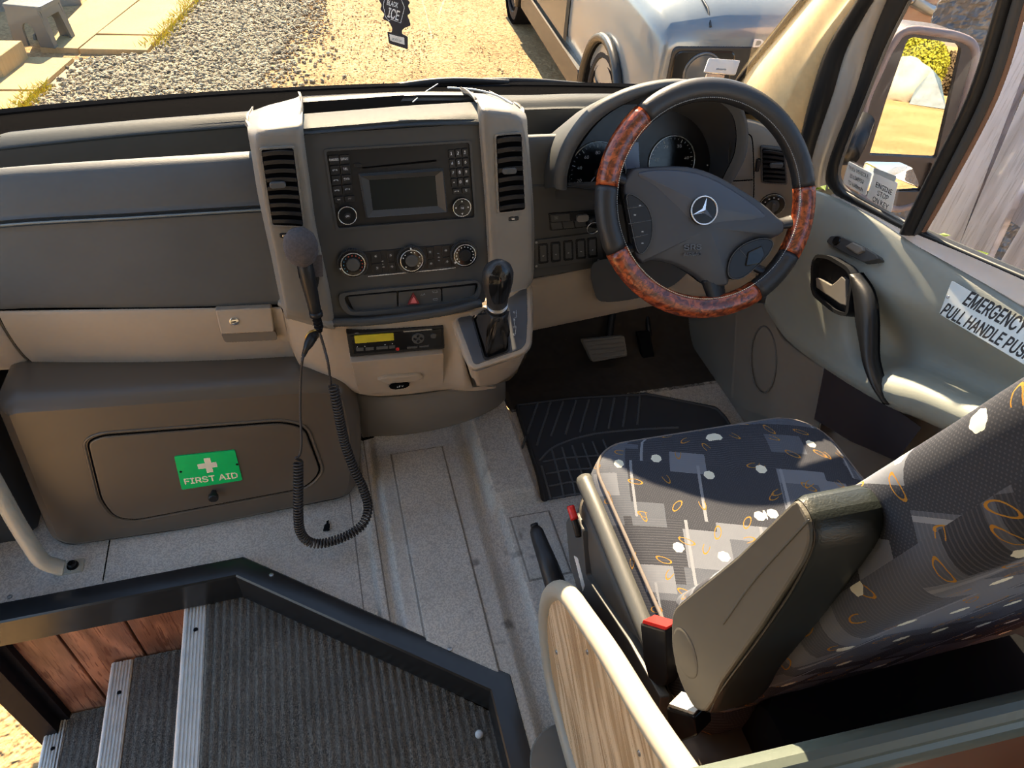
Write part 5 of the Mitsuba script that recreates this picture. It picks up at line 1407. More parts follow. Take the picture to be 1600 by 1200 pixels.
def band(Lp, Rp, h0, bulge, key, name, m, label=None, n=5, fr=DW, sk=0.012):
    """A rounded moulding between two lines seen in the window plane."""
    l = [fr.hit(u, v, h0) for u, v in Lp]
    r = [fr.hit(u, v, h0) for u, v in Rp]
    md = [0.5 * (a + b) + fr.n * bulge for a, b in zip(l, r)]
    q1 = [0.82 * a + 0.18 * b + fr.n * bulge * 0.65 for a, b in zip(l, r)]
    q2 = [0.18 * a + 0.82 * b + fr.n * bulge * 0.65 for a, b in zip(l, r)]
    l2, r2 = [p - fr.n * sk for p in l], [p - fr.n * sk for p in r]
    C = np.array([spline(x, 6) for x in (l2, l, q1, md, q2, r, r2)])
    part(key, name, grid(C, thick=0.002), m, True, label)
# mouldings from the pillar to the glass
band([(1352, -30), (1340, 0), (1293, 75), (1267, 150), (1250, 225), (1241, 275), (1238, 300)], [(1378, -30), (1364, 0), (1320, 75), (1297, 150), (1272, 225), (1262, 270), (1258, 305)], 0.03, 0.014, door, 'seal', black_plastic, 'dark door seal')
band([(1378, -30), (1362, 0), (1322, 75), (1298, 150), (1272, 225), (1262, 270), (1258, 303)], [(1402, -30), (1384, 0), (1354, 75), (1331, 150), (1302, 225), (1290, 262), (1286, 290)], 0.016, 0.012, door, 'frame', silver_paint, 'silver painted door frame')
band([(1400, -40), (1370, 0), (1355, 75), (1331, 150), (1302, 225), (1289, 262), (1290, 285), (1306, 305), (1330, 318), (1412, 361)], [(1440, -25), (1417, 2), (1381, 75), (1351, 150), (1321, 225), (1309, 262), (1310, 282), (1318, 296), (1336, 307), (1416, 351)], 0.008, 0.006, door, 'rubber', black_plastic, 'black window rubber', sk=0.003)
band([(1420, 0), (1383, 75), (1353, 150), (1323, 225), (1311, 262), (1311, 281), (1319, 295), (1337, 306), (1416, 350)], [(1423, 2), (1386, 76), (1356, 151), (1326, 226), (1314, 262), (1314, 279), (1322, 292), (1338, 303), (1417, 347)], 0.004, 0.003, door, 'inner_frame', 'mat_warm_grey', sk=0.002)
band([(1576, -40), (1562, 0), (1514, 150), (1441, 295), (1408, 362)], [(1596, -40), (1582, 0), (1534, 150), (1460, 300), (1428, 368)], 0.012, 0.014, door, 'divider', black_plastic, 'black upright between the two panes')
band([(1596, -40), (1582, 0), (1534, 150), (1460, 300), (1428, 368)], [(1612, -40), (1600, 0), (1552, 150), (1474, 300), (1437, 366)], 0.010, 0.006, door, 'divider_rubber', 'mat_warm_dark', sk=0.004)
band([(1612, -40), (1600, 0), (1552, 150), (1474, 300), (1437, 366)], [(1620, -40), (1607, 2), (1559, 152), (1481, 302), (1444, 366)], 0.006, 0.003, door, 'divider_edge', 'mat_brown_edge', sk=0.002)
M('brown_edge', S(120, 92, 76), 0.5)
band([(1428, 366), (1500, 396), (1600, 440), (1720, 492)], [(1434, 357), (1504, 388), (1600, 429), (1720, 480)], 0.006, 0.006, door, 'rubber', black_plastic)
part(door, 'sill', loft([[DW.hit(u, v, 0.012) for u, v in ((1300, 303), (1365, 334), (1412, 358), (1500, 394), (1600, 438), (1720, 492))],
                         [DW.hit(u, v, 0.014) for u, v in ((1298, 309), (1362, 340), (1422, 378), (1508, 426), (1600, 478), (1720, 550))]], 5, 1, 0.006), 'mat_sill', True, 'pale painted window sill')
part(door, 'outer_skin', cat(box(1.095, 1.125, 0.42, 1.62, -0.5, 0.62), box(1.095, 1.125, -0.6, 0.42, -0.5, 0.70)), silver_paint)
M('sill', S(206, 204, 204), 0.35)
# panes
gl_ = [(1300, 310), (1318, 225), (1345, 150), (1375, 75), (1415, 0), (1450, -60), (1780, -60), (1780, 520), (1600, 440), (1435, 372), (1370, 340)]
part(door, 'pane', DW.put(prism(DW.pxs(gl_), -0.004, -0.0038)) if False else grid(np.array([[DW.pt(a, b, -0.004) for a in np.linspace(*sorted((DW.px(1318, 225)[0] - 0.02, 1.7)), 2)] for b in (-0.14, 0.75)])), 'mat_glass', False, 'clear door glass')

# ------------------------------------------------------------------ right windscreen pillar
def cloth_row(v, ul, um, ur, yl):
    """From the windscreen edge across the bulge to the door seal."""
    a = Q(ul, v, x=1.045)
    d = DW.hit(ur, v, 0.03)
    m = Q(um, v, x=0.995)
    return [a + np.array([0.0, 0.03, 0.0]), a, 0.45 * a + 0.55 * m + np.array([-0.012, 0, 0]), m, 0.5 * (m + d) + np.array([-0.006, 0, 0]), d, d + np.array([0.03, 0, 0])]
cr = [cloth_row(-40, 1300, 1352, 1368, 0), cloth_row(0, 1264, 1322, 1343, 0), cloth_row(60, 1214, 1275, 1306, 0), cloth_row(110, 1172, 1245, 1283, 0), cloth_row(150, 1150, 1225, 1270, 0), cloth_row(200, 1140, 1206, 1257, 0), cloth_row(260, 1140, 1195, 1246, 0), cloth_row(310, 1150, 1190, 1240, 0)]
struct('trim_2', 'cloth-covered beige windscreen pillar', loft(cr, 5, 5, 0.006), pillar_cloth, True)
seal = [Q(u, v, x=1.045) + np.array([-0.004, 0.004, 0]) for u, v in ((1296, -40), (1260, 0), (1206, 66), (1168, 113), (1146, 140))]
struct('trim_3', 'black seal along the right edge of the windscreen', tube(spline(seal, 4), 0.006, 10), black_plastic, True)

# ------------------------------------------------------------------ stickers in the front corner of the door glass
def sticker(px, lines, label, m=sticker_white):
    k = thing('window_sticker', label, 'sticker')
    fr = Frame(DW.hit(1350, 290, 0.0), [0, -1, 0], [-1, 0, -0.13])
    P = fr.pxs(px, 0)
    part(k, 'sheet', fr.put(prism(rpoly(P, 0.003), -0.0015, 0.0, 0.0)), m, False)
    for (t, p0, p1, hgt) in lines:
        a, b = fr.px(*p0, 0), fr.px(*p1, 0)
        d = b - a
        part(k, 'lettering', text(fr, t, *((a + b) / 2), hgt, 0.0, math.atan2(d[1], d[0]), 0.0004, False, wide=np.linalg.norm(d)), black_print, False)
    return k
st1 = sticker([(1326, 252), (1362, 271), (1352, 306), (1316, 286)], [('THIS VEHICLE', (1326, 261), (1357, 276), 0.0075), ('IS LIMITED', (1328, 274), (1350, 285), 0.0075), ('TO 100km/h', (1325, 284), (1348, 297), 0.0075)], 'white window sticker reading THIS VEHICLE IS LIMITED TO 100km/h')
sticker([(1366, 270), (1402, 286), (1392, 332), (1354, 309)], [('ENGINE', (1369, 288), (1394, 301), 0.010), ('STOP', (1371, 301), (1388, 310), 0.010), ('ON KEY', (1364, 310), (1388, 324), 0.010)], 'white window sticker reading ENGINE STOP ON KEY')
sticker([(1366, 262), (1400, 275), (1398, 284), (1364, 270)], [], 'narrow clear sticker above the engine stop notice', plate_silver)
sticker([(1326, 293), (1342, 301), (1339, 309), (1324, 302)], [], 'small cream label under the speed limit sticker', 'mat_cream_label')
M('cream_label', S(214, 178, 140), 0.6)

# ------------------------------------------------------------------ door mirror
dm = N(ray(1425, 150))
rf = N(np.array([0.02, -1.0, -0.082]))
MF = Frame(Q(1430, 150, y=1.30), [1, 0, 0], rf - dm)
mir = thing('door_mirror', 'large black door mirror with two glasses seen through the driver window', 'mirror')
mo_ = [(1322, 302), (1330, 235), (1352, 150), (1386, 76), (1405, 48), (1425, 42), (1490, 50), (1520, 62), (1528, 82), (1510, 150), (1488, 225), (1468, 310), (1400, 330)]
MP = rpoly(MF.pxs(mo_), 0.02)
mu = rpoly(MF.pxs([(1357, 241), (1385, 150), (1416, 62), (1424, 57), (1494, 67), (1501, 76), (1482, 160), (1462, 246)]), 0.006)
ml = rpoly(MF.pxs([(1350, 251), (1456, 253), (1440, 298), (1334, 300)]), 0.006)
part(mir, 'housing', MF.put(cat(prism(MP, -0.10, -0.006, 0.0), plate(ccw(MP), [ccw(mu)[::-1], ccw(ml)[::-1]], -0.02, 0.006))), 'mat_mirror_shell', 30, 'dark mirror housing')
ringp = [MF.pt(a, b, 0.003) for a, b in inset(ccw(MP), 0.004)]
part(mir, 'rim', tube(ringp, 0.009, 10, closed=True), 'mat_mirror_rim', True, 'brownish grey rim of the mirror housing')
M('mirror_shell', S(74, 66, 64), 0.45)
M('mirror_rim', S(150, 134, 130), 0.4)
scene['mat_mirror'] = {'type': 'conductor', 'material': 'Ag', 'specular_reflectance': {'type': 'rgb', 'value': 0.6}}
part(mir, 'upper_glass', MF.put(prism(ccw(mu), -0.004, -0.003)), 'mat_mirror', False, 'upper mirror glass')
# wide-angle glass: slightly convex
mlc = ccw(ml)
cc = mlc.mean(0)
rgs = [np.array([MF.pt(a, b, -0.004 - 0.02 * (s * s)) for a, b in cc + (mlc - cc) * s]) for s in (1.0, 0.8, 0.6, 0.4, 0.2, 0.02)]
rgs = [np.array([p + MF.n * 0.02 for p in r]) - MF.n * 0.02 * 0 for r in rgs]
mlo = MF.pt(*cc, -0.004)
MLF = Frame(mlo, [1, 0, 0], N([0.12, -1.0, -0.055]) - N(ray(1395, 275)))
mlc2 = np.array([[np.dot(MF.pt(a, b, -0.004) - mlo, MLF.ex), np.dot(MF.pt(a, b, -0.004) - mlo, MLF.ey)] for a, b in mlc]) * 1.04
rgs = [np.array([MLF.pt(a, b, 0.0 + 0.002 * (1 - s * s)) for a, b in mlc2 * s]) for s in (1.0, 0.85, 0.7, 0.55, 0.4, 0.25, 0.12, 0.02)]
part(mir, 'lower_glass', ringloft(rgs), 'mat_mirror', True, 'small wide-angle lower mirror glass')
part(mir, 'arm', tube([Q(1345, 190, y=1.30), Q(1322, 215, y=1.27) + [0.02, 0, 0], Q(1300, 240, y=1.24) + [0.03, 0, 0]], [0.03, 0.032, 0.035], 14), black_plastic, True, 'black mirror arm')

def mirror_hit(u, v, y):
    """Where the mirror shows the vertical plane y."""
    p = MF.hit(u, v, -0.003)
    d = N(ray(u, v))
    r = d - 2 * np.dot(d, MF.n) * MF.n
    return p + r * ((y - p[1]) / r[1])
def mirror_ground(u, v):
    p = MF.hit(u, v, -0.003)
    d = N(ray(u, v))
    r = d - 2 * np.dot(d, MF.n) * MF.n
    return p + r * ((GZ - p[2]) / r[2])

# ------------------------------------------------------------------ first-aid cabinet
cab = thing('first_aid_cabinet', 'dark moulded cabinet under the glovebox with a green FIRST AID plate on its door', 'cabinet')
CBF = Frame([-0.29, 1.085, 0.16], [1, 0, 0], [0, -1, 0.06])
cpx = [(-18, 640), (10, 628), (500, 596), (552, 604), (566, 660), (569, 720), (560, 783), (300, 836), (105, 864), (70, 850)]
CP = ccw(CBF.pxs(cpx))
CPr = spline(rpoly(CP, 0.05, 5), 1, closed=True)
rings = []
for d, h in ((0.0, -0.42), (0.0, -0.05), (0.004, -0.025), (0.014, -0.008), (0.028, 0.0)):
    rings.append(np.array([CBF.pt(a, b, h) for a, b in inset(CPr, d)]))
part(cab, 'body', cat(ringloft(rings, caps=False), CBF.put(prism(inset(CPr, 0.028), -0.004, 0.0, 0, base=False))), 'mat_cab', 40, 'dark brown-grey moulded cabinet body')
M('cab', S(92, 83, 72), 0.33, bump=GRAIN, bscale=0.0002)
dpx = [(138, 690), (160, 681), (440, 660), (475, 668), (500, 735), (486, 752), (470, 762), (210, 811), (180, 806), (160, 780)]
DP = ccw(CBF.pxs(dpx))
DPs = rpoly(DP, [0.02] * 10, 4)
part(cab, 'door_gap', CBF.put(plate(inset(DPs, -0.0035), [inset(DPs, 0.0)[::-1]], -0.002, 0.0008)), void_m, False)
cd = part(cab, 'door', CBF.put(prism(DPs, -0.003, 0.0035, 0.0025)), 'mat_cab', 40, 'cabinet door')
lipr = [CBF.pt(a, b, 0.0) for a, b in inset(DPs, -0.0085)]
part(cab, 'door_lip', tube(lipr, 0.003, 8, closed=True), 'mat_cab', True)
sgp = [(272, 713), (367, 703), (379, 750), (284, 765)]
SG = ccw(CBF.pxs(sgp, 0.005))
plk = part(cd, 'first_aid_plate', CBF.put(prism(rpoly(SG, 0.004), 0.003, 0.0062, 0.0006)), green_sign, 30, 'green plate with a white cross and FIRST AID')
def onplate(px, name='cross'):
    pass
crs = [(318, 716), (328, 715), (330, 722.5), (338, 721.5), (340, 729), (331.5, 730), (333.5, 737), (323.5, 738.5), (321.5, 731.5), (310, 732.5), (308, 725.5), (320, 723.5)]
part(cd, 'white_cross', CBF.put(prism(ccw(CBF.pxs(crs, 0.006)), 0.0058, 0.0068)), sign_cream, False)
a, b = CBF.px(288, 752.5, 0.006), CBF.px(371.5, 742, 0.006)
part(cd, 'lettering', text(CBF, 'FIRST AID', *((a + b) / 2), 0.0165, 0.0060, math.atan2((b - a)[1], (b - a)[0]), 0.0008, True, wide=np.linalg.norm(b - a)), sign_cream, False)
for u, v in ((282.5, 737), (370.5, 725.5)):
    part(cd, 'screw', CBF.put(lathe([(0, 0), (0.0028, 0), (0.002, 0.0012), (0, 0.0014)], 12), *CBF.px(u, v, 0.006), 0.006), black_matte, 40)
part(cd, 'knob', CBF.put(lathe([(0, 0), (0.006, 0), (0.006, 0.010), (0.0105, 0.013), (0.0105, 0.021), (0.0085, 0.023), (0, 0.023)], 24), *CBF.px(334, 768, 0.003), 0.003), black_plastic, 40, 'black door knob')
for u, v in ((556, 645), (559, 672)):
    part(cab, 'screw', TM(blob(Q(u, v, x=0.046), 0.004, 1).vertices, blob([0, 0, 0], 1, 1).faces), steel, True)

# ------------------------------------------------------------------ grab pole at the entrance
gp = thing('grab_pole', 'cream painted grab pole bolted to the floor at the entrance', 'pole')
PYv = 1.00
gpa, gpb = Q(-120, 560, y=PYv + 0.06), Q(-20, 735, y=PYv + 0.04)
gpth = spline([gpa + 2.6 * (gpa - gpb), gpa + 1.2 * (gpa - gpb), gpa, Q(-20, 735, y=PYv + 0.04), Q(25, 815, y=PYv + 0.025), Q(48, 852, y=PYv + 0.01), Q(66, 876, y=PYv), Q(92, 886, y=PYv), Q(100, 887, y=PYv)], 8)
gpth[:, 2] = np.maximum(gpth[:, 2], 0.013)
part(gp, 'tube', tube(gpth, 0.0155, 18), cream_tube, True)
b0 = Q(114, 884, z=0.006)
fl = Frame([b0[0], b0[1], 0.0], [1, 0.02, 0], [0, 0, 1])
part(gp, 'foot_plate', fl.put(prism(rr(-0.035, -0.016, 0.020, 0.016, 0.003), 0.0, 0.006, 0.001)), cream_tube, 30)
part(gp, 'bolt', fl.put(cat(lathe([(0, 0.006), (0.0115, 0.006), (0.0115, 0.0085), (0, 0.0085)], 24), lathe([(0, 0.0085), (0.0085, 0.0085), (0.0085, 0.015), (0.007, 0.017), (0.004, 0.017), (0.004, 0.013), (0, 0.013)], 24))), gloss_black, 40, 'black socket-head bolt')

# ------------------------------------------------------------------ microphone on its holder, cord and plug
mic = thing('microphone', 'hand microphone with a grey foam windshield clipped to the console', 'microphone')
def on(u, v, h):
    return FA.hit(u, v, h)
mt, mb = on(474, 395, 0.052), on(494, 498, 0.040)
ax_ = N(mt - mb)
part(mic, 'windshield', TM(*(lambda m: (m.vertices, m.faces))(lathe([(0, -0.036), (0.010, -0.034), (0.021, -0.026), (0.0275, -0.012), (0.0285, 0.004), (0.025, 0.018), (0.016, 0.028), (0.007, 0.0315), (0, 0.032)], 28))), foam, True, 'grey foam windshield')
k = [q for q in scene if q.startswith(mic)][-1]
hc = on(470, 385, 0.056)
MFm = Frame(hc, [1, 0, 0], ax_)
scene[k] = mikit.ply(MFm.put(lathe([(0, -0.036), (0.010, -0.034), (0.021, -0.026), (0.0275, -0.012), (0.0285, 0.004), (0.025, 0.018), (0.016, 0.028), (0.007, 0.0315), (0, 0.032)], 28)), foam, True)
part(mic, 'body', tube([on(476, 412, 0.048), on(482, 440, 0.046), on(489, 470, 0.042), on(493, 488, 0.040)], [0.0135, 0.0135, 0.0115, 0.0105], 20), black_plastic, True)
part(mic, 'grip_ring', tube([on(493, 487, 0.040), on(494.5, 494, 0.040)], 0.0118, 20), black_plastic, True)
part(mic, 'plug', tube([on(495, 496, 0.040), on(498, 510, 0.038), on(500, 518, 0.036)], [0.0075, 0.0078, 0.0045], 16), black_matte, True)
for t in (0.1, 0.35, 0.6):
    p0 = on(495 + 5 * t, 498 + 20 * t, 0.0395)
    part(mic, 'plug_ring', tube([p0, p0 - ax_ * 0.002], 0.0084, 16), gloss_black, True)
part(mic, 'switch', hull(np.vstack([tube([on(467, 416, 0.052), on(470, 434, 0.050)], 0.003, 8).vertices])), black_matte, True)
hld = thing('microphone_holder', 'dark foam-lined clip holding the microphone on the console column', 'holder')
part(hld, 'clip', hull([on(u, v, h) for u, v in ((478, 402), (503, 398), (505, 432), (484, 434)) for h in (0.015, 0.045)]), foam, 30)
part(hld, 'bracket', hull([on(u, v, h) for u, v in ((486, 430), (500, 428), (497, 448), (489, 449)) for h in (0.012, 0.030)]), black_plastic, 30)
# coiled cord
cord = thing('coiled_cord', 'black coiled microphone cord hanging in a loop down to the floor', 'cord')
straight = spline([on(499, 518, 0.036), on(507, 545, 0.036), on(513, 570, 0.05), Q(517, 600, y=1.06)], 6)
part(cord, 'lead', tube(straight, 0.0026, 8), cord_m, True, 'thin straight end of the cord')
helix_px = [(521, 603, 1.06), (528, 640, 1.045), (538, 690, 1.03), (552, 730, 1.01), (568, 765, 0.99), (575, 795, 0.97), (566, 820, 0.95), (540, 838, 0.935), (505, 849, 0.93), (482, 846, 0.935), (469, 830, 0.94), (466, 800, 0.95), (466, 760, 0.97), (466, 722, 0.99)]
cpath = spline([Q(u, v, y=y) for u, v, y in helix_px], 40)
cpath[:, 2] = np.maximum(cpath[:, 2], 0.013)
seg = np.linalg.norm(np.diff(cpath, axis=0), axis=1)
sl_ = np.concatenate([[0], np.cumsum(seg)])
turns = sl_[-1] / 0.0068
n = int(turns * 11)
ss = np.linspace(0, sl_[-1], n)
C0 = np.stack([np.interp(ss, sl_, cpath[:, i]) for i in range(3)], 1)
tg = np.gradient(C0, axis=0)
tg /= np.linalg.norm(tg, axis=1, keepdims=True)
for _ in range(2):
    tg = np.apply_along_axis(lambda a: np.convolve(np.pad(a, 30, mode='edge'), np.ones(61) / 61, 'valid'), 0, tg)
tg /= np.linalg.norm(tg, axis=1, keepdims=True)
u_ = np.cross(tg, N([0.3, -1, 0.2]))
u_ /= np.linalg.norm(u_, axis=1, keepdims=True)
w_ = np.cross(tg, u_)
ph = 2 * PI * ss / 0.0068
hel = C0 + 0.0085 * (np.cos(ph)[:, None] * u_ + np.sin(ph)[:, None] * w_)
part(cord, 'coil', tube(hel, 0.0023, 6), cord_m, True, 'tightly coiled part of the cord')
tail = spline([hel[-1], Q(462, 716, y=0.985), Q(468, 711, y=0.99), Q(471, 690, y=1.00), Q(469, 640, y=1.03), Q(470, 590, y=1.05), on(472, 566, 0.045), on(475, 552, 0.035)], 8)
part(cord, 'lead', tube(tail, 0.0026, 8), cord_m, True, 'thin straight end of the cord')
pg = thing('cord_plug', 'black angled plug of the cord in a brass-rimmed socket on the beige console', 'plug')
part(pg, 'plug', tube([on(474, 556, 0.034), on(478, 546, 0.034), on(482, 538, 0.032), on(488, 527, 0.024), on(491, 522, 0.010)], [0.0038, 0.0055, 0.0085, 0.0095, 0.0095], 16), black_plastic, True)
tor = [on(489, 524, 0.012) + 0.014 * (math.cos(t) * N(np.array([1, 0.3, 0.4])) + math.sin(t) * N(np.cross([1, 0.3, 0.4], [-0.3, -1, -0.5]))) for t in np.linspace(0, 2 * PI, 28, endpoint=False)]
part(pg, 'socket_ring', tube(tor, 0.0022, 8, closed=True), 'mat_brass', True, 'brass socket ring')
M('brass', S(200, 164, 92), 0.25, 0.9)
# thin aerial wire lying over the top of the console
wire = spline([Q(645, 163, y=1.30), Q(660, 150, y=1.38), Q(678, 138, y=1.48), Q(684, 134, y=1.55)], 6)
solo('wire', 'thin pale wire running from the console tray to the windscreen', 'wire', tube(wire + [0, 0, 0.004], 0.0012, 6), 'mat_wire', True)
M('wire', S(176, 186, 190), 0.4)
solo('wire', 'pale cable lying over the right end of the console top', 'wire', tube(spline([Q(700, 140, y=1.5), Q(740, 143, y=1.40), Q(775, 152, y=1.33), Q(800, 166, y=1.28)], 6) + [0, 0, 0.004], 0.0022, 8), 'mat_wire', True)
sp = Q(511, 821, z=0.004)
solo('debris', 'small black scrap lying on the grey floor inside the cord loop', 'debris', cat(hull(sp + np.array([(-.010, -.014, 0), (0.004, -.016, 0), (0.007, .002, 0.004), (-.005, .0, .005), (0, 0, -.003)])), hull(sp + np.array([(0.0, .012, 0), (0.005, .016, 0), (0.004, .0, 0.003), (-.002, .0, .003), (0.001, 0.004, -.003)]))), black_matte, 30)

# ------------------------------------------------------------------ driver seat
# the seat is laid out a little too large and is brought to its size about the eye point
SEATF = 0.93
MOVE.append(SEATF)
seat = thing('driver_seat', 'driver seat in dark patterned moquette with pale spots, with a grey folded-up armrest', 'seat')
def uvply(parent, name, m, uv, mat_, label=None):
    k = key_for(name, parent)
    m = TM(EYE + (np.asarray(m.vertices) - EYE) * SEATF, m.faces)
    scene[k] = mikit.ply(m, mat_, True, uv=uv)
    if label:
        labels[k] = {'label': label}
    return k
co = rrx(0.418, 0.30, 0.925, 0.825, (0.045, 0.045, 0.10, 0.085))
rings, cc = [], co.mean(0)
for d, z in ((0.012, 0.300), (0.002, 0.315), (0.0, 0.345), (0.004, 0.372), (0.014, 0.392), (0.030, 0.404)):
    q = inset(co, d)
    rings.append(np.column_stack([q, np.full(len(q), z)]))
lastq = inset(co, 0.030)
for s in np.linspace(0.88, 0.02, 9):
    q = cc + (lastq - cc) * s
    z = 0.404 + 0.018 * (1 - s ** 4) - 0.010 * np.exp(-((q[:, 0] - 0.67) / 0.16) ** 2) * (1 - s ** 2)
    rings.append(np.column_stack([q, z]))
m = ringloft(rings, caps=True)
V = np.array(m.vertices)
uvply(seat, 'cushion', m, np.column_stack([V[:, 0] + (0.4 - V[:, 2]) * (V[:, 0] > 0.67) - (0.4 - V[:, 2]) * (V[:, 0] <= 0.67), V[:, 1] + (V[:, 2] - 0.4) * 0.3]), fabric_m, 'patterned seat cushion')
pip = inset(co, 0.010)
part(seat, 'piping', tube(np.column_stack([pip, np.full(len(pip), 0.386)]), 0.0035, 6, closed=True), 'mat_piping', True, 'pale piping of the cushion')
M('piping', S(108, 102, 98), 0.8)
# backrest
bd = N([0, -0.319, 0.948])
bn = np.array([0, bd[2], -bd[1]])        # forward
F0 = np.array([0.0, 0.484, 0.406])
def bring(s, x0, x1, t, ins=0.0):
    prof = ccw(rpoly([(x0 + ins, -t + ins), (x1 - ins, -t + ins), (x1 - ins, 0 - ins), (x0 + ins, 0 - ins)], [0.04, 0.04, 0.035, 0.035], 7))
    prof = np.roll(prof, 0, 0)
    bol = 0.020 * np.exp(-((np.abs(prof[:, 0] - 0.685) - 0.2) / 0.05) ** 2) * (prof[:, 1] > -0.05)
    return np.array([F0 + bd * s + np.array([a, 0, 0]) + bn * (b + 0 * o) for (a, b), o in zip(prof, bol)])
rings, uvs = [], []
for s, ins, t in ((-0.075, 0.05, 0.175), (-0.085, 0.02, 0.18), (-0.06, 0.0, 0.182), (0.05, 0.0, 0.172), (0.2, 0.0, 0.154), (0.35, 0.0, 0.136), (0.5, 0.0, 0.121), (0.62, 0.0, 0.109), (0.72, 0.0, 0.100), (0.76, 0.012, 0.097), (0.785, 0.035, 0.095)):
    r = bring(s, 0.447, 0.925, t, ins)
    rings.append(r)
    per = np.concatenate([[0], np.cumsum(np.linalg.norm(np.diff(r, axis=0), axis=1))])
    uvs.append(np.column_stack([per, np.full(len(r), s)]))
n = len(rings[0])
# open the ring for clean uv: repeat the first vertex
rows = np.array([np.vstack([r, r[:1]]) for r in rings])
U = np.array([np.vstack([u, [u[-1, 0] + np.linalg.norm(r[0] - r[-1]), u[0, 1]]]) for u, r in zip(uvs, rings)])
fine = np.stack([spline(rows[:, c], 4) for c in range(n + 1)], 1)
fuv = np.stack([spline(np.column_stack([U[:, c], U[:, c, :1] * 0])[:, :3], 4)[:, :2] for c in range(n + 1)], 1)
gm = grid(fine, flip=False)
fn = gm.face_normals
if np.sum(fn * (gm.triangles_center - fine.reshape(-1, 3).mean(0))) < 0:
    gm = grid(fine, flip=True)
cp = [trimesh.Trimesh(np.vstack([rings[-1], rings[-1].mean(0)]), [[i, (i + 1) % n, n] for i in range(n)], process=False), trimesh.Trimesh(np.vstack([rings[0], rings[0].mean(0)]), [[(i + 1) % n, i, n] for i in range(n)], process=False)]
full = trimesh.util.concatenate([gm] + cp)
fu = np.vstack([fuv.reshape(-1, 2)] + [c.vertices[:, [0, 2]] for c in cp])
uvply(seat, 'backrest', TM(full.vertices, full.faces), fu, fabric_m, 'patterned backrest leaning back')
# armrest, folded up beside the backrest
AF = Frame([0.372, 0.34, 0.70], [0, -1, 0], [-1, 0, 0])
ap = [(1242, 772), (1258, 790), (1270, 815), (1273, 850), (1262, 880), (1238, 918), (1190, 990), (1130, 1072), (1118, 1100), (1104, 1119), (1086, 1112), (1068, 1080), (1056, 1048), (1048, 1005), (1048, 962), (1054, 944), (1150, 864)]
AP = ccw(AF.pxs(ap))
AP = spline(rpoly(AP, 0.01, 2), 1, closed=True)
rings = []
for d, h in ((0.012, -0.078), (0.004, -0.074), (0.0, -0.062), (0.0, -0.010), (0.003, -0.003), (0.009, 0.0)):
    rings.append(np.array([AF.pt(a, b, h) for a, b in inset(AP, d)]))
arm = part(seat, 'armrest', cat(ringloft(rings[:5], caps=False), AF.put(prism(inset(AP, 0.012), -0.079, -0.078))), armrest_back, 40, 'dark green-grey upholstered armrest, folded up')
part(arm, 'side_face', cat(AF.put(prism(inset(AP, 0.004), -0.006, 0.0015, 0.003))), armrest_side, 40, 'grey side of the armrest')
part(arm, 'seam', tube([AF.hit(u, v, 0.0018) for u, v in spline([(1264, 812), (1180, 905), (1130, 975)], 5)], 0.0012, 5), seat_plastic, True)
part(arm, 'seam', tube([AF.hit(u, v, -0.004) for u, v in spline([(1271, 815), (1273, 850), (1240, 918), (1190, 992), (1130, 1074), (1110, 1112)], 5)], 0.0016, 5), black_plastic, True)
capc = AF.px(1071, 1020, 0.0015)
part(arm, 'pivot_cap', AF.put(TM(np.array(lathe([(0, 0), (0.031, 0), (0.031, 0.002), (0.0275, 0.0035), (0, 0.004)], 32).vertices) * [1.0, 1.0, 1], lathe([(0, 0), (0.031, 0), (0.031, 0.002), (0.0275, 0.0035), (0, 0.004)], 32).faces), *capc, 0.0), armrest_side, 40, 'round pivot cap')
# plastic base
sb = rrx(0.398, 0.25, 0.93, 0.79, (0.035, 0.035, 0.06, 0.06))
rings = []
for d, z in ((0.03, 0.10), (0.014, 0.13), (0.004, 0.20), (0.0, 0.27), (0.002, 0.305), (0.010, 0.318), (0.03, 0.32)):
    q = inset(sb, d)
    rings.append(np.column_stack([q, np.full(len(q), z)]))
bs = part(seat, 'base_shell', ringloft(rings), 'mat_base_shell', True, 'grey plastic seat shell')
M('base_shell', mottled(S(84, 80, 74), .06), 0.5, bump=GRAIN, bscale=0.0003)
lip = [(0.414, 0.775, 0.348), (0.413, 0.70, 0.352), (0.412, 0.55, 0.350), (0.412, 0.40, 0.345)]
part(seat, 'side_lip', tube(spline(lip, 6), 0.017, 12), seat_plastic, True, 'dark strip between cushion and shell')
part(seat, 'pedestal', cat(box(0.43, 0.90, 0.25, 0.70, -0.1038, 0.12, 0.01)), 'mat_pedestal', 40, 'seat pedestal, beige for a sunlit patch of floor')
part(seat, 'rear_box', box(0.50, 0.95, 0.222, 0.30, -0.1038, 0.42, 0.015), black_matte, 40)  # black box added to keep the space under the backrest dark
M('pedestal', S(168, 140, 112), 0.55)  # orange-beige of a sunlit floor patch put into this colour
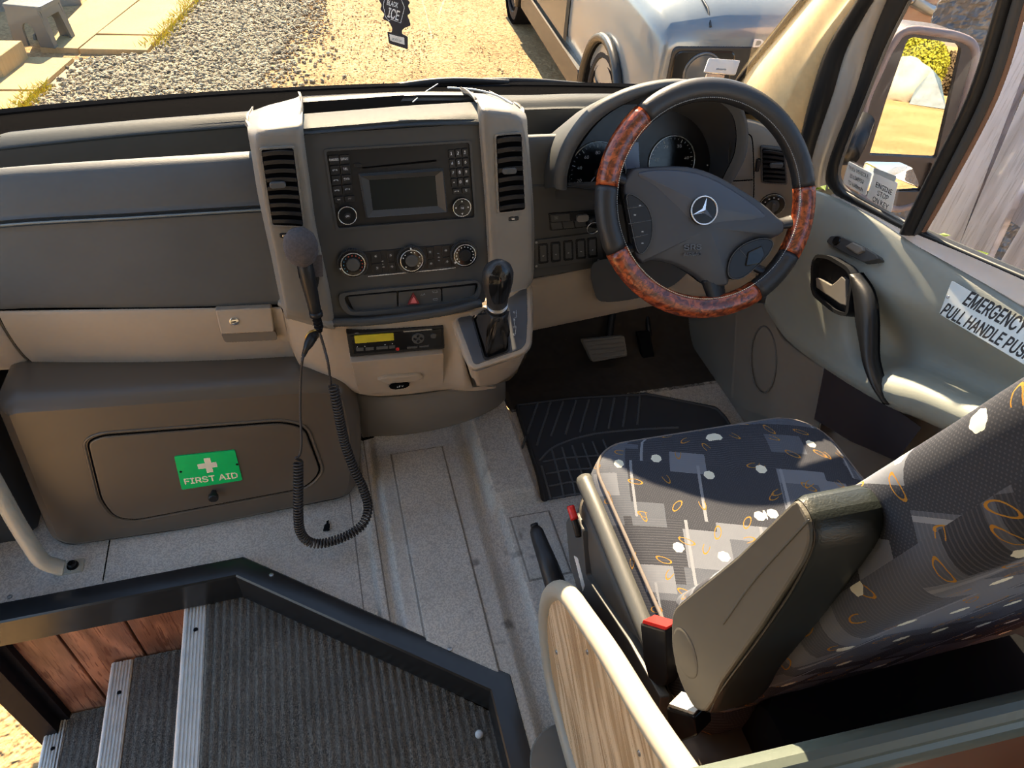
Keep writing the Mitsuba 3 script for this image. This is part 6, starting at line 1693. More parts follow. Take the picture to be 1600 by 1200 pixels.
# side panel with red-tipped lever and label
LFm = Frame([0.392, 0.6, 0.25], [0, -1, 0], [-1, 0, 0])
sidep = [(897, 800), (912, 828), (918, 900), (985, 1000), (1035, 1090), (1030, 1120), (960, 1030), (905, 925), (892, 880), (886, 815)]
part(seat, 'side_panel', LFm.put(prism(rpoly(LFm.pxs(sidep), 0.006), -0.012, 0.003, 0.002)), seat_plastic, 30, 'dark side panel of the seat')
part(seat, 'label_tag', LFm.put(prism(rpoly(LFm.pxs([(897, 868), (903, 872), (914, 915), (911, 924)], 0.003), 0.002), 0.002, 0.0036)), sticker_white, False, 'white label on the seat side')
lv_ = tube(spline([Q(904, 838, x=0.385), Q(900, 822, x=0.382), Q(895, 806, x=0.380)], 5), 0.006, 10)
lvk = part(seat, 'lever', lv_, black_plastic, True)
part(lvk, 'red_tip', tube(spline([Q(898, 812, x=0.380), Q(894, 800, x=0.379), Q(891, 790, x=0.378)], 5), [0.0075] * 9 + [0.008, 0.006], 12), red_plastic, True, 'red lever tip')
# buckle
BFm = Frame(Q(1025, 1020, x=0.395), [0.25, -1, 0], [-1, -0.25, 0.1])
buk = thing('seat_belt_buckle', 'black seat belt buckle with a red button beside the seat cushion', 'buckle')
bb = ccw(BFm.pxs([(1003, 972), (1042, 984), (1046, 1060), (1040, 1072), (1018, 1066), (1008, 1030)]))
part(buk, 'case', BFm.put(prism(rpoly(bb, 0.004), -0.024, 0.004, 0.003)), black_plastic, 30)
tp_ = [BFm.hit(u, v, h) for u, v, h in ((1004, 972, 0.002), (1040, 983, 0.002))]
upv = np.array([0, 0, 0.006])
bx = [tp_[0], tp_[1], tp_[1] - BFm.n * 0.022, tp_[0] - BFm.n * 0.022]
part(buk, 'button', hull(np.vstack([bx + upv, np.array(bx) - upv])), red_plastic, 30, 'red release button')
part(buk, 'strap', tube([BFm.hit(1032, 1066, -0.01), BFm.hit(1036, 1085, -0.012), BFm.hit(1040, 1110, -0.016)], 0.008, 10), black_matte, True)
tg_ = thing('seat_belt_anchor', 'black box with a pale grey top at the foot of the armrest', 'belt anchor')
AB = Frame(Q(1066, 1120, x=0.375), [0.5, -1, 0], [-1, -0.5, 0.2])
part(tg_, 'case', AB.put(prism(rpoly(AB.pxs([(1043, 1104), (1088, 1118), (1092, 1148), (1060, 1160), (1048, 1140)]), 0.004), -0.03, 0.004, 0.003)), gloss_black, 30)
q0 = [AB.hit(u, v, 0.0) for u, v in ((1044, 1103), (1083, 1117))]
part(tg_, 'top', hull(np.vstack([[p + np.array([0, 0, 0.007]), p - np.array([0, 0, 0.008]), p - AB.n * 0.028 + np.array([0, 0, 0.009]), p - AB.n * 0.028 - np.array([0, 0, 0.008])] for p in q0])), 'mat_pale_grey', 30, 'pale grey top')
M('pale_grey', S(200, 198, 190), 0.5)

MOVE.clear()

# ------------------------------------------------------------------ handbrake
hbk = thing('handbrake_lever', 'black handbrake lever pointing forward between seat and partition', 'handbrake')
hp_ = spline([Q(836, 824, x=0.350), Q(845, 850, x=0.353), Q(857, 882, x=0.357), Q(872, 925, x=0.365), Q(895, 985, x=0.375)], 5)
part(hbk, 'grip', tube(hp_, np.interp(np.linspace(0, 1, len(hp_)), [0, .06, .3, .7, 1], [.010, .0145, .017, .022, .026]), 16), leather, True)
part(hbk, 'button', tube([hp_[0] + (hp_[0] - hp_[2]) * 0.5, hp_[0]], 0.0085, 12), black_plastic, True)
part(hbk, 'foot', hull([Q(u, v, x=x) for u, v in ((880, 925), (930, 1000), (960, 1080)) for x in (0.34, 0.385)] + [np.array([x, y, 0.02]) for x in (0.34, 0.385) for y in (0.35, 0.55)]), black_matte, 30)

# ------------------------------------------------------------------ partition beside the seat: tube loop with a wooden panel
par = thing('partition', 'cream tubular partition with a pale wood panel beside the driver seat', 'partition')
PX = 0.30
loop = [(930, 1290), (902, 1200), (881, 1126), (864, 1053), (856, 990), (856, 955), (862, 930), (876, 922), (892, 934), (912, 962), (952, 1021), (1007, 1112), (1060, 1192), (1100, 1250), (1130, 1290)]
lp = np.array([Q(u, v, x=PX) for u, v in loop])
part(par, 'tube', tube(spline(lp, 8), 0.0165, 18), cream_tube, True, 'cream painted steel tube')
PPF = Frame([PX, 0.35, 0.4], [0, -1, 0], [-1, 0, 0])
pc = PPF.pxs(loop)
part(par, 'panel', PPF.put(prism(ccw(spline(pc, 4, closed=True)), -0.006, 0.005, 0.001)), panel_wood, 30, 'pale wood-grain panel')
for u, v in ((870, 1019), (918, 1019), (999, 1177)):
    part(par, 'screw', PPF.put(lathe([(0, 0), (0.0042, 0), (0.0034, 0.0016), (0, 0.0024)], 14), *PPF.px(u, v, 0.005), 0.005), steel, 40)
# cross rail behind the seat
ra, rb_ = Q(1128, 1200, y=0.155), Q(1640, 1078, y=0.143)
ex = N(rb_ - ra)
prof = [(0.0, 0.0), (0.006, 0.004), (0.013, 0.003), (0.018, -0.004), (0.018, -0.014), (0.022, -0.018), (0.024, -0.028), (0.022, -0.050), (0.014, -0.060), (0.004, -0.062), (-0.006, -0.056), (-0.008, -0.03), (-0.006, -0.01)]
part(par, 'cross_rail', ringloft([np.array([p + np.array([0, -a, b + 0.008]) for a, b in prof]) for p in (ra - ex * 0.03, 0.5 * (ra + rb_), rb_ + ex * 0.12)]), 'mat_rail', 30, 'cross rail behind the seat, coloured grey-green as in shade')
M('rail', S(86, 95, 90), 0.4)  # cream tube paint darkened to its look in shade
part(par, 'rear_panel', box(0.32, 0.98, 0.146, 0.158, 0.12, 0.68), 'mat_rear_wood', 30, 'reddish wood panel under the cross rail')
M('rear_wood', S(120, 72, 50), 0.5)
# floor cover behind the seat
part(FL, 'round_cover', TM(np.array(lathe([(0, 0), (0.075, 0), (0.072, 0.004), (0, 0.005)], 36).vertices) + [0.305, 0.40, 0.022], lathe([(0, 0), (0.075, 0), (0.072, 0.004), (0, 0.005)], 36).faces), lower_grey, 40)

# ------------------------------------------------------------------ outside: ground, slabs, gravel
gx = np.concatenate([np.linspace(-60, -4, 12), np.linspace(-3.5, 7, 60), np.linspace(8, 60, 12)])
gy = np.concatenate([np.linspace(-60, -3, 24), np.linspace(-2, 11, 80), np.linspace(12, 80, 14)])
GX, GY = np.meshgrid(gx, gy, indexing='ij')
GH = GZ - 0.02 + 0.03 * meshkit.fbm(np.stack([GX * 0.8, GY * 0.8, GX * 0], -1), 4, 3)
scene['ground'] = mikit.ply(grid(np.stack([GX, GY, GH], -1), flip=False) if True else None, sand_m, True)
_n = mikit  # keep the ground facing up
g_ = grid(np.stack([GX, GY, GH], -1), flip=False)
if g_.face_normals[:, 2].mean() < 0:
    g_ = grid(np.stack([GX, GY, GH], -1), flip=True)
scene['ground'] = mikit.ply(g_, sand_m, True)
labels['ground'] = {'label': 'sunlit sandy yard around the vehicle', 'kind': 'structure'}
def gp2(u, v, z=GZ):
    return Q(u, v, z=z)[:2]
def flat(px, z0, z1, bev=0.004):
    return prism(ccw(np.array([gp2(u, v, z1) for u, v in px])), z0, z1, bev)
GZT = GZ + 0.03
for px in ([(219, -1), (330, -30), (302, 2), (250, 54), (151, 52)], [(149, 54.5), (249, 55.5), (230, 78), (123, 76)], [(170, -30), (250, -30), (215.5, 0), (121, 75.5), (62, 73), (135, 0)],
           [(36, 88), (114, 90), (57, 139.5), (-60, 139), (0, 112)], [(-70, 141.5), (55, 142), (0, 190), (-60, 245), (-150, 240)]):
    key = key_for('paving_slab', 'ground')
    scene[key] = mikit.ply(flat(px, GZ - 0.05, GZT + 0.004, 0.006), slab_m, 30)
# gravel
gpoly = [(310, -40), (500, -40), (462, 0), (430, 70), (372, 140), (340, 260), (0, 300), (-80, 260), (60, 141), (116, 88), (230, 79)]
GPw = np.array([gp2(u, v, GZT) for u, v in gpoly])
pg_ = Polygon(GPw).buffer(0)
from shapely import contains_xy
pts = rng.uniform(pg_.bounds[:2], pg_.bounds[2:], (60000, 2))
edge_ = meshkit.fbm(np.stack([pts[:, 0] * 3, pts[:, 1] * 3, pts[:, 0] * 0], -1), 3, 5)
fuzz = rng.exponential(0.16, pts.shape)
keep = contains_xy(pg_, pts[:, 0] - np.abs(fuzz[:, 0]), pts[:, 1])
pts = pts[keep][:16000]
ico = trimesh.creation.icosphere(subdivisions=0)
def stones(P, z, lo, hi, seed):
    r = np.random.default_rng(seed)
    n = len(P)
    sc = r.uniform(lo, hi, (n, 1, 1)) * r.uniform(0.6, 1.25, (n, 1, 3))
    a = r.uniform(0, 2 * PI, n)
    V = ico.vertices[None] * (1 + r.uniform(-0.25, 0.25, (n, 12, 1))) * sc
    c, s = np.cos(a)[:, None], np.sin(a)[:, None]
    V = np.stack([V[..., 0] * c - V[..., 1] * s, V[..., 0] * s + V[..., 1] * c, V[..., 2] * 0.7], -1)
    V[..., 0] += P[:, :1]
    V[..., 1] += P[:, 1:2]
    V[..., 2] += z + r.uniform(-0.006, 0.008, (n, 1))
    F_ = ico.faces[None] + (np.arange(n) * 12)[:, None, None]
    return TM(V.reshape(-1, 3), F_.reshape(-1, 3))
def gravel_col(p, n, uv):
    r = cell_rand(p.x * 40, p.y * 40, 2)
    return mix(S(96, 90, 78), S(170, 161, 136), r)
M('gravel', proc(gravel_col), 0.9)
M('gravel_bed', S(170, 150, 118), 0.95)
gk = solo('gravel', 'grey gravel bed between paving slabs and sandy yard', None, stones(pts, GZ + 0.012, 0.010, 0.022, 1), 'mat_gravel', False, kind='stuff')
scene['ground__gravel_bed'] = mikit.ply(prism(ccw(GPw), GZ - 0.04, GZ + 0.006), 'mat_gravel_bed', False)
P2 = rng.uniform([-0.9, 4.2], [2.6, 9.0], (9000, 2))
P2 = P2[~contains_xy(pg_.buffer(0.1), P2[:, 0], P2[:, 1]) & ~((P2[:, 0] > 1.6) & (P2[:, 0] < 3.7))]
P2 = P2[meshkit.fbm(np.stack([P2[:, 0] * 1.5, P2[:, 1] * 1.5, P2[:, 0] * 0], -1), 3, 9) > 0.40]
solo('pebbles', 'loose pebbles scattered over the sandy yard', None, stones(P2, GZ + 0.0, 0.003, 0.010, 2), 'mat_pebble', False, kind='stuff')
M('pebble', S(172, 148, 114), 0.9)
# grass along the slab edges
def blades(P, hgt, seed):
    r = np.random.default_rng(seed)
    V, Fc = [], []
    for i, (x, y) in enumerate(P):
        a, h, l = r.uniform(0, 2 * PI), hgt * r.uniform(0.5, 1.2), r.uniform(-1, 1, 2) * 0.03
        w = 0.004 * np.array([math.cos(a), math.sin(a)])
        V += [(x - w[0], y - w[1], GZ), (x + w[0], y + w[1], GZ), (x + l[0] + w[0] * .6, y + l[1] + w[1] * .6, GZ + h * .6), (x + l[0] * 2, y + l[1] * 2, GZ + h)]
        Fc += [(4 * i, 4 * i + 1, 4 * i + 2), (4 * i, 4 * i + 2, 4 * i + 3)]
    return TM(V, Fc)
def along(p, q, n, sp, seed):
    r = np.random.default_rng(seed)
    a, b = gp2(*p, GZT), gp2(*q, GZT)
    return a + (b - a) * r.uniform(0, 1, (n, 1)) + r.normal(0, sp, (n, 2))
M('grass', S(178, 164, 44), 0.8)
solo('grass', 'yellow-green grass along the edge of the upper paving slabs', 'grass', blades(along((232, 74), (312, -10), 700, 0.035, 1), 0.07, 1), 'mat_grass', False, kind='stuff')
solo('grass', 'yellow-green grass along the edge of the lower paving slabs', 'grass', blades(along((-20, 205), (70, 132), 700, 0.03, 2), 0.06, 2), 'mat_grass', False, kind='stuff')
# concrete step and wall at the far left
ks = key_for('concrete_step')
labels[ks] = {'label': 'low concrete step at the left edge of the yard', 'category': 'step'}
tops = [gp2(-90, 62, GZ + 0.16), gp2(34, 63, GZ + 0.16), gp2(-6, 92, GZ + 0.16), gp2(-120, 92, GZ + 0.16)]
scene[ks] = mikit.ply(prism(ccw(np.array(tops)), GZ - 0.05, GZ + 0.16, 0.008), slab_m, 30)
M('far_wall', mottled(S(120, 116, 106), .25, 6), 0.9)
w0, w1 = gp2(-160, 30, GZ), gp2(128, 8, GZ)
dvec = w1 - w0
nv = N(np.array([-dvec[1], dvec[0]])) * 0.3
struct('wall_yard', 'weathered grey garden wall at the far left of the yard', prism(ccw(np.array([w0, w1, w1 + nv, w0 + nv])), GZ - 0.1, GZ + 0.8, 0.02), 'mat_far_wall', 30)

# ------------------------------------------------------------------ step stool
M('stool', S(82, 88, 88), 0.45)
stool = thing('step_stool', 'grey plastic step stool standing on the paving beside the concrete step', 'stool')
s0, s1, s2 = gp2(86, 76, GZT), gp2(22, 70, GZT), gp2(104, 66, GZT)
exs = N(np.append(s0 - s1, 0))
wS = np.linalg.norm(s0 - s1)
dS = 0.30
eys = np.array([-exs[1], exs[0], 0])
oS = np.append(s1, GZT)
hS = 0.28
fr_f = Frame(oS, exs, np.cross(exs, [0, 0, 1.0]))
tp_in = 0.035
arch = [(0.36 * wS, 0.0)] + [(wS * (0.5 + 0.14 * math.cos(t)), 0.10 + 0.07 * math.sin(t)) for t in np.linspace(PI, 0, 9)] + [(0.64 * wS, 0.0)]
side = [(0, 0)] + arch + [(wS, 0), (wS - tp_in, hS), (tp_in, hS)]
part(stool, 'front', fr_f.put(prism(side, -0.02, 0.0, 0.003)), 'mat_stool', 30, 'front of the stool with an arched opening')
fr_b = Frame(oS + eys * (dS - 0.02), exs, np.cross(exs, [0, 0, 1.0]))
part(stool, 'back', fr_b.put(prism(side, -0.02, 0.0, 0.003)), 'mat_stool', 30)
for x, sg in ((0.0, 1), (wS, -1)):
    fr_s = Frame(oS + exs * x, eys, np.array(exs) * -sg if sg > 0 else exs)
    a = 1 if np.dot(fr_s.ex, eys) > 0 else -1
    pl_ = [(0.0, 0), (0.05, 0), (0.07, 0.20), (dS - 0.07, 0.20), (dS - 0.05, 0), (dS, 0), (dS - 0.03, hS), (0.03, hS)]
    V = fr_s.put(prism(ccw(pl_), -0.02, 0.0, 0.002))
    W = np.array(V.vertices)
    W += (exs * (tp_in * sg)) * ((W[:, 2:3] - GZT) / hS)
    part(stool, 'side', TM(W, V.faces), 'mat_stool', 30, 'side of the stool with an opening')
fr_t = Frame(oS + np.array([0, 0, hS]), exs, [0, 0, 1])
part(stool, 'tread', fr_t.put(prism(rr(tp_in - 0.02, 0.0, wS - tp_in + 0.02, dS, 0.03), -0.02, 0.012, 0.008)), 'mat_stool', 40, 'rounded tread')

# ------------------------------------------------------------------ parked car in front
M('car_paint', S(122, 132, 137), 0.16, 0.2, clearcoat=1.0, clearcoat_gloss=0.95)
M('car_dark', S(44, 46, 46), 0.35)
M('tyre', S(26, 26, 26), 0.8)
M('alloy', S(170, 165, 155), 0.3, 0.8)
M('lamp_glass', S(96, 102, 106), 0.12, 0.2)
M('lamp_white', S(235, 238, 240), 0.3)
# the car stands a little askew: everything made for it here is turned about its front corner
CTH = math.radians(4.5)
def turn_car(key0):
    c_, s_ = math.cos(CTH), math.sin(CTH)
    for k_ in [q for q in scene if q.startswith(key0 + '__')]:
        scene[k_]['to_world'] = TF(np.array([[c_, s_, 0, CX0 - c_ * CX0 - s_ * CY0], [-s_, c_, 0, CY0 + s_ * CX0 - c_ * CY0], [0, 0, 1, 0], [0, 0, 0, 1.0]]))
car = thing('parked_car', 'silver off-road car parked nose-on in the yard in front of the windscreen', 'car')
CX0, CX1, CY0 = 1.72, 3.62, 3.45
def csec(y, zs, wi):
    """Closed section of the body at y: list of (half width factor, z)."""
    cx = (CX0 + CX1) / 2
    hw = (CX1 - CX0) / 2
    r = [np.array([cx - hw * w, y, z]) for w, z in zip(wi, zs)]
    return np.array(r + [np.array([2 * cx - p[0], p[1], p[2]]) for p in r[::-1]])
secs = [csec(CY0 + 0.04, (-0.34, -0.18, 0.05, 0.24, 0.30, 0.32, 0.325), (0.86, 0.92, 0.93, 0.92, 0.88, 0.6, 0.2)),
        csec(CY0, (-0.30, -0.16, 0.05, 0.20, 0.25, 0.27, 0.28), (0.84, 0.90, 0.91, 0.90, 0.86, 0.6, 0.2)),
        csec(CY0 + 0.05, (-0.38, -0.18, 0.05, 0.25, 0.33, 0.37, 0.375), (0.88, 0.94, 0.955, 0.945, 0.90, 0.6, 0.2)),
        csec(CY0 + 0.25, (-0.40, -0.20, 0.05, 0.28, 0.38, 0.43, 0.44), (0.93, 0.98, 0.99, 0.975, 0.92, 0.6, 0.2)),
        csec(CY0 + 0.7, (-0.40, -0.20, 0.05, 0.29, 0.41, 0.47, 0.48), (0.94, 1.0, 1.0, 0.98, 0.93, 0.6, 0.2)),
        csec(CY0 + 1.45, (-0.40, -0.20, 0.05, 0.30, 0.43, 0.50, 0.51), (0.94, 0.985, 0.985, 0.97, 0.93, 0.6, 0.2)),
        csec(CY0 + 1.6, (-0.40, -0.20, 0.05, 0.30, 0.44, 0.52, 0.53), (0.94, 0.98, 0.98, 0.965, 0.93, 0.6, 0.2)),
        csec(CY0 + 2.3, (-0.40, -0.20, 0.05, 0.33, 0.48, 1.05, 1.18), (0.94, 0.98, 0.98, 0.965, 0.93, 0.74, 0.6)),
        csec(CY0 + 4.0, (-0.40, -0.20, 0.05, 0.33, 0.48, 1.05, 1.18), (0.94, 0.98, 0.98, 0.965, 0.93, 0.76, 0.6)),
        csec(CY0 + 4.5, (-0.36, -0.20, 0.05, 0.33, 0.48, 1.0, 1.12), (0.92, 0.95, 0.95, 0.94, 0.90, 0.74, 0.58))]
part(car, 'body', ringloft(secs[1:]), 'mat_car_paint', 40, 'silver car body')
WYc, WR = 4.12, 0.37
for x, sg in ((CX0, -1), (CX1, 1)):
    for yw in (WYc, WYc + 3.02):
        WFm = Frame([x + sg * 0.004, yw, GZ + WR], [0, -sg * -1.0 if sg < 0 else 1.0, 0], [sg, 0, 0])
        w = part(car, 'wheel', WFm.put(lathe([(0.27, -0.22), (WR - 0.03, -0.22), (WR, -0.19), (WR, -0.04), (WR - 0.02, -0.012), (0.29, 0.0), (0.27, -0.02)], 40)), 'mat_tyre', 40, 'car wheel')
        part(w, 'rim', WFm.put(cat(lathe([(0.0, -0.10), (0.27, -0.10), (0.275, -0.01), (0.255, -0.006), (0.245, -0.05), (0.0, -0.06)], 36))), black_matte, 40)
        for k in range(5):
            t = k * 2 * PI / 5 + 0.3
            for dt in (-0.09, 0.09):
                part(w, 'spoke', WFm.put(box(0.03, 0.25, -0.014, 0.014, -0.05, -0.012, 0.004), 0, 0, 0, t + dt), 'mat_alloy', 30)
        ar = [np.array([x + sg * 0.02, yw + (WR + 0.03) * math.cos(t), GZ + WR + (WR + 0.03) * math.sin(t)]) for t in np.linspace(-0.35, PI + 0.35, 24)]
        part(car, 'arch_trim', tube(ar, 0.028, 8), 'mat_car_dark', True, 'dark wheel arch trim')
        part(car, 'arch_well', Frame([x + sg * 0.006, yw, GZ + WR], [0, 1, 0], [sg, 0, 0]).put(lathe([(0, -0.25), (WR + 0.02, -0.25), (WR + 0.02, 0.001), (WR - 0.0, 0.001), (WR - 0.02, -0.2), (0, -0.24)], 36)), void_m, 40)
part(car, 'sill', cat(box(CX0 - 0.02, CX0 + 0.1, WYc + 0.5, WYc + 2.5, -0.46, -0.30, 0.02)), 'mat_car_dark', 40, 'dark sill')
part(car, 'door', hull([np.array([CX0 + 0.012, y, z]) for y, z in ((5.12, -0.28), (6.15, -0.28), (6.15, 0.30), (5.12, 0.30))] + [np.array([CX0 - 0.006, y, z]) for y, z in ((5.14, -0.26), (6.13, -0.26), (6.13, 0.28), (5.14, 0.28))]), 'mat_car_side', 30, 'front door of the car')
part(car, 'door', hull([np.array([CX0 + 0.012, y, z]) for y, z in ((6.18, -0.28), (7.1, -0.28), (7.1, 0.30), (6.18, 0.30))] + [np.array([CX0 - 0.006, y, z]) for y, z in ((6.20, -0.26), (7.08, -0.26), (7.08, 0.28), (6.20, 0.28))]), 'mat_car_side', 30, 'rear door of the car')
M('car_side', S(58, 64, 65), 0.2, 0.0)  # silver paint darkened for the shaded flank of the car
CFr = Frame([(CX0 + CX1) / 2, CY0 - 0.004, 0.16], [1, 0, 0], [0, -1, 0.0])
part(car, 'grille', CFr.put(prism(rr(-0.84, -0.22, 0.84, 0.075, 0.03), -0.05, 0.010, 0.008)), 'mat_car_dark', 30, 'dark grille')
for sx in (-1, 1):
    hl_ = part(car, 'headlight', CFr.put(prism(rr(sx * 0.66 - 0.17, -0.16, sx * 0.66 + 0.17, 0.06, 0.04), -0.05, 0.016, 0.01)), gloss_black, 30, 'headlight with a round lens')
    part(hl_, 'lens', CFr.put(lathe([(0, 0), (0.095, 0), (0.09, 0.014), (0.05, 0.018), (0, 0.019)], 32), sx * 0.66, -0.05, 0.012), 'mat_lamp_glass', 40)
    ring = np.array([[0.098 * math.cos(t), 0.098 * math.sin(t), 0.018] for t in np.linspace(0, 2 * PI, 40, endpoint=False)])
    part(hl_, 'ring', CFr.put(tube(ring, 0.007, 6, closed=True), sx * 0.66, -0.05, 0.0), 'mat_lamp_glass', True)
part(car, 'bumper', hull(np.vstack([box(CX0 + 0.10, CX1 - 0.10, CY0 - 0.06, CY0 + 0.2, -0.42, -0.10).vertices, box(CX0 + 0.02, CX1 - 0.02, CY0 + 0.06, CY0 + 0.3, -0.40, -0.12).vertices])), 'mat_car_dark', 30, 'dark front bumper')
for i, ch in enumerate('DE'):
    part(car, 'lettering', text(CFr, ch, -0.385 + 0.19 * i, 0.098, 0.036, 0.010, 0, 0.006, True, wide=0.055), white_print, False)
part(car, 'bonnet_line', tube([np.array([CX0 + 0.30, CY0 + y, z]) for y, z in ((0.02, 0.322), (0.1, 0.385), (0.3, 0.428), (0.8, 0.463))], 0.006, 6), 'mat_car_dark', True)
part(car, 'windscreen', grid(np.array([[np.array([x, CY0 + 1.66, 0.55]) for x in (2.1, 3.62)], [np.array([x, CY0 + 2.24, 1.10]) for x in (2.2, 3.52)]]), thick=0.01), gloss_black, False)

turn_car(car)

# ------------------------------------------------------------------ wipers and the parking permit
for i, (pa, pb) in enumerate((((585, 141), (795, 128)), ((660, 132), (948, 136)))):
    wk = thing('windscreen_wiper', ('black wiper lying along the middle of the windscreen foot', 'black wiper lying in front of the steering wheel')[i], 'wiper')
    a, b = Q(*pa, y=1.69), Q(*pb, y=1.66)
    part(wk, 'arm', tube(spline([a, 0.5 * (a + b) + [0, 0, 0.012], b], 6), np.linspace(0.009, 0.006, 13), 10), black_plastic, True)
    part(wk, 'blade', tube(spline([a + [0.05, -0.01, -0.008], 0.5 * (a + b) + [0, -0.012, -0.004], b + [0, -0.01, -0.006]], 6), 0.006, 8), black_matte, True)
per = thing('permit_holder', 'white permit card in a holder at the foot of the windscreen', 'card')
pf = F3(Q(1098, 113, y=1.56), Q(1148, 118, y=1.56), Q(1106, 91, y=1.585))
part(per, 'card', pf.put(prism(rpoly(pf.pxs([(1099, 113), (1148, 118), (1156, 95), (1107, 91)]), 0.004), 0.0, 0.003, 0.001)), sticker_white, 30)
part(per, 'slot', pf.put(prism(rpoly(pf.pxs([(1118, 107.5), (1133, 108.5), (1134, 110.5), (1118, 110)]), 0.001), 0.003, 0.004)), grey_print, False)
part(per, 'foot', pf.put(prism(rpoly(pf.pxs([(1104, 115), (1132, 118), (1130, 126), (1102, 123)]), 0.002), -0.002, 0.002, 0.001)), 'mat_cream_label', 30)

# ------------------------------------------------------------------ air freshener hanging in front of the windscreen
air = thing('air_freshener', 'black tree-shaped card air freshener reading BLACK ICE hanging at the windscreen', 'air freshener')
FRr = ray(617, 35)
o_ = EYE + FRr * 1.20
rp_, lp_ = EYE + ray(640, 42) * 1.19, EYE + ray(594, 28) * 1.215
AFR = Frame(o_, rp_ - lp_, EYE - o_ + np.array([-0.25, 0, 0]))
tree = [(600, -34), (612, -38), (624, -30), (633, -14), (630, -8), (641, 4), (637, 9), (642, 20), (636, 24), (639, 30), (642, 40), (633, 43), (628, 47), (628, 53), (637, 57), (637, 77), (608, 68), (605, 49), (612, 51), (613, 44), (608, 34), (598, 30), (601, 22), (594, 14), (597, 8), (592, 0), (598, -8), (594, -18)]
part(air, 'card', AFR.put(prism(rpoly(AFR.pxs(tree), 0.0025, 3), -0.0012, 0.0012)), 'mat_card', False, 'black tree-shaped card')
M('card', S(46, 44, 48), 0.5)
badge = [(599, 8), (604, -18), (622, -14), (632, 12), (626, 36), (611, 30), (608, 33), (602, 26)]
bp = [AFR.hit(u, v, 0.0016) for u, v in badge]
part(air, 'badge_outline', tube(np.array(bp), 0.0005, 5, closed=True), white_print, False, 'thin white angular outline')
def afr_text(s, p0, p1, hgt):
    a, b = AFR.px(*p0), AFR.px(*p1)
    part(air, 'lettering', text(AFR, s, *((a + b) / 2), hgt, 0.0012, math.atan2((b - a)[1], (b - a)[0]), 0.0004, True, wide=np.linalg.norm(b - a)), white_print, False)
hI = np.linalg.norm(AFR.px(607, 12) - AFR.px(608, 27))
afr_text('BLACK', (605, 3.5), (622, 8.5), hI * 0.52)
afr_text('ICE', (606.5, 19), (624, 25), hI)
part(air, 'tag', AFR.put(prism(AFR.pxs([(608.5, 53), (632, 59), (632.5, 70), (610, 63.5)]), 0.0012, 0.0018)), sticker_white, False, 'white printed tag')
afr_text_k = AFR.px(613, 60), AFR.px(628, 64)
part(air, 'lettering', text(AFR, 'black ice', *((afr_text_k[0] + afr_text_k[1]) / 2), 0.0042, 0.0018, math.atan2(*(afr_text_k[1] - afr_text_k[0])[::-1]), 0.0004, False, wide=0.016), grey_print, False)
part(air, 'string', tube([AFR.hit(612, -37), AFR.hit(611, -80) + [0, 0, 0.02], np.array([AFR.hit(611, -80)[0], 1.1, 1.55])], 0.0006, 5), white_print, True)

# ------------------------------------------------------------------ fence beyond the door
fence = thing('board_fence', 'weathered grey fence of upright boards beside the driver door', 'fence')
FX = 1.72
FF = Frame([FX, 0.8, 0.3], [0, -1, 0], [-1, 0, 0])
def fence_board(p0, p1, w0_, w1_, name='board'):
    """Board between two slanted edges given at two picture heights, lengthened down to the ground and up."""
    (a0, a1), (b0, b1) = (FF.px(*p0), FF.px(*p1)), (FF.px(*w0_), FF.px(*w1_))
    def at(p, q, b):
        return p + (q - p) * ((b - p[1]) / (q[1] - p[1]))
    lo, hi = GZ - 0.3 - 0.05, 0.92
    poly = [at(a0, a1, lo), at(b0, b1, lo), at(b0, b1, hi), at(a0, a1, hi)]
    part(fence, name, FF.put(prism(ccw(np.array(poly)), -0.022, 0.0, 0.003)), fence_m, 30)
fence_board((1586, 60), (1446, 340), (1575, 150), (1492, 382))
fence_board((1606, 130), (1499, 380), (1640, 195), (1550, 388))
fence_board((1650, 260), (1572, 392), (1690, 300), (1640, 440))
for k in range(8):
    y0 = FF.px(1650, 440)[0] + 0.03 + k * 0.13
    part(fence, 'board', FF.put(prism([(y0, GZ - 0.35), (y0 + 0.105, GZ - 0.35), (y0 + 0.105, 0.92), (y0, 0.92)], -0.022, 0.0, 0.003)), fence_m, 30)
for zz in (-0.45, 0.55):
    part(fence, 'rail', box(FX + 0.022, FX + 0.06, -1.0, 1.35, zz - 0.04, zz + 0.04, 0.004), fence_m, 30)
# crinkled sheeting and a brown car roof far behind the mirror
def tarp(a, b):
    x = SX0 + 1.1 * a
    return np.array([x, 2.35 - 0.3 * a, GZ + 2.2 * b])
SX0 = Q(1457, 30, y=2.35)[0]
SA, SB = np.meshgrid(np.linspace(0, 1, 150), np.linspace(0, 1, 300), indexing='ij')
SG = np.stack([SX0 + 1.1 * SA, 2.35 - 0.3 * SA, GZ + 2.2 * SB], -1)
SG[..., 1] += 0.022 * (meshkit.fbm(np.stack([SA * 70, SB * 140, SA * 0], -1), 2, 4) - 0.5)
crinkle = grid(SG, thick=0.01)
solo('crinkled_sheet', 'glossy black crinkled sheeting behind the door mirror', 'sheet', crinkle, 'mat_sheet', False)
M('sheet', S(92, 92, 93), 0.3)
bc_ = thing('brown_car', 'light brown car roof with a chrome strip beyond the mirror', 'car')
br = [Q(u, v, y=2.7) for u, v in ((1360, 10), (1395, -25), (1470, -35), (1475, 40), (1440, 75), (1350, 95))]
part(bc_, 'roof', ringloft([np.array(br), np.array([p + np.array([0.1, 0.35, 0.05]) for p in br])]), 'mat_brown_car', 40)
part(bc_, 'strip', tube([Q(1425, 0, y=2.68), Q(1450, 14, y=2.68), Q(1480, 24, y=2.68)], 0.022, 8), steel, True, 'chrome strip')
M('brown_car', S(186, 150, 130), 0.4)
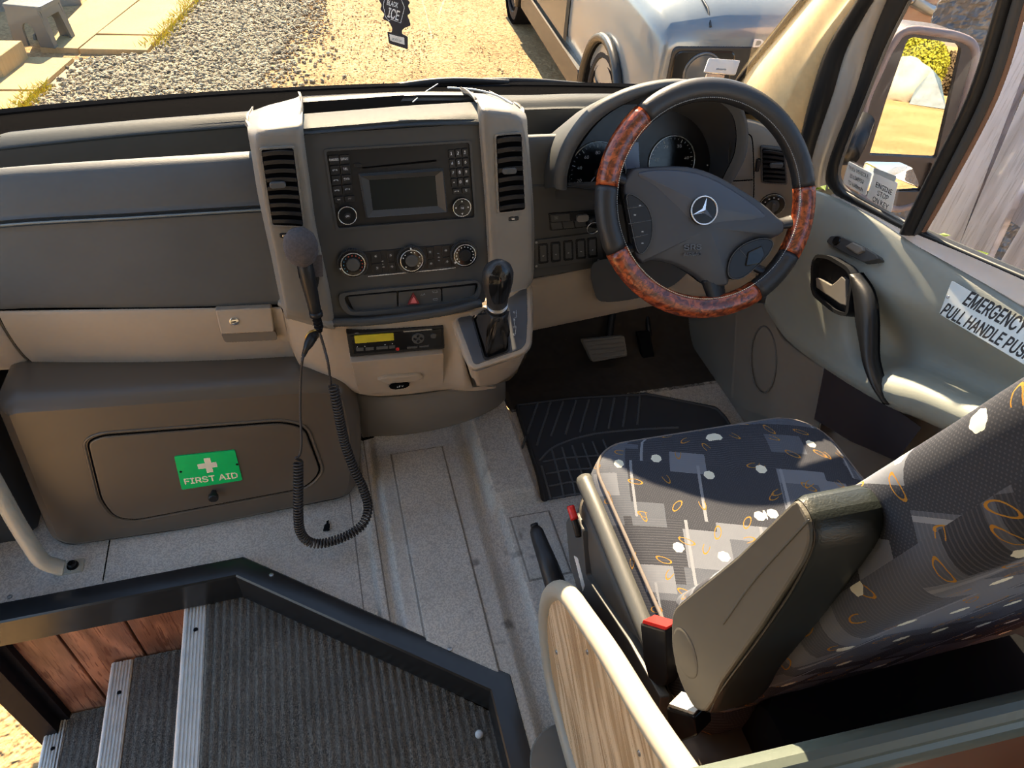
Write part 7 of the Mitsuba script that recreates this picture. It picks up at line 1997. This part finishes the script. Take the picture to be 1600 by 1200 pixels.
# weeds at the foot of the fence
r5 = np.random.default_rng(11)
wb = Q(1415, 320, x=1.62)
LV, LF_ = [], []
for i in range(260):
    c = np.array([r5.uniform(1.40, 1.66), wb[1] + r5.uniform(-0.28, 0.35), r5.uniform(GZ, wb[2] + 0.10)])
    a = N(r5.normal(size=3)); b = N(np.cross(a, r5.normal(size=3)))
    L_, W_ = r5.uniform(0.02, 0.045), r5.uniform(0.008, 0.018)
    o = len(LV)
    LV += [c - a * L_, c + b * W_, c + a * L_, c - b * W_, c + np.cross(a, b) * 0.004]
    LF_ += [(o, o + 1, o + 4), (o + 1, o + 2, o + 4), (o + 2, o + 3, o + 4), (o + 3, o, o + 4)]
M('weed', S(96, 120, 34), 0.6)
solo('weeds', 'green weeds growing between fence and door under the mirror', 'weeds', TM(LV, LF_), 'mat_weed', False, kind='stuff')

# ------------------------------------------------------------------ what the mirror shows behind the vehicle
yB = mirror_ground(1412, 157)[1]
M('bush', S(150, 150, 40), 0.7)
M('dark_bush', S(84, 72, 52), 0.8)
M('white_stone', mottled(S(176, 170, 158), .3, 5), 0.8)
M('blue_rock', mottled(S(92, 112, 130), .5, 9), 0.5)
def leafball(c, r, n, seed, size=0.07):
    q = np.random.default_rng(seed)
    V, Fc = [], []
    for i in range(n):
        d = N(q.normal(size=3))
        p = c + d * r * (q.uniform(0.75, 1.05)) * np.array([1, 1, 0.9])
        a = N(q.normal(size=3)); b = N(np.cross(a, d + 0.5 * q.normal(size=3)))
        o = len(V)
        V += [p - a * size, p + b * size * .6, p + a * size, p - b * size * .6]
        Fc += [(o, o + 1, o + 2), (o, o + 2, o + 3)]
    return TM(V, Fc)
b1_, b2_ = mirror_hit(1428, 101, yB - 1.9), mirror_hit(1488, 112, yB - 3.2)
bush = thing('bush', 'round yellow-green bush reflected in the door mirror', 'bush')
part(bush, 'foliage', cat(leafball(b1_, 0.72, 9000, 1, 0.04), leafball(b1_ + [0.0, 0.1, -0.6], 0.75, 5000, 2, 0.04)), 'mat_bush', False)
part(bush, 'trunk', tube([np.array([b1_[0], b1_[1], GZ]), b1_], 0.08, 8), 'mat_dark_bush', True)
bush2 = thing('bush', 'dark brown bush beside the yellow-green one in the door mirror', 'bush')
part(bush2, 'foliage', leafball(b2_ + [0, 0, -0.1], 0.62, 3500, 4, 0.045), 'mat_dark_bush', False)
part(bush2, 'trunk', tube([np.array([b2_[0], b2_[1], GZ]), b2_], 0.08, 8), 'mat_dark_bush', True)
bw = mirror_hit(1412, 135, yB)
solo('boulder', 'large pale boulder in front of the bush in the door mirror', 'boulder', blob([bw[0], yB, GZ + 0.36], 0.56, 3, (0.9, 0.7, 0.95), 0.6, 2, 1.5), 'mat_white_stone', 30)
bw2 = mirror_hit(1454, 142, yB + 0.6)
solo('boulder', 'blue-grey rock right of the pale boulder in the door mirror', 'boulder', hull(np.array([bw2[0], yB + 0.6, GZ]) + np.array([(-0.32, 0, 0), (0.42, 0, 0), (0.3, -0.5, 0), (-0.3, -0.5, 0), (-0.1, -0.2, 0.72), (0.12, -0.3, 0.55), (-0.3, -0.1, 0.3)])), 'mat_blue_rock', False)
# white minibuses far behind, seen in the small mirror glass
M('white_body', S(232, 232, 230), 0.3)
M('dark_glass', S(40, 46, 54), 0.1)
for i, (x, y) in enumerate(((4.0, -12.0), (6.4, -14.5))):
    vb = thing('minibus', ('white minibus parked far behind, nearest the fence', 'white minibus parked far behind, further right')[i], 'minibus')
    T_ = np.array([x, y, GZ])
    part(vb, 'body', TM(np.array(hull(np.vstack([box(-1, 1, -3, 0, 0.35, 1.3).vertices, box(-0.9, 0.9, -3, -0.75, 1.3, 2.5).vertices])).vertices) + T_, hull(np.vstack([box(-1, 1, -3, 0, 0.35, 1.3).vertices, box(-0.9, 0.9, -3, -0.75, 1.3, 2.5).vertices])).faces), 'mat_white_body', 30)
    part(vb, 'windscreen', TM(np.array([(-0.8, -0.10, 1.38), (0.8, -0.10, 1.38), (0.75, -0.62, 2.22), (-0.75, -0.62, 2.22)]) + T_ + [0, 0.02, 0.03], [(0, 1, 2), (0, 2, 3)]), 'mat_dark_glass', False)
    for sx in (-0.85, 0.85):
        for yy in (-0.5, -2.4):
            fr = Frame(T_ + [sx, yy, 0.33], [0, 1, 0], [1, 0, 0])
            part(vb, 'wheel', fr.put(lathe([(0, -0.1), (0.33, -0.1), (0.33, 0.1), (0, 0.1)], 20)), 'mat_tyre', 40)
